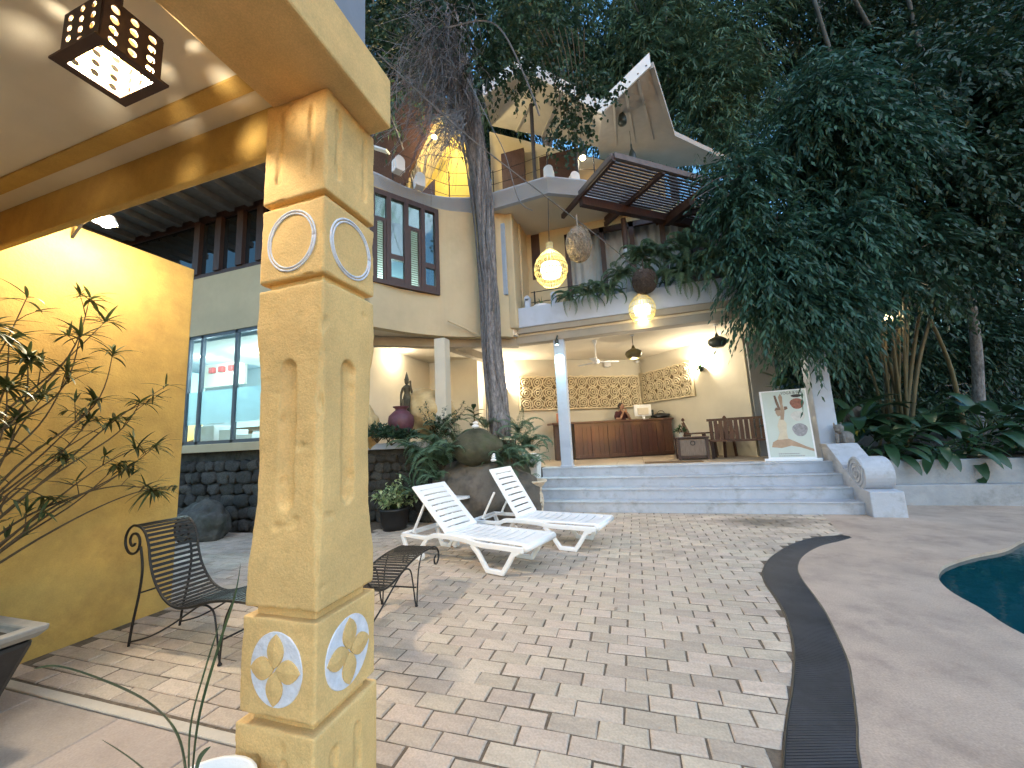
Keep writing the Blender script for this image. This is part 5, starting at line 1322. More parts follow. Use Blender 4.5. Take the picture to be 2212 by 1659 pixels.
# cool spotlight on top of column 1
sl = P(1203,722,Y=8.96); so_ = thing('column_spotlight', 'small dark spotlight shining down the pale column', 'lamp', (x1_,8.93,3.84))
MB().lathe([(.05,-.08),(.045,.02),(.02,.06)],(x1_-.01,8.86,3.78),12).build('head', m_dgreen, so_); MB().bar((x1_-.01,8.86,3.84),(x1_-.01,9.02,3.95),.03,.03).build('bracket', m_dgreen, so_)
MB().lathe([(.035,-.004),(.035,-.001)],(x1_-.01,8.86,3.695),12).build('lens', mat('cool_led',(1,1,1),.5,emit=(.7,1,.95),estr=6), so_)
lsp = bpy.data.lights.new('column_spot','SPOT'); lsp.energy = 22; lsp.color = (.55,.95,1.0); lsp.spot_size = R(70); lsp.spot_blend = .6; lsp.shadow_soft_size = .03
lo_ = bpy.data.objects.new('column_spot', lsp); COL.objects.link(lo_); lo_.parent = so_; lo_.location = Vector((x1_-.01,8.86,3.68))-so_.location; lo_.rotation_euler = (R(12),0,0)
# ================================================================== LOBBY FURNITURE
dA = P(1205,986,k=11.3); dB = P(1457,972,k=11.7)
dA = Vector((dA.x,dA.y,LZ)); dB = Vector((dB.x,dB.y,LZ)); dd_ = (dB-dA).normalized(); dn_ = Vector((dd_.y,-dd_.x,0)); DL = (dB-dA).length
desk = thing('reception_desk', 'long red-brown panelled wooden reception desk in the lobby', 'desk', dA)
DH = 1.12
def dbox(s0,s1,z0,z1,o0,o1):
    q = [dA+dd_*s0+dn_*o0,dA+dd_*s1+dn_*o0,dA+dd_*s1+dn_*o1,dA+dd_*s0+dn_*o1]; q = [p+Vector((0,0,z0)) for p in q]+[p+Vector((0,0,z1)) for p in q]
    return MB().add(q,[(0,3,2,1),(4,5,6,7),(0,1,5,4),(1,2,6,5),(2,3,7,6),(3,0,4,7)])
s00 = .55
dbox(s00,DL,0.04,DH-.06,-.62,-.02).build('carcass', m_wood, desk)
dbox(-.12,DL+.06,DH-.06,DH,-.70,.05).build('top', m_wood, desk, bevel=.012)
dbox(.02,.16,0,DH-.061,-.5,-.2).build('end_leg', m_dwood, desk)
dbox(s00,DL,0,.04,-.6,-.05).build('plinth', m_dwood, desk)
npn = 6; pwid = (DL-s00)/npn
for i in range(npn):
    a = s00+pwid*i; dbox(a,a+.10,.04,DH-.061,-.0195,.012).build('stile', m_wood, desk, bevel=.004)
    for j in range(3):
        w3 = (pwid-.10)/3; dbox(a+.10+w3*j+.003,a+.10+w3*(j+1)-.003,.13,DH-.16,-.0195,-.006+.003*(j%2)).build('panel', m_wood, desk)
    dbox(a+.101,a+pwid-.001,.041,.129,-.0195,.010).build('rail', m_wood, desk); dbox(a+.101,a+pwid-.001,DH-.159,DH-.061,-.0195,.010).build('rail', m_wood, desk)
def dpt(s,z,o): return dA+dd_*s+dn_*o+Vector((0,0,z))
q = dpt(DL*.12,DH,-.3); tag(dbox(.14,.50,DH+.001,DH+.30,-.5,-.15).build('brochure_box', mat('orange_wood',(.36,.13,.06),.5,var=.2,vscale=5), None, loc=tuple(q), bevel=.01), 'orange-brown box standing on the left end of the desk', 'box')
# monitor seen from behind
mc = onp = DL*.80
mo = thing('computer_monitor', 'white computer monitor on the desk seen from behind', 'monitor', dpt(mc,DH,-.35))
dbox(mc-.28,mc+.28,DH+.10,DH+.46,-.38,-.34).build('screen', m_white, mo, bevel=.012); dbox(mc-.18,mc+.18,DH+.14,DH+.36,-.339,-.31).build('rear_housing', m_creamc, mo, bevel=.02)
dbox(mc-.04,mc+.04,DH+.01,DH+.11,-.36,-.325).build('stand', m_white, mo); dbox(mc-.13,mc+.13,DH+.001,DH+.015,-.44,-.26).build('foot', m_white, mo)
bg_ = thing('bag', 'dark cloth bag slumped on the right end of the desk', 'bag', dpt(DL*.95,DH,-.25)); link_mesh('bag_body', rock_mesh('bag_body', m_black, (.26,.18,.09), 71, 3, .3), bg_, (0,0,.08))
MB().tube(catmull([dpt(DL*.91,DH+.10,-.25),dpt(DL*.93,DH+.22,-.25),dpt(DL*.97,DH+.22,-.25),dpt(DL*.985,DH+.10,-.25)],4),.010,5).build('strap', m_black, bg_)
dlm = thing('desk_phone', 'small dark phone standing behind the monitor', 'phone', dpt(DL*.905,DH,-.5)); dbox(DL*.905-.05,DL*.905+.05,DH+.001,DH+.30,-.55,-.48).build('handset', m_dgreen, dlm, bevel=.02); dbox(DL*.905-.09,DL*.905+.09,DH+.0005,DH+.04,-.58,-.44).build('base', m_dgreen, dlm)

# receptionist: one skinned body, leaning on the desk with the hands raised to the chin
def skin_body(name, mat_, verts, edges, radii, parent, sub=2):
    me = bpy.data.meshes.new(name); me.from_pydata([tuple(v) for v in verts], edges, [])
    o = link_mesh(name, me, parent); sm = o.modifiers.new('skin','SKIN'); sm.use_smooth_shade = True
    sv = me.skin_vertices[0].data
    for i, r_ in enumerate(radii): sv[i].radius = (r_, r_ if not isinstance(r_, tuple) else r_[1]) if not isinstance(r_, tuple) else r_
    sv[0].use_root = True
    md = o.modifiers.new('sub','SUBSURF'); md.levels = sub; md.render_levels = sub
    bpy.context.view_layer.update(); dg = bpy.context.evaluated_depsgraph_get(); ne = bpy.data.meshes.new_from_object(o.evaluated_get(dg))
    for m_ in list(o.modifiers): o.modifiers.remove(m_)
    ne.materials.clear(); ne.materials.append(mat_); o.data = ne; return o
hs_ = DL*.66
pr0 = dpt(hs_,0,-.95)
per = thing('person', 'receptionist in dark red dress behind the desk, hands raised to the chin', 'person', pr0, math.atan2(dd_.y,dd_.x))
m_skin = mat('skin', (.36,.20,.13), .55, var=.05, vscale=8); m_dress = mat('dark_red_dress', (.075,.022,.026), .8, var=.2, vscale=10); m_hair = mat('black_hair', (.012,.010,.010), .5)
ys_ = .35   # leaning forward to the desk (local -y faces the lobby)
V_ = [(0,0,.92),(0,-.03,1.08),(0,-.07,1.24),(0,-.10,1.38),(0,-.11,1.44),            # pelvis..neck base 0-4
      (-.15,-.10,1.36),(-.20,-.18,1.18),(-.15,-.36,1.17),(-.05,-.38,1.36),           # left arm 5-8
      (.15,-.10,1.36),(.21,-.20,1.18),(.17,-.38,1.16),(.07,-.36,1.36),               # right arm 9-12
      (-.09,.0,.86),(-.10,-.02,.48),(-.10,.02,.06),(.09,.0,.86),(.10,-.02,.48),(.10,.02,.06)]
E_ = [(0,1),(1,2),(2,3),(3,4),(3,5),(5,6),(6,7),(7,8),(3,9),(9,10),(10,11),(11,12),(0,13),(13,14),(14,15),(0,16),(16,17),(17,18)]
rad = [(.15,.11),(.125,.09),(.14,.10),(.12,.09),(.055,.055),.065,.048,.040,.028,.065,.048,.040,.028,.09,.065,.045,.09,.065,.045]
skin_body('body', m_skin, V_, E_, rad, per)
b = MB().lathe([(.20,.86),(.185,.95),(.155,1.08),(.165,1.22),(.175,1.32),(.14,1.405),(.075,1.43)],(0,0,0),18)
b.v = [(x,(y*.75)-.10*max(0,(z-.9)/.5),z) for x,y,z in b.v]; b.build('dress', m_dress, per, local=True, smooth=True)
MB().lathe([(.26,.42),(.20,.70),(.195,.90)],(0,0,0),18).build('skirt', m_dress, per, local=True, smooth=True)
for s in (-1,1): MB().tube([(s*.13,-.09,1.39),(s*.19,-.14,1.27),(s*.20,-.17,1.20)],[.075,.070,.064],10).build('sleeve', m_dress, per, local=True, smooth=True)
hd = rock_mesh('head', m_skin, (.074,.092,.112), 5, 3, .03); link_mesh('head', hd, per, (.01,-.15,1.575), (.15,0,.5))
MB().tube([(0,-.11,1.43),(.005,-.13,1.50)],.05,10).build('neck', m_skin, per, local=True, smooth=True)
fwd = Vector((math.sin(.5),-math.cos(.5),0)); sd = Vector((math.cos(.5),math.sin(.5),0)); hc = Vector((.01,-.15,1.575))
m_eye = mat('eye', (.02,.015,.012), .3); m_lip = mat('lips', (.30,.09,.08), .5)
MB().tube([hc+fwd*.088+Vector((0,0,.012)),hc+fwd*.112+Vector((0,0,-.018)),hc+fwd*.092+Vector((0,0,-.026))],[.008,.014,.010],6).build('nose', m_skin, per, local=True, smooth=True)
for s in (-1,1):
    link_mesh('eye', rock_mesh('eye', m_eye, (.011,.008,.007), 3, 2, 0), per, hc+fwd*.080+sd*s*.030+Vector((0,0,.012)))
    link_mesh('ear', rock_mesh('ear', m_skin, (.012,.02,.03), 4, 2, .05), per, hc+sd*s*.076+Vector((0,0,-.005)))
    hp = Vector((-.05,-.38,1.36)) if s < 0 else Vector((.07,-.36,1.36))
    hb_ = MB(); hb_.tube([hp-Vector((0,0,.02)),hp+Vector((0,.03,.05)),hp+Vector((0,.05,.085))],[.028,.038,.030],8)
    for i in range(4):
        x_ = -.03+.02*i; l_ = (.06,.075,.07,.055)[i]; hb_.tube([hp+Vector((x_,.045,.075)),hp+Vector((x_,.055,.075+l_*.6)),hp+Vector((x_,.085,.075+l_))],[.010,.009,.006],6)
    hb_.tube([hp+Vector((-s*.03,.02,.02)),hp+Vector((-s*.055,.035,.055)),hp+Vector((-s*.055,.05,.08))],[.012,.010,.007],6)
    hb_.build('hand', m_skin, per, local=True, smooth=True)
MB().tube([hc+fwd*.085-sd*.022+Vector((0,0,-.048)),hc+fwd*.093+Vector((0,0,-.046)),hc+fwd*.085+sd*.022+Vector((0,0,-.048))],[.004,.008,.004],6).build('mouth', m_lip, per, local=True)
hr = rock_mesh('hair', m_hair, (.084,.098,.108), 9, 3, .06); link_mesh('hair', hr, per, hc-fwd*.028+Vector((0,0,.028)), (.15,0,.5)); link_mesh('hair_bun', rock_mesh('hair_bun', m_hair, (.045,.045,.045), 10, 2, .1), per, hc-fwd*.115+Vector((0,0,.03)))

# small table chest and slatted wooden chairs on the right
m_chest = mat('grey_brown_wood', (.19,.14,.11), .5, var=.25, vscale=6, stretch=(8,8,1))
bx0 = P(1497,990,k=9.55); bx0.z = LZ
chs = thing('wooden_chest', 'grey-brown wooden chest with a ring handle between the desk and the chairs', 'chest', bx0)
MB().box(bx0.x-.32,bx0.x+.32,bx0.y-.25,bx0.y+.3,LZ+.10,LZ+.50).build('body', m_chest, chs, bevel=.01)
for sx in (-1,1):
    for sy in (-1,1): MB().box(bx0.x+sx*.32-.03,bx0.x+sx*.32+.03,bx0.y+.025+sy*.275-.03,bx0.y+.025+sy*.275+.03,LZ,LZ+.51).build('leg', m_dwood, chs)
MB().box(bx0.x-.37,bx0.x+.37,bx0.y-.30,bx0.y+.35,LZ+.512,LZ+.55).build('lid', m_dwood, chs, bevel=.008)
MB().tube([(bx0.x+.05*math.cos(a),bx0.y-.262,LZ+.40+.05*math.sin(a)) for a in [2*math.pi*i/14 for i in range(15)]],.009,5).build('ring_handle', m_iron, chs)
MB().box(bx0.x-.30,bx0.x+.30,bx0.y-.24,bx0.y+.28,LZ+.03,LZ+.098).build('drawer_base', m_dwood, chs)
lumpy_plant('table_plant', 'tiny sprig plant standing on the wooden chest', 'plant', Vector((bx0.x-.22,bx0.y,LZ+.70)), .12, 40, .10, m_leaf, 77)
MB().lathe([(.05,0),(.07,.10),(.075,.11)],(bx0.x-.22,bx0.y,LZ+.551),12).build('pot', m_carv, bpy.data.objects['table_plant'])
def fan_chair(px_, py_, k_, rz, label):
    p = P(px_,py_,k=k_); p.z = LZ; t = thing('slat_chair', label, 'chair', p, rz, group='slatted lobby chairs')
    MB().box(-.28,.28,-.26,.26,.40,.44).build('seat', m_wood, t, local=True, bevel=.008)
    for sx in (-1,1):
        for sy in (-1,1): MB().bar((sx*.25,sy*.22,.40),(sx*.25,sy*.26,0),.05,.05).build('leg', m_wood, t, local=True)
        MB().bar((sx*.28,-.28,.62),(sx*.28,.24,.62),.06,.035).build('armrest', m_wood, t, local=True); MB().bar((sx*.28,-.25,.44),(sx*.28,-.25,.60),.04,.04).build('arm_post', m_wood, t, local=True)
    for i in range(7):                      # fan of slats, tallest in the middle
        x_ = (i-3)/3; h = .98-.22*abs(x_)**1.2; MB().bar((x_*.22,.24,.44),(x_*.26,.36,.0+h),.055,.02,Vector((0,1,0))).build('slat', m_wood, t, local=True)
    MB().bar((-.24,.27,.58),(.24,.27,.58),.04,.025).build('cross_rail', m_wood, t, local=True)
    MB().lathe([(.04,0),(.05,.03),(.02,.08)],(0,.36,.97),8).build('finial', m_wood, t, local=True)
    return t
fan_chair(1512,972,10.35,R(65),'wooden chair with fanned slat back next to the chest')
fan_chair(1558,985,9.9,R(-40),'wooden chair with fanned slat back beside the bench')
bp_ = P(1603,985,k=9.2); bp_.z = LZ
bn = thing('wooden_bench', 'dark red wooden bench with a straight slatted back behind the poster', 'bench', bp_, R(-18))
MB().box(-.62,.62,-.25,.22,.40,.44).build('seat', m_wood, bn, local=True)
for sx in (-1,1):
    MB().box(sx*.58-.03,sx*.58+.03,-.24,-.18,0,.399).build('leg', m_dwood, bn, local=True); MB().box(sx*.58-.03,sx*.58+.03,.16,.22,0,.399).build('leg', m_dwood, bn, local=True)
for i in range(11): MB().box(-.56+i*.1075-.04,-.56+i*.1075+.04,-.245,-.215,.45,.90).build('slat', m_wood, bn, local=True)
MB().box(-.64,.64,-.26,-.20,.901,.96).build('top_rail', m_wood, bn, local=True)
mt_ = P(1448,997,k=9.6); tag(MB().box(mt_.x-.62,mt_.x+.62,9.55,9.95,LZ,LZ+.02).build('doormat', mat('brown_mat',(.16,.10,.055),.95,var=.2,vscale=20,bump=.6,bscale=80), None, loc=(mt_.x,9.75,LZ)), 'flat brown doormat at the top of the steps', 'doormat')
# leafy plant behind the bench
rubber('dark leafy plant beside the grey pier behind the bench', Vector((wr1.x+.35,wr1.y-.9,LZ)), 1.75, 18, .48, 14, name='corner_plant', wd=.5)

# ------------------------------------------------------------------ roll-up poster
pA_ = P(1660,992,Y=9.22); pB_ = P(1768,990,Y=9.02)
pa = Vector((pA_.x,9.25,LZ)); pb_ = Vector((P(1768,990,Y=9.10).x,9.10,LZ)); pdv = (pb_-pa).normalized(); pn = Vector((pdv.y,-pdv.x,0)); PWd = (pb_-pa).length
PH = 1.62
for i in range(100):
    d = pa+Vector((0,0,1.0+i*.01))-CAM; kk = d.dot(_f); sy = 829.5-d.dot(_u)/kk*FW*2212
    if sy < 847: PH = 1.0+i*.01; break
po = thing('poster_stand', 'white roll-up poster with a stretching figure between lobby and right column', 'poster', pa)
lean = .05
def ppt(s,z,o=0): return pa+pdv*(s*PWd)+Vector((0,0,z))+pn*o+Vector((-.015,.02,0))*z*lean*10
def pq(pts, o, nm, mt_, th=.0012):
    return MB().slab([ppt(s,z*PH,o) for s,z in pts], th, pn).build(nm, mt_, po)
m_print = mat('poster_print_ground', (.56,.62,.58), .6, var=.04, vscale=4); m_fr = mat('poster_white', (.82,.82,.84), .5)
MB().slab([ppt(0.02,.05),ppt(.98,.05),ppt(.98,PH),ppt(.02,PH)], .010, -pn).build('frame', m_fr, po)
pq([(.065,.06),(.95,.06),(.95,.985),(.065,.985)], .002, 'print', m_print)
MB().bar(pa-pdv*.06+Vector((0,0,.03)),pb_+pdv*.06+Vector((0,0,.03)),.10,.055).build('base_bar', m_fr, po, bevel=.012)
m_p1 = mat('print_skin', (.42,.29,.20), .6, var=.15, vscale=9); m_p2 = mat('print_brown', (.20,.12,.08), .6, var=.2, vscale=9); m_p3 = mat('print_cream', (.66,.56,.42), .6, var=.1, vscale=9); m_p4 = mat('print_black', (.03,.028,.028), .6); m_p5 = mat('print_grey', (.30,.29,.31), .6, var=.3, vscale=20); m_p6 = mat('print_pale', (.60,.58,.54), .6, var=.15, vscale=20); m_p7 = mat('print_red', (.30,.12,.08), .6, var=.3, vscale=20)
pq([(.12,.20),(.32,.185),(.52,.215),(.70,.19),(.95,.13),(.95,.165),(.80,.205),(.60,.275),(.46,.32),(.33,.33),(.16,.27)], .004, 'figure_legs', m_p1)
pq([(.26,.30),(.48,.31),(.47,.40),(.49,.52),(.44,.60),(.36,.60),(.30,.50),(.32,.40)], .0054, 'figure_top', m_p3)
pq([(.38,.58),(.45,.58),(.49,.70),(.47,.80),(.485,.90),(.45,.955),(.40,.90),(.42,.78)], .0068, 'figure_arms', m_p1)
pq([(.31,.93),(.35,.93),(.42,.72),(.38,.70),(.33,.82)], .0054, 'figure_arm_far', m_p2)
pq([(.30,.68),(.34,.63),(.40,.64),(.40,.73),(.36,.755),(.31,.74)], .0056, 'figure_head', m_p1)
pq([(.28,.71),(.32,.755),(.41,.76),(.40,.72),(.34,.72)], .0070, 'figure_hair', m_p2)
pq([(.49,.71),(.56,.73),(.55,.765),(.49,.765)], .0056, 'figure_hair', m_p2)
def blob(cx_,cz_,rx,rz_,mt_,nm): pq([(cx_+rx*math.cos(a)*(1+.08*math.sin(3*a)), cz_+rz_*math.sin(a)) for a in [2*math.pi*i/18 for i in range(18)]], .004, nm, mt_)
blob(.76,.795,.14,.075,m_p7,'photo_print'); blob(.74,.62,.14,.07,m_p6,'photo_print'); blob(.74,.43,.15,.09,m_p5,'photo_print'); blob(.77,.905,.11,.022,m_p4,'photo_print')
def text_on(txt, s, z, h, mt_, nm, wid):
    cu_ = bpy.data.curves.new('t','FONT'); cu_.body = txt; cu_.align_x = 'CENTER'; cu_.size = 1.0
    to = bpy.data.objects.new('t', cu_); COL.objects.link(to); bpy.context.view_layer.update()
    me = bpy.data.meshes.new_from_object(to.evaluated_get(bpy.context.evaluated_depsgraph_get())); bpy.data.objects.remove(to)
    w0 = max(v.co.x for v in me.vertices)-min(v.co.x for v in me.vertices); k_ = wid*PWd/w0; kz = h/.72
    for v in me.vertices:
        q_ = ppt(s, z*PH, .0052)+pdv*(v.co.x*k_)+Vector((0,0,1))*(v.co.y*kz); v.co = q_-root_loc(po)
    me.materials.clear(); me.materials.append(mt_); link_mesh(nm, me, po)
text_on('YOGA & SPA', .68, .935, .055, m_p4, 'title_lettering', .44)
for z_, w_ in ((.105,.42),(.075,.52)):
    for i in range(11):
        a = .24+w_*i/11; pq([(a,z_-.006),(a+w_/11*.75,z_-.006),(a+w_/11*.75,z_+.006),(a,z_+.006)], .004, 'small_print', m_p5)

# ================================================================== UPPER STOREYS
# parapet stubs
def stub(px_, py_, Yv, label, rz=0):
    p = P(px_,py_,Y=Yv); p.z = FZ1; t = thing('parapet_arch', label, 'ornament', p, rz, group='parapet arches'); t.scale = (.82,.82,.82)
    for dy in (-.09,.09):
        poly = [(-.14,0),(.14,0),(.14,.30)]+[(.14*math.cos(R(a)),.30+.14*math.sin(R(a))) for a in range(15,180,15)]+[(-.14,.30)]
        MB().slab([(x,dy,z) for x,z in poly], .07, Vector((0,1,0))).build('arched_slab', m_white, t, local=True, bevel=.012)
    MB().box(-.12,.12,-.02,.09,0,.12).build('foot', m_white, t, local=True)
stub(862,385,6.9,'white arched parapet ornament above the shuttered window, left of its pair',R(60)); stub(907,404,7.55,'white arched parapet ornament nearest the tree trunk',R(50))
stub(1185,370,8.45,'white arched parapet ornament at the slab corner',R(0)); stub(1240,378,8.9,'white arched parapet ornament next to the pergola',R(30))
# wire railing
rl_ = thing('wire_railing', 'thin black wire railing along the upper terrace', 'railing', (-3.5,8.4,FZ1))
rp = [Vector((-5.0,7.3,FZ1)),Vector((-4.1,8.5,FZ1)),Vector((-3.0,8.9,FZ1)),Vector((-1.5,8.75,FZ1)),Vector((-.4,9.3,FZ1)),Vector((1.2,10.5,FZ1))]
for p in rp: MB().tube([p,p+Vector((0,0,1.0))],.016,6).build('post', m_iron, rl_)
for h in (.3,.6,.95):
    for a, c in zip(rp[:-1],rp[1:]): MB().tube([a+Vector((0,0,h)),a.lerp(c,.5)+Vector((0,0,h-.02)),c+Vector((0,0,h))],.008,4).build('wire', m_iron, rl_)
# folded roof: upswept plates with white edge boards
up = thing('folded_roof_pavilion', 'top floor pavilion with folded upswept roof and white dotted edge boards', 'building', (-.5,11,FZ1))
RY = 9.0; RB = 11.3
Lp = P(1046,212,Y=RY); Ap = P(1130,152,Y=RY); Vp = P(1300,248,Y=RY); Bp = P(1405,146,Y=RY)
Dp = P(1452,294,Y=RB); Ep = P(1292,318,Y=RB); Fp = P(1062,272,Y=RB); Gp = P(1575,352,Y=RB+1.6); Hp = P(1300,372,Y=RB+2.2)
m_soff = mat('grey_cream_soffit', (0.42,0.40,0.38), .85, var=.08, vscale=2)
def plate(pts, nm, th=.16):
    if len(pts) == 3: return MB().slab(pts, th, Vector((0,0,1))).build(nm, m_soff, up)
    b = MB(); N_ = 8; A_, B_, C_, D_ = pts           # ruled surface, two skins and a rim
    for lay in (0, th):
        for i in range(N_+1):
            for j in range(N_+1): b.v.append(tuple(A_.lerp(B_,i/N_).lerp(D_.lerp(C_,i/N_),j/N_)+Vector((0,0,lay))))
    M_ = (N_+1)**2
    for i in range(N_):
        for j in range(N_):
            a = i*(N_+1)+j; b.f += [(a,a+1,a+N_+2,a+N_+1),(a+M_,a+N_+1+M_,a+N_+2+M_,a+1+M_)]
    for i in range(N_):
        for a, c in ((i,i+1),(N_*(N_+1)+i,N_*(N_+1)+i+1),(i*(N_+1),(i+1)*(N_+1)),(i*(N_+1)+N_,(i+1)*(N_+1)+N_)): b.f.append((a,c,c+M_,a+M_))
    return b.build(nm, m_soff, up, smooth=False)
plate([Ap,Vp,Ep,Fp],'roof_plate'); plate([Lp,Ap,Fp],'roof_plate'); plate([Vp,Bp,Dp,Ep],'roof_plate'); plate([Ep,Dp,Gp,Hp],'roof_plate')
for a, c in ((Lp,Ap),(Ap,Vp),(Vp,Bp)):
    off = Vector((0,-.05,.02)); h_ = .30
    bo_ = MB().slab([a+off-Vector((0,0,.06)),c+off-Vector((0,0,.06)),c+off+Vector((0,0,h_)),a+off+Vector((0,0,h_))], .05, Vector((0,-1,0))).build('edge_board', m_white, up)
    n_ = int((c-a).length/.22)
    for i in range(n_):
        q_ = a.lerp(c,(i+.5)/n_)+Vector((0,-.102,.06)); MB().lathe([(.022,-.004),(.022,.004)],(0,0,0),8).build('stud', m_black, bo_, local=True); s_o = bpy.data.objects[-1] if False else bo_.children[-1]
        s_o.location = q_-up.location; s_o.rotation_euler = (R(90),0,0)
for a, c in ((Bp,Dp),(Dp,Gp)):
    MB().bar(a+Vector((.03,0,.05)),c+Vector((.03,0,.05)),.10,.16).build('side_board', m_soff, up)
for t_ in (.25,.5,.75):
    MB().bar(Vp.lerp(Bp,t_)-Vector((0,0,.02)),Ep.lerp(Dp,t_)-Vector((0,0,.02)),.06,.05).build('rib', m_soff, up); MB().bar(Ap.lerp(Vp,t_)-Vector((0,0,.02)),Fp.lerp(Ep,t_)-Vector((0,0,.02)),.06,.05).build('rib', m_soff, up)
for c_ in list(up.children):
    if c_.name.startswith('roof_plate'): pass
wx0 = P(1058,330,Y=RB+.1).x; wx1 = P(1300,330,Y=RB+.1).x
MB().slab([Vector((wx0,RB+.15,FZ1-.05)),Vector((wx1+1.8,RB+.9,FZ1-.05)),Vector((wx1+1.8,RB+.9,Dp.z-.35)),Vector((wx1,RB+.5,Ep.z-.1)),Vector((wx0,RB+.15,Fp.z-.05))], .12, Vector((0,1,0))).build('pavilion_wall', m_beige, up)
dx0 = P(1082,340,Y=RB).x; dx1 = P(1132,340,Y=RB).x; zt = P(1105,325,Y=RB).z
MB().box(dx0,dx1,RB+.02,RB+.1,FZ1,zt).build('door', m_dwood, up)
MB().box(P(1165,380,Y=RB).x,P(1245,380,Y=RB).x,RB+.15,RB+.25,FZ1,zt-.4).build('door', m_dwood, up)
m_dk = mat('near_black_timber', (.022,.018,.017), .6, var=.2, vscale=6)
for px0,py0,px1,py1 in ((1147,226,1156,395),(1243,288,1248,398)):
    a = P(px0,py0,Y=9.6); c = P(px1,py1,Y=9.6); MB().tube([a,c],.055,8).build('post', m_dk, up)
# bottle-shaped hanging lamps
bsh = [(.03,-.02),(.10,0),(.115,.06),(.10,.20),(.06,.32),(.028,.40),(.022,.52),(.012,.56)]
def bottle(px_, py_, k_, lit, label):
    p = P(px_,py_,k=k_); t = thing('bottle_lamp', label, 'lamp', p, group='bottle lamps')
    MB().lathe(bsh, p, 16).build('shade', m_dgreen, t, smooth=True); MB().tube([(p.x,p.y,p.z+.55),(p.x,p.y,p.z+.95)],.006,4).build('cord', m_black, t)
    if lit: MB().lathe([(.01,-.10),(.07,-.07),(.08,-.03),(.05,-.001)],p,12).build('bulb', m_bulb, t, smooth=True); point('bottle_light', p-Vector((0,0,.17)), 15, WARM, .06, t)
bottle(1345,268,10.2,False,'dark bottle-shaped lamp hanging under the folded roof'); bottle(1258,338,10.5,True,'lit bottle-shaped lamp above the upper terrace'); bottle(1367,350,10.6,False,'dark bottle-shaped lamp behind the pergola edge')

# yellow A-frame lit from within, dark plank roof at its left
af = thing('a_frame_roof', 'glowing yellow A-frame gable behind the tree twigs', 'building', (-5,11,FZ1))
m_ywall = mat('bright_yellow_wall', (.62,.46,.10), .8, var=.08, vscale=3)
m_pale = mat('pale_yellow_boards', (.58,.48,.26), .8, var=.1, vscale=3)
FY = 10.4
ap = P(960,216,Y=FY); lf_ = P(872,400,Y=FY); rt_ = P(1022,432,Y=FY); mid_ = P(925,424,Y=FY); rp_ = P(1000,250,Y=FY+.2)
MB().slab([P(998,255,Y=FY+.15),P(1030,440,Y=FY+.15),P(900,440,Y=FY+1.1)], .08, Vector((0,1,0))).build('gable_wall', m_ywall, af)
nb = 9
for i in range(nb):
    t0, t1 = i/nb, (i+1)/nb
    a0 = P(955+ (875-955)*t0, 216+(400-216)*t0, Y=FY-.2+.6*t0); a1 = P(955+(875-955)*t1, 216+(400-216)*t1, Y=FY-.2+.6*t1)
    b0_ = P(1000+(915-1000)*t0, 245+(432-245)*t0, Y=FY+1.0); b1_ = P(1000+(915-1000)*t1, 245+(432-245)*t1, Y=FY+1.0)
    MB().slab([a0,b0_,b1_.lerp(b0_,.04),a1.lerp(a0,.04)], .05).build('board', m_pale, af)
tri = MB().slab([P(925,424,Y=FY-.3),P(905,424,Y=FY-.3),P(940,388,Y=FY-.3),P(940,424,Y=FY-.3)], .04, Vector((0,-1,0))).build('dark_vent', m_dwood, af)
MB().bar(P(952,222,Y=FY-.35),P(868,405,Y=FY+.2),.10,.14).build('barge_board', m_dwood, af)
ag = P(938,296,Y=FY-.5); al = thing('gable_lamp', 'warm lamp glowing inside the yellow A-frame', 'lamp', ag)
MB().lathe([(.02,-.07),(.075,-.04),(.09,.0),(.06,.05),(.02,.07)],ag,12).build('globe', m_bulb, al, smooth=True); MB().tube([ag+Vector((0,0,.06)),ag+Vector((0,.5,.3))],.012,5).build('arm', m_iron, al)
point('gable_light', ag+Vector((.1,-.35,.05)), 150, (1,.76,.36), .1, al)
dr_ = thing('plank_roof', 'dark brown timber roof slope at the left of the A-frame', 'roof', (-7,10,8))
for i in range(16):
    t0 = i/16; a = P(700,150+i*16,Y=9.4+.05*i); c = P(945-i*4.2,205+i*12,Y=10.2+.02*i)
    MB().bar(a,c,.02,.30,Vector((0,-.4,1))).build('plank', m_dwood, dr_)
tag(MB().box(-12,-4.6,11.5,11.7,FZ1,12).build('terrace_wall', m_beige, None, loc=(-8,11.6,FZ1)), 'beige terrace wall behind the dark timber roof', 'wall')
sk = P(830,330,Y=10); tag(MB().bar(P(806,318,Y=9.2),P(838,328,Y=9.2),.2,.05).build('roof_light_strip', m_white, None, loc=tuple(sk)), 'thin pale strip under the dark timber roof', 'panel')

# ------------------------------------------------------------------ pergola
pg = thing('pergola', 'dark brown slatted pergola projecting over the balcony', 'pergola', (.5,8.5,7.0))
u_, v_ = Vector((.78,.626,0)), Vector((-.626,.78,0)); A_ = Vector((.07,7.35,7.0)); PLn = 4.2; PDp = 1.25
m_pslat = mat('weathered_slat', (.10,.075,.075), .6, var=.2, vscale=6)
for i in range(15):
    o_ = A_+v_*(PDp*i/14)+Vector((0,0,.05)); MB().bar(o_,o_+u_*PLn,.048,.026).build('slat', m_pslat, pg)
for s in (0.0,.30,.62,.94):
    MB().bar(A_+u_*(PLn*s)+v_*-.02-Vector((0,0,.035)),A_+u_*(PLn*s)+v_*2.1-Vector((0,0,.035)),.08,.11).build('rafter', m_dwood, pg)
MB().bar(A_+v_*PDp-Vector((0,0,.16)),A_+v_*PDp+u_*PLn-Vector((0,0,.16)),.14,.20).build('main_beam', m_dwood, pg)
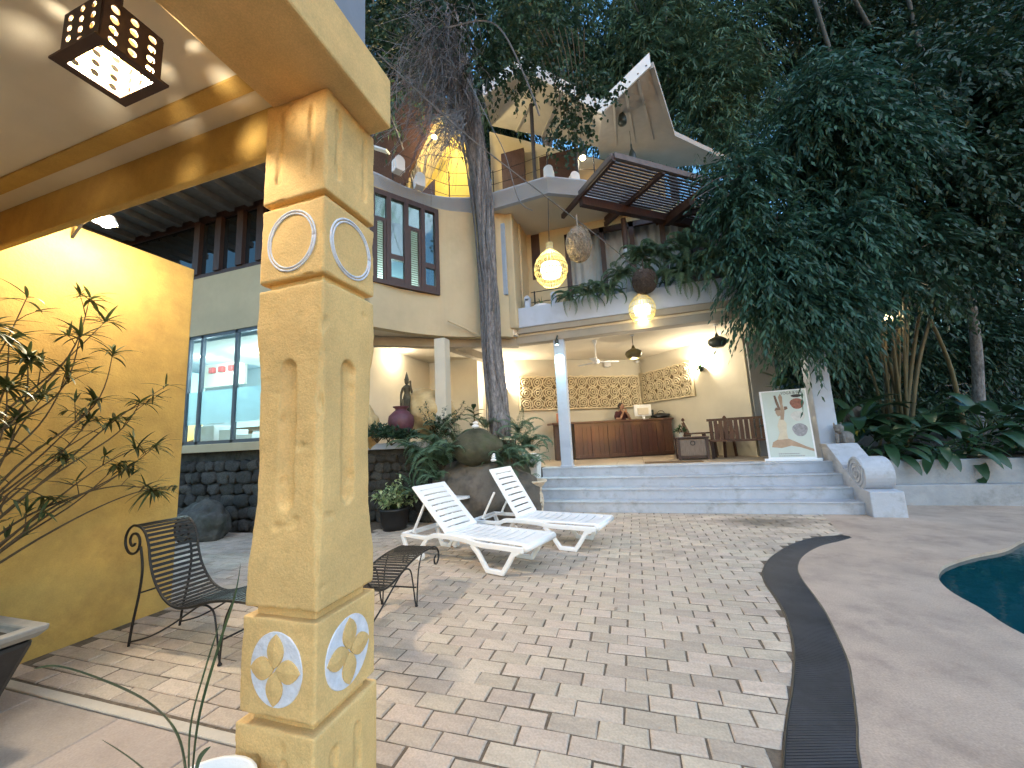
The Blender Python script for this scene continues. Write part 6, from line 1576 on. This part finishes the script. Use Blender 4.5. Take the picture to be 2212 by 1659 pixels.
MB().bar(A_-v_*.03+Vector((0,0,.02)),A_-v_*.03+u_*PLn+Vector((0,0,.02)),.05,.12).build('front_board', mat('grey_brown_board',(.12,.10,.10),.7,var=.2,vscale=6), pg)
MB().bar(A_-u_*.03+Vector((0,0,.02)),A_-u_*.03+v_*PDp+Vector((0,0,.02)),.05,.12).build('end_board', bpy.data.materials['grey_brown_board'], pg)
pt_ = P(1343,440,Y=9.3); MB().tube([Vector((pt_.x,9.3,4.4)),Vector((pt_.x,9.3,6.75))],.065,10).build('post', m_dwood, pg); MB().tube([Vector((pt_.x,9.3,4.4)),Vector((pt_.x,9.3,5.95))],.068,10).build('post_sleeve', m_grey, pg)
for px_ in (1310,1440,1560):
    a = P(px_,470+(px_-1310)*.08,Y=9.9); c = P(px_+55,425+(px_-1310)*.08,Y=9.05); MB().bar(a,c,.14,.18).build('bracket', m_dwood, pg)
# balcony rail wires and posts
br_ = thing('balcony_railing', 'thin dark balcony rail behind the balcony ferns', 'railing', (0,9.5,4.2))
for x_ in (-2.2,-.6,1.0,2.6): MB().tube([(x_,9.5,4.2),(x_,9.5,5.35)],.02,6).build('post', m_iron, br_)
for z_ in (4.75,5.05,5.33): MB().tube([(-2.3,9.5,z_),(2.8,9.5,z_)],.011,5).build('wire', m_iron, br_)
for x_ in (-2.30,-1.72): 
    pass
for i, px_ in enumerate((1140,1197)):
    p = P(px_,655,Y=9.1); p.z = 4.75; t = thing('planter_post', ('pale post with rounded top at the left end of the balcony planter','pale post with rounded top right of the white balcony pot')[i], 'post', p, group='balcony planter posts')
    MB().box(p.x-.07,p.x+.07,9.03,9.17,4.42,5.02).build('shaft', m_grey, t, bevel=.02); MB().tube([(p.x,9.03,5.02),(p.x,9.17,5.02)],.069,14).build('rounded_top', m_grey, t)
p = P(1383,640,Y=9.1); t = thing('planter_post','pale post with rounded top between the balcony ferns','post',(p.x,9.1,4.75),group='balcony planter posts'); MB().box(p.x-.07,p.x+.07,9.03,9.17,4.42,5.1).build('shaft', m_grey, t, bevel=.02)
MB().tube([(p.x,9.03,5.1),(p.x,9.17,5.1)],.069,14).build('rounded_top', m_grey, t)
bp2 = P(1170,660,Y=9.15); wp = thing('ribbed_pot', 'white ribbed pot with a small plant on the balcony planter', 'pot', (bp2.x,9.15,4.42))
MB().lathe([(.13,0),(.17,.10),(.165,.14),(.19,.17),(.185,.22),(.205,.25),(.20,.30),(.215,.34),(.215,.38),(.18,.38)],(bp2.x,9.15,4.42),24).build('pot', m_white, wp, smooth=True)
b = MB(); r_ = random.Random(6)
for i in range(22): a = r_.uniform(0,6.28); e = r_.uniform(.5,1.4); blade(b,(bp2.x,9.15,4.78),(math.cos(a)*math.cos(e),math.sin(a)*math.cos(e),math.sin(e)),r_.uniform(.2,.4),.022,bend=1.2,n=5)
b.build('leaves', m_fern, wp)
# balcony ferns
for i,(px_,py_,n_,sc) in enumerate(((1235,645,14,.75),(1275,640,16,.85),(1315,630,14,.8),(1345,600,14,.9),(1385,570,14,1.0),(1420,560,16,1.1),(1465,600,16,1.05),(1500,585,16,1.15),(1540,575,14,1.1),(1480,545,12,1.0))):
    p = P(px_,py_,Y=9.05)
    fern(Vector((p.x,8.84 if p.z < 5.0 else 8.88,max(4.78,min(p.z,5.7)))), n_+8, sc*1.1, 'fern hanging over the balcony planter, %s of ten from the left' % ('first','second','third','fourth','fifth','sixth','seventh','eighth','ninth','tenth')[i], 40+i, (170,370) if i % 2 else (120,420), True, .0, 'balcony ferns')

# ================================================================== RATTAN LAMPS, NESTS, CABLES
m_rat = mat('pale_rattan', (.72,.64,.32), .6, var=.12, vscale=20, trans=.35)
m_ratn = mat('tan_rattan', (.50,.33,.20), .7, var=.15, vscale=20)
m_core = mat('glowing_diffuser', (1,.9,.6), .6, emit=(1.0,.90,.55), estr=.9)
def rattan(px_, py_, k_, label, s=1.0, top=None):
    p = P(px_,py_,k=k_); t = thing('rattan_lamp', label, 'lamp', p, group='rattan lamps')
    prof = [(.15,-.27),(.24,-.17),(.285,-.04),(.285,.06),(.24,.18),(.16,.28),(.085,.35),(.055,.42),(.06,.49)]; prof = [(a*s,c*s) for a,c in prof]
    cv = catmull([(a,0,c) for a,c in prof],4)
    for i in range(30):
        a = 2*math.pi*i/30; MB().tube([(p.x+q_.x*math.cos(a),p.y+q_.x*math.sin(a),p.z+q_.z) for q_ in cv],.0062*s,4).build('rib', m_rat, t)
    for r_,z_ in ((.285,-.05),(.286,.05),(.15,-.27),(.255,-.15),(.24,.18)):
        MB().tube([(p.x+r_*s*1.01*math.cos(R(a)),p.y+r_*s*1.01*math.sin(R(a)),p.z+z_*s) for a in range(0,361,12)],.009*s,4).build('hoop', m_rat, t)
    MB().lathe([(.085*s,.35*s),(.055*s,.42*s),(.062*s,.50*s),(.03*s,.51*s)],p,14).build('neck', m_ratn, t)
    MB().lathe([(.02*s,-.13*s),(.16*s,-.12*s),(.19*s,0),(.16*s,.10*s),(.05*s,.14*s)],p,18).build('diffuser', m_core, t, smooth=True)
    if top is not None: MB().tube([p+Vector((0,0,.5*s)),Vector(top)],.007,4).build('cord', m_black, t)
    point('rattan_light', p-Vector((0,0,.21*s)), 7, (1,.80,.42), .05, t); point('rattan_light', p+Vector((0,0,.22*s)), 5, (1,.80,.42), .05, t)
    return t
tA = P(1184,428,k=6.75); tB = P(1397,600,k=8.7)
rattan(1190,583,6.75,'larger looking pear-shaped rattan lamp glowing before the balcony',1.0,tA)
rattan(1387,669,8.7,'smaller looking pear-shaped rattan lamp below the dark woven nest',1.0,tB)
m_nest = mat('dry_grass', (.30,.25,.19), .95, var=.3, vscale=25, island=.35); m_nestd = mat('dark_dry_grass', (.10,.075,.062), .95, var=.3, vscale=25, island=.35)
def nest(px_, py_, k_, rx, rz_, label, mt_, seed):
    p = P(px_,py_,k=k_); t = thing('hanging_nest', label, 'nest', p, group='woven nests'); r_ = random.Random(seed)
    o = link_mesh('core', rock_mesh('core', mt_, (rx*.9,rx*.9,rz_*.94), seed, 3, .15), t)
    b = MB()
    for i in range(520):
        a0 = r_.uniform(0,6.28); z0 = r_.uniform(-.95,.9); dz = r_.gauss(-.5,.45); da = r_.gauss(.5,.6); pts = []
        for j in range(5):
            q_ = j/4; z = max(-1,min(1,z0+dz*q_)); a = a0+da*q_; w_ = rx*math.sqrt(max(0.02,1-z*z))*(1.0+r_.uniform(0,.08)+(.12*q_ if z < -.6 else 0)); pts.append((w_*math.cos(a),w_*math.sin(a),z*rz_))
        b.tube(pts,.0045,3,False)
    b.build('woven_grass', mt_, t, local=True); MB().tube([(0,0,rz_*.9),(0,0,rz_+.22)],.012,5).build('loop', mt_, t, local=True)
nest(1250,527,6.9,.215,.34,'tan woven grass nest hanging beside the larger rattan lamp',m_nest,3); nest(1392,607,8.4,.245,.29,'dark woven nest hanging above the smaller rattan lamp',m_nestd,4)
cbl = thing('overhead_cable', 'thin cable slanting from the upper left down past both rattan lamps', 'cable', tA)
c_pts = [P(815,115,k=5.0),P(1000,285,k=5.8),tA,P(1310,525,k=7.7),tB,P(1442,640,k=9.0)]
MB().tube(catmull(c_pts,8),.011,5).build('cable', m_twig, cbl)
cb2 = thing('hanging_creeper', 'thin pale creeper stem dangling from the tree over the slab edge', 'cable', P(1050,300,k=7.2)); MB().tube(catmull([P(1010,170,k=7.6),P(1060,270,k=7.5),P(1090,330,k=7.5),P(1120,430,k=7.4),P(1150,455,k=7.3)],6),.010,4).build('stem', m_twig, cb2)
MB().tube(catmull([P(965,60,k=7.6),P(1045,45,k=7.6),P(1090,75,k=7.6),P(1140,180,k=7.6),P(1165,250,k=7.6)],6),.018,4).build('stem', m_twig, cb2)
# ================================================================== TREES
def spray_cloud(clumps, ntw, nlf, L, W, g, droop=.5, tw=.9, outward=1.0):
    """leaf positions on drooping twigs round each clump centre -> arrays for leaves_mesh"""
    pos, dr, nm, ln, wd = [], [], [], [], []
    for (c, rad) in clumps:
        c = np.array(c); rad = np.array(rad if hasattr(rad,'__len__') else (rad,)*3)
        n = max(3, int(ntw*float(np.mean(rad)**1.6)))
        d = g.normal(size=(n,3)); d /= np.linalg.norm(d,axis=1,keepdims=True)
        st = c + d*rad*g.uniform(.15,.75,(n,1)); out = d*outward + g.normal(size=(n,3))*.35; out[:,2] -= .15
        out /= np.linalg.norm(out,axis=1,keepdims=True); tl = g.uniform(.5,1.1,(n,1))*tw
        for j in range(nlf):
            t = (j+.5)/nlf
            p = st + out*tl*t; p[:,2] -= droop*tl[:,0]*t*t
            fw = out.copy(); fw[:,2] -= 2*droop*t
            side = np.cross(fw, np.array([0,0,1.0])); side /= (np.linalg.norm(side,axis=1,keepdims=True)+1e-6)
            sgn = 1 if j % 2 else -1
            q = fw*.8 + side*sgn*.7 + g.normal(size=(n,3))*.28; q[:,2] -= .35
            pos.append(p); dr.append(q); nn = g.normal(size=(n,3))*.45; nn[:,2] += 1.0; nm.append(nn)
            ln.append(g.uniform(.65,1.2,n)*L*(1-.35*t)); wd.append(g.uniform(.75,1.2,n)*W)
    return [np.concatenate(a) for a in (pos,dr,nm,ln,wd)]
def tree(name, label, base, trunk, trad, clumps, mt_, bark, seed, ntw=60, nlf=10, L=.3, W=.06, droop=.5, tw=.9, group=None, branches=True):
    base = Vector(base); t = thing(name, label, 'tree', base, group=group); g = np.random.default_rng(seed); r_ = random.Random(seed)
    pts = catmull(trunk, 6); n_ = len(pts)
    MB().tube(pts, [trad*(1-.65*i/(n_-1)) for i in range(n_)], 9).build('trunk', bark, t, smooth=True)
    if branches:
        b = MB()
        for c, rad in clumps:
            c = Vector(c); i = max(1, min(n_-1, int(n_*r_.uniform(.45,.98)))); a = pts[i]; m_ = a.lerp(c,.5)+Vector((0,0,.15*(c-a).length*r_.uniform(.2,1)))
            b.tube([a,m_,c],[trad*.28,trad*.16,trad*.06],5)
        b.build('limbs', bark, t, smooth=True)
    p, d, nm, ln, wd = spray_cloud([((c[0]-base.x,c[1]-base.y,c[2]-base.z),rad) for c,rad in clumps], ntw, nlf, L, W, g, droop, tw)
    link_mesh('crown', leaves_mesh('crown', mt_, p, d, nm, ln, wd, .15, .12), t)
    return t
# --- the roped tree trunk in front of the building
tp = [P(1082,945,Y=8.15),P(1072,850,Y=8.15),P(1062,720,Y=8.2),P(1055,600,Y=8.2),P(1046,480,Y=8.2),P(1034,380,Y=8.2),P(1020,290,Y=8.2),P(1005,190,Y=8.2),P(985,80,Y=8.2),P(965,-40,Y=8.2)]
rt = thing('fig_tree', 'grey fig tree with roped trunk, aerial roots and a tangle of bare twigs', 'tree', tp[0])
tc2 = catmull(tp,6); n_ = len(tc2)
rad_ = [.20 if i < n_*.4 else .20+.05*math.sin((i/n_-.4)*6) for i in range(n_)]; rad_ = [max(.13,q_)*(1.12 if i < 4 else 1) for i,q_ in enumerate(rad_)]
MB().tube(tc2,[q_*.92 for q_ in rad_],14).build('trunk', m_bark, rt, smooth=True)
r8 = random.Random(12)
for s in range(11):
    ph = s*.571*1.0; tw_ = r8.uniform(-.06,.07); pts = []; 
    for i,p in enumerate(tc2):
        a = ph+tw_*i+.5*math.sin(i*.17+s); e = rad_[i]*(.86+.10*math.sin(i*.23+s*2)); pts.append(p+Vector((math.cos(a)*e,math.sin(a)*e,0)))
    MB().tube(pts,[.050+.026*math.sin(i*.37+s*1.7)*math.sin(i*.13+s) for i in range(len(pts))],7).build('root_strand', m_bark, rt, smooth=True)
for s in range(16):
    i0 = r8.randint(0,n_//2); i1 = min(n_-1,i0+r8.randint(14,34)); ph = r8.uniform(3.3,6.0); tw_ = r8.uniform(-.05,.05); pts = []
    for i in range(i0,i1,2):
        a = ph+tw_*(i-i0)+.2*math.sin(i*.5); e = rad_[i]*1.10+.02; pts.append(tc2[i]+Vector((math.cos(a)*e,math.sin(a)*e,0)))
    if len(pts) > 2: MB().tube(pts,.011+.006*r8.random(),5).build('aerial_root', m_twig, rt, smooth=True)
# bare twig tangle
b = MB(); org = [P(1005,300,Y=8.1),P(1000,240,Y=8.1),P(990,170,Y=8.1),P(985,110,Y=8.1),P(970,40,Y=8.1)]
for i in range(430):
    o_ = r8.choice(org)+Vector((r8.gauss(0,.12),r8.gauss(0,.2),r8.gauss(0,.35)))
    tgt = P(r8.gauss(925,60), r8.gauss(160,95), k=r8.uniform(7.3,9.0)); L_ = tgt-o_
    m1 = o_+L_*.35+Vector((r8.gauss(0,.12),r8.gauss(0,.12),.25*r8.random()+.1)); m2 = o_+L_*.7+Vector((r8.gauss(0,.15),r8.gauss(0,.15),.15)); e_ = tgt+Vector((0,0,-.35*r8.random()))
    pts = catmull([o_,m1,m2,e_],4); b.tube(pts,[.013*(1-.8*j/len(pts))*r8.uniform(.6,1.2) for j in range(len(pts))],3,False)
    for _ in range(3):
        j = r8.randint(3,len(pts)-2); q_ = pts[j]+Vector((r8.gauss(0,.2),r8.gauss(0,.2),r8.gauss(-.12,.2))); b.tube([pts[j],pts[j].lerp(q_,.5)+Vector((0,0,.03)),q_],[.006,.004,.002],3,False)
for i in range(75):      # low drooping twigs in front of the glowing gable
    o_ = P(r8.uniform(960,1010),r8.uniform(230,320),k=r8.uniform(7.3,8)); tgt = P(r8.uniform(870,1000),r8.uniform(250,400),k=r8.uniform(7.2,8.2)); m1 = o_.lerp(tgt,.5)+Vector((r8.gauss(0,.1),0,.16))
    pts = catmull([o_,m1,tgt],4); b.tube(pts,[.007,.0065,.006,.0055,.005,.004,.0035,.003,.002],3,False)
b.build('twigs', m_twig, rt)
g = np.random.default_rng(5)
cl_ = [(P(x_,y_,k=k_),.55) for x_,y_,k_ in ((1040,60,8.6),(1080,100,8.8),(1110,40,9),(1150,90,9.2),(1050,140,8.6),(1095,160,8.8),(900,30,8.8),(860,90,9),(840,30,9.2),(835,160,9.4),(960,10,8.5),(1200,40,9.4),(1140,150,9.0),(1000,-20,8.6))]
p_, d_, nm_, ln_, wd_ = spray_cloud([(c-tp[0],r_) for c,r_ in cl_], 60, 9, .17, .085, g, .35, .6)
link_mesh('crown', leaves_mesh('crown', m_leafd, p_, d_, nm_, ln_, wd_), rt)
# hanging vine of round leaves before the folded roof
vn = thing('hanging_vine', 'hanging clump of round leaves in front of the folded roof', 'vine', P(1230,180,k=8.4))
cl_ = [(P(x_,y_,k=8.4+.3*g.random()),r_) for x_,y_,r_ in ((1230,190,.42),(1255,170,.45),(1205,200,.36),(1285,180,.38),(1240,235,.40),(1215,250,.36),(1265,225,.36),(1195,275,.32),(1235,285,.38),(1200,310,.25),(1225,325,.22),(1310,195,.3),(1330,185,.22),(1270,270,.25),(1175,130,.5),(1120,190,.3))]
p_, d_, nm_, ln_, wd_ = spray_cloud([(c-vn.location,r_) for c,r_ in cl_], 75, 5, .12, .10, g, .6, .35)
link_mesh('foliage', leaves_mesh('foliage', m_leafd, p_, d_, nm_, ln_, wd_), vn)
b = MB()
for i in range(9): b.tube(catmull([P(1150+i*14,60,k=8.7),P(1190+i*9,140,k=8.6),P(1205+i*8,300-abs(i-3)*22,k=8.5)],5),.008,4)
b.build('stems', m_stem, vn)

# --- background grove behind the roofs: crowns set out as clumps
def grove(label, name, px_c, k_, spread, nclump, rad, mt_, seed, ybase, L=.34, W=.075, ntw=26, nlf=9, droop=.45):
    r_ = random.Random(seed); cx_, cy_, sx, sy = px_c
    cl = []
    for i in range(nclump):
        x_ = cx_+sx*r_.uniform(-1,1)*math.sqrt(r_.random()); y_ = cy_+sy*r_.uniform(-1,1); cl.append((tuple(P(x_,y_,k=k_+r_.uniform(-spread,spread))), rad*r_.uniform(.7,1.25)))
    c = P(cx_,cy_,k=k_); bs_ = Vector((c.x+r_.uniform(-.5,.5),c.y+.5,ybase)); tr = [bs_, bs_.lerp(c,.4)+Vector((.2,0,0)), bs_.lerp(c,.75), Vector((c.x,c.y,c.z+1.5))]
    return tree(name, label, bs_, tr, .20, cl, mt_, m_bark, seed, ntw, nlf, L, W, droop, 1.1, 'trees behind the hotel')
m_leafg = mat('grove_leaf', (0.080,0.150,0.092), .55, island=.4, trans=.3, spec=.3)
grove('tall dark leafy tree behind the dark timber roof at upper left','leafy_tree',(880,100,110,170),14,1.5,34,1.5,m_leafd,101,3)
grove('broad green tree standing behind the folded roof','leafy_tree',(1150,70,150,130),15,2,44,1.5,m_leafg,102,4)
grove('dim tree seen between the trunk and the folded roof','leafy_tree',(1075,250,70,100),16,1.0,26,1.4,m_leafd,111,4)
grove('dim tree filling the gap behind the folded roof','leafy_tree',(1330,210,120,110),16.5,1.0,30,1.5,m_leafd,112,4)
grove('light green bamboo grove right of the folded roof','bamboo_clump',(1420,60,150,120),15,2,52,1.5,m_leafg,103,4,.42,.06)
grove('tall blue-green bamboo above the pergola end','bamboo_clump',(1560,190,110,150),14,1.5,44,1.4,m_leafg,104,4,.40,.055)
grove('dark tall trees behind the bamboo at top right','leafy_tree',(1780,60,190,150),15,2,56,1.6,m_leafd,105,4)
grove('dark tree mass in the far upper right corner','leafy_tree',(2110,120,210,220),14,2,64,1.7,m_leafd,106,4)
grove('unlit trees on the bank at the far right','leafy_tree',(2130,560,190,170),15,1.5,50,1.5,m_leafd,107,1)
grove('shadowed thicket behind the garden lamp','leafy_tree',(1900,640,190,150),14.5,1.5,50,1.4,m_leafd,108,1)
grove('dark shrubs on the slope right of the lobby','leafy_tree',(1800,820,160,100),14,1.0,30,1.1,m_leafd,109,.8)
grove('dark shrubs on the slope at the right picture edge','leafy_tree',(2120,820,170,110),14,1.0,34,1.2,m_leafd,110,.8)
m_pole = mat('dim_grey_culm', (.055,.06,.055), .7, var=.3, vscale=6)
# bare bamboo poles against the grove
for i,(x0_,y0_,x1_2,y1_,k_,lb) in enumerate(((1752,-20,1848,285,11.5,'pale leaning bamboo pole above the dark foliage'),(1835,-20,1880,60,12,'short pale bamboo pole at the top edge'),(1600,-20,1720,330,13,'thin grey bamboo pole between the grove and the dark trees'),(1960,-10,1995,140,12,'dim bamboo pole in the dark foliage at upper right'))):
    a = P(x0_,y0_,k=k_); c = P(x1_2,y1_,k=k_); t = thing('bamboo_pole', lb, 'bamboo', c, group='bare bamboo poles'); MB().tube([a.lerp(c,j/8) for j in range(9)],[.05,.056,.05,.056,.05,.056,.05,.056,.05],8).build('culm', m_pole, t, smooth=True)
    for j in range(1,8): q_ = a.lerp(c,j/8); MB().tube([q_,q_+(c-a).normalized()*.03],.062,8).build('node', m_pole, t)

# --- the big bamboo in front on the right, drooping over the balcony end
r9 = random.Random(31)
bbase = P(1935,975,k=9.6); bbase.z = .95
bam = thing('bamboo_clump', 'huge drooping bamboo clump right of the lobby, lit from inside at its stems', 'bamboo', bbase, group='near bamboo')
m_culm = mat('bamboo_culm', (.12,.10,.055), .5, var=.25, vscale=6, bump=.15, bscale=20)
culm_tops = [(1760,420),(1800,300),(1840,250),(1880,180),(1930,200),(1970,150),(2020,220),(2060,300),(1700,520),(2100,380),(1900,330),(1990,380),(1950,480),(1860,420)]
for i,(x_,y_) in enumerate(culm_tops):
    b0 = bbase+Vector((r9.gauss(0,.16),r9.gauss(0,.16),-.1)); e_ = P(x_,y_,k=r9.uniform(8.0,9.6)); md = b0.lerp(e_,.5)+Vector(((b0.x-e_.x)*.12,0,.5)); pts = catmull([b0,md,e_],12)
    o = MB().tube(pts,[.034*(1-.55*j/len(pts))*(1.06 if j % 3 == 0 else 1) for j in range(len(pts))],7).build('culm', m_culm, bam, smooth=True)
# two thick slanting stems of the light-barked tree among them
for a_,c_,e_ in (((1950,975),(1968,800),(1990,650)),((1955,960),(1920,780),(1855,680)),((2090,960),(2055,800),(2010,690)),((1965,960),(1985,780),(2035,610))):
    MB().tube(catmull([P(*a_,k=9.5),P(*c_,k=9.4),P(*e_,k=9.2)],6),[.055-.002*i for i in range(13)],8).build('stem', m_culm, bam, smooth=True)
cl = []
def cl_poly(poly, n, k0, k1, rad, rr_):
    import itertools
    out = []; xs_ = [p[0] for p in poly]; ys2 = [p[1] for p in poly]
    while len(out) < n:
        x = rr_.uniform(min(xs_),max(xs_)); y = rr_.uniform(min(ys2),max(ys2)); ins = False; j = len(poly)-1
        for i in range(len(poly)):
            if (poly[i][1] > y) != (poly[j][1] > y) and x < (poly[j][0]-poly[i][0])*(y-poly[i][1])/(poly[j][1]-poly[i][1])+poly[i][0]: ins = not ins
            j = i
        if ins: out.append((tuple(P(x,y,k=rr_.uniform(k0,k1))), rad*rr_.uniform(.75,1.25)))
    return out
cl = cl_poly([(1800,120),(1690,240),(1600,330),(1560,420),(1580,520),(1620,600),(1670,670),(1760,690),(1850,640),(1950,600),(2000,420),(1980,240)],76,7.2,9.0,.62,r9)
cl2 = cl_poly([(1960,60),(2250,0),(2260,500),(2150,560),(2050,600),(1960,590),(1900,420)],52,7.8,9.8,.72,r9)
cl3 = cl_poly([(1600,560),(1650,640),(1690,700),(1750,735),(1810,700),(1840,640),(1720,600)],26,7.4,8.6,.45,r9)
p_, d_, nm_, ln_, wd_ = spray_cloud([(Vector(c)-bam.location,r_) for c,r_ in cl+cl3], 110, 13, .23, .046, g, .6, .8)
link_mesh('crown', leaves_mesh('crown', m_leafb, p_, d_, nm_, ln_, wd_, .15, .1), bam)
for x0_,y0_,x1_2,y1_ in ((1830,560,1790,690),(1790,690,1765,745),(1780,620,1720,640),(1790,690,1830,730),(1620,380,1500,430),(1610,390,1535,470),(1600,370,1495,420)):
    MB().tube(catmull([P(x0_,y0_,k=7.6),P((x0_+x1_2)/2,(y0_+y1_)/2-8,k=7.5),P(x1_2,y1_,k=7.5)],4),[.014,.013,.012,.011,.010,.009,.008,.007,.005],4).build('twig', m_twig, bam)
db = P(2120,960,k=9.9); db.z = 1.0
drk = thing('shade_toned_tree', 'tree split off the bamboo at the right edge, leaves darkened to stand for shade', 'tree', db)  # bamboo crown's right part made a separate tree, darker leaves painting its shade
MB().tube(catmull([db,P(2110,760,k=9.8),P(2090,560,k=9.4),P(2110,330,k=9.2)],6),[.13-.004*i for i in range(19)],9).build('trunk', m_bark, drk, smooth=True)
b = MB()
for c,r_ in cl2: b.tube([P(2095,520,k=9.4),P(2095,520,k=9.4).lerp(Vector(c),.5)+Vector((0,0,.2)),Vector(c)],[.035,.02,.008],5)
b.build('limbs', m_bark, drk, smooth=True)
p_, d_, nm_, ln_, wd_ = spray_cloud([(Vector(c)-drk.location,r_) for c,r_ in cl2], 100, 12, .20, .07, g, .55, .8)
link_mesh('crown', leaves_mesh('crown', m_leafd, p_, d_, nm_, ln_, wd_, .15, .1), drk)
# sprig of lit leaves near the lamp
cl = [(P(x_,y_,k=9.2),.22) for x_,y_ in ((1985,625),(2010,640),(2045,615),(2000,680),(2070,590))]
sp_ = thing('lit_sprig', 'sprig of pale green leaves catching the garden lamp light', 'plant', P(1990,690,k=9.2)); p_, d_, nm_, ln_, wd_ = spray_cloud([(c-sp_.location,r_) for c,r_ in cl], 90, 4, .12, .06, g, .3, .3)
link_mesh('leaves', leaves_mesh('leaves', m_leaf, p_, d_, nm_, ln_, wd_), sp_); MB().tube(catmull([P(1975,740,k=9.3),P(1990,680,k=9.2),P(2040,610,k=9.2)],5),.012,5).build('stem', m_stem, sp_)
gl = P(1917,687,k=9.1); gt = thing('garden_lamp', 'small warm garden lamp glowing among the bamboo stems', 'lamp', gl)
MB().lathe([(.02,-.07),(.05,-.04),(.055,.03),(.03,.08)],gl,12).build('globe', m_bulb, gt, smooth=True); MB().tube([gl+Vector((0,.05,.07)),gl+Vector((.1,.25,.2))],.012,5).build('arm', m_iron, gt)
MB().lathe([(.06,.075),(.02,.12)],gl,10).build('cap', m_dgreen, gt); point('garden_light', gl+Vector((.02,-.09,-.03)), 12, WARM, .04, gt)

# --- big leaf planting behind the low wall
def bigleaf(label, c, n, L, seed, spread=(0,360), el=(.3,1.2), wd=.3, group='big leaf plants', bend=1.4, mt_=None):
    r_ = random.Random(seed); t = thing('broadleaf_plant', label, 'plant', c, group=group)
    for i in range(n):
        a = R(r_.uniform(*spread)); e = r_.uniform(*el); d = Vector((math.cos(a)*math.cos(e),math.sin(a)*math.cos(e),math.sin(e))); l_ = L*r_.uniform(.7,1.2); st_ = Vector(c)+d*l_*.5
        b = MB(); b.tube([c, Vector(c).lerp(st_,.5)+Vector((0,0,.04)), st_],[.014,.012,.008],5); blade(b, st_, (d.x,d.y,d.z*.5), l_, l_*wd, bend=bend*r_.uniform(.7,1.3), n=8, shape='oval'); b.build('leaf', mt_ or m_big, t, smooth=True)
bigleaf('broad dark leaves rising beside the stone animal statue', P(1895,955,k=8.9), 9, .55, 1, (0,360), (.6,1.4), .42)
bigleaf('broad leaved plant arching over the scrolled balustrade', P(1885,985,k=8.6), 8, .45, 2, (150,330), (.2,1.0), .26)
bigleaf('dark broad leaved plant spilling over the low wall right of the balustrade', P(1975,1000,k=9.0), 11, .55, 3, (180,340), (-.1,1.0), .24)
bigleaf('dense dark broad leaved plant in the middle of the low wall', P(2050,985,k=9.2), 14, .65, 4, (170,360), (-.1,1.2), .26)
bigleaf('dark arching leaves towards the right end of the low wall', P(2130,985,k=9.4), 14, .70, 5, (170,360), (-.1,1.2), .22)
bigleaf('dark leaves at the right picture edge above the low wall', P(2205,985,k=9.6), 14, .75, 6, (160,360), (-.1,1.2), .22)
bigleaf('tall dark broad leaves at the back of the right planting', P(2090,930,k=10.0), 12, .8, 7, (0,360), (.5,1.4), .35)
bigleaf('tall dark broad leaves between bamboo stems and planting', P(2010,925,k=10.0), 10, .7, 8, (0,360), (.5,1.4), .35)
NAMES = ('first','second','third','fourth','fifth','sixth','seventh','eighth','ninth','tenth','eleventh','twelfth')
for i in range(12):
    x_ = 4.35+.42*i+r9.uniform(-.1,.1); y_ = 9.62+.25*(i % 3)
    bigleaf('dark broad leaves drooping over the garden wall, %s bunch from the balustrade' % NAMES[i], Vector((x_,y_,.80)), 15, .62+.1*(i % 3), 200+i, (175,365), (-.15,1.25), .24)
for i in range(10):
    x_ = 4.4+.62*i; y_ = 10.6+.5*(i % 2)
    bigleaf('tall dark leafy plant on the shaded bank, %s from the bamboo stems' % NAMES[i], Vector((x_,y_,1.2)), 13, .85, 230+i, (0,360), (.35,1.4), .3)
m_ylf = mat('yellow_green_leaf', (.34,.36,.05), .5, trans=.3)
bigleaf('single yellow-green leaf curling beside the statue', P(1868,935,k=8.5), 1, .32, 9, (200,210), (.9,1.0), .34, mt_=m_ylf, bend=3)
boulder('pale rock among the leaves behind the stone animal statue', P(1850,905,k=9.6), (.35,.25,.28), m_rock, 61)
# fallen leaves on the paving
for i,(x_,y_,lb) in enumerate(((945,1326,'small dry leaf on the paving by the iron chaise leg'),(1543,1345,'small curled dry leaf in the middle of the paving'),(1335,1313,'small dry leaf on the paving in front of the loungers'))):
    p = P(x_,y_,z=.006); b = MB(); blade(b,(0,0,.004),(math.cos(i*2),math.sin(i*2),.25),.055,.03,bend=.9,n=4,shape='oval'); tag(b.build('fallen_leaf', m_nest, None, local=True, loc=tuple(p)) if False else link_mesh('fallen_leaf', b.mesh('fallen_leaf', m_nest), None, p), lb, 'leaf')
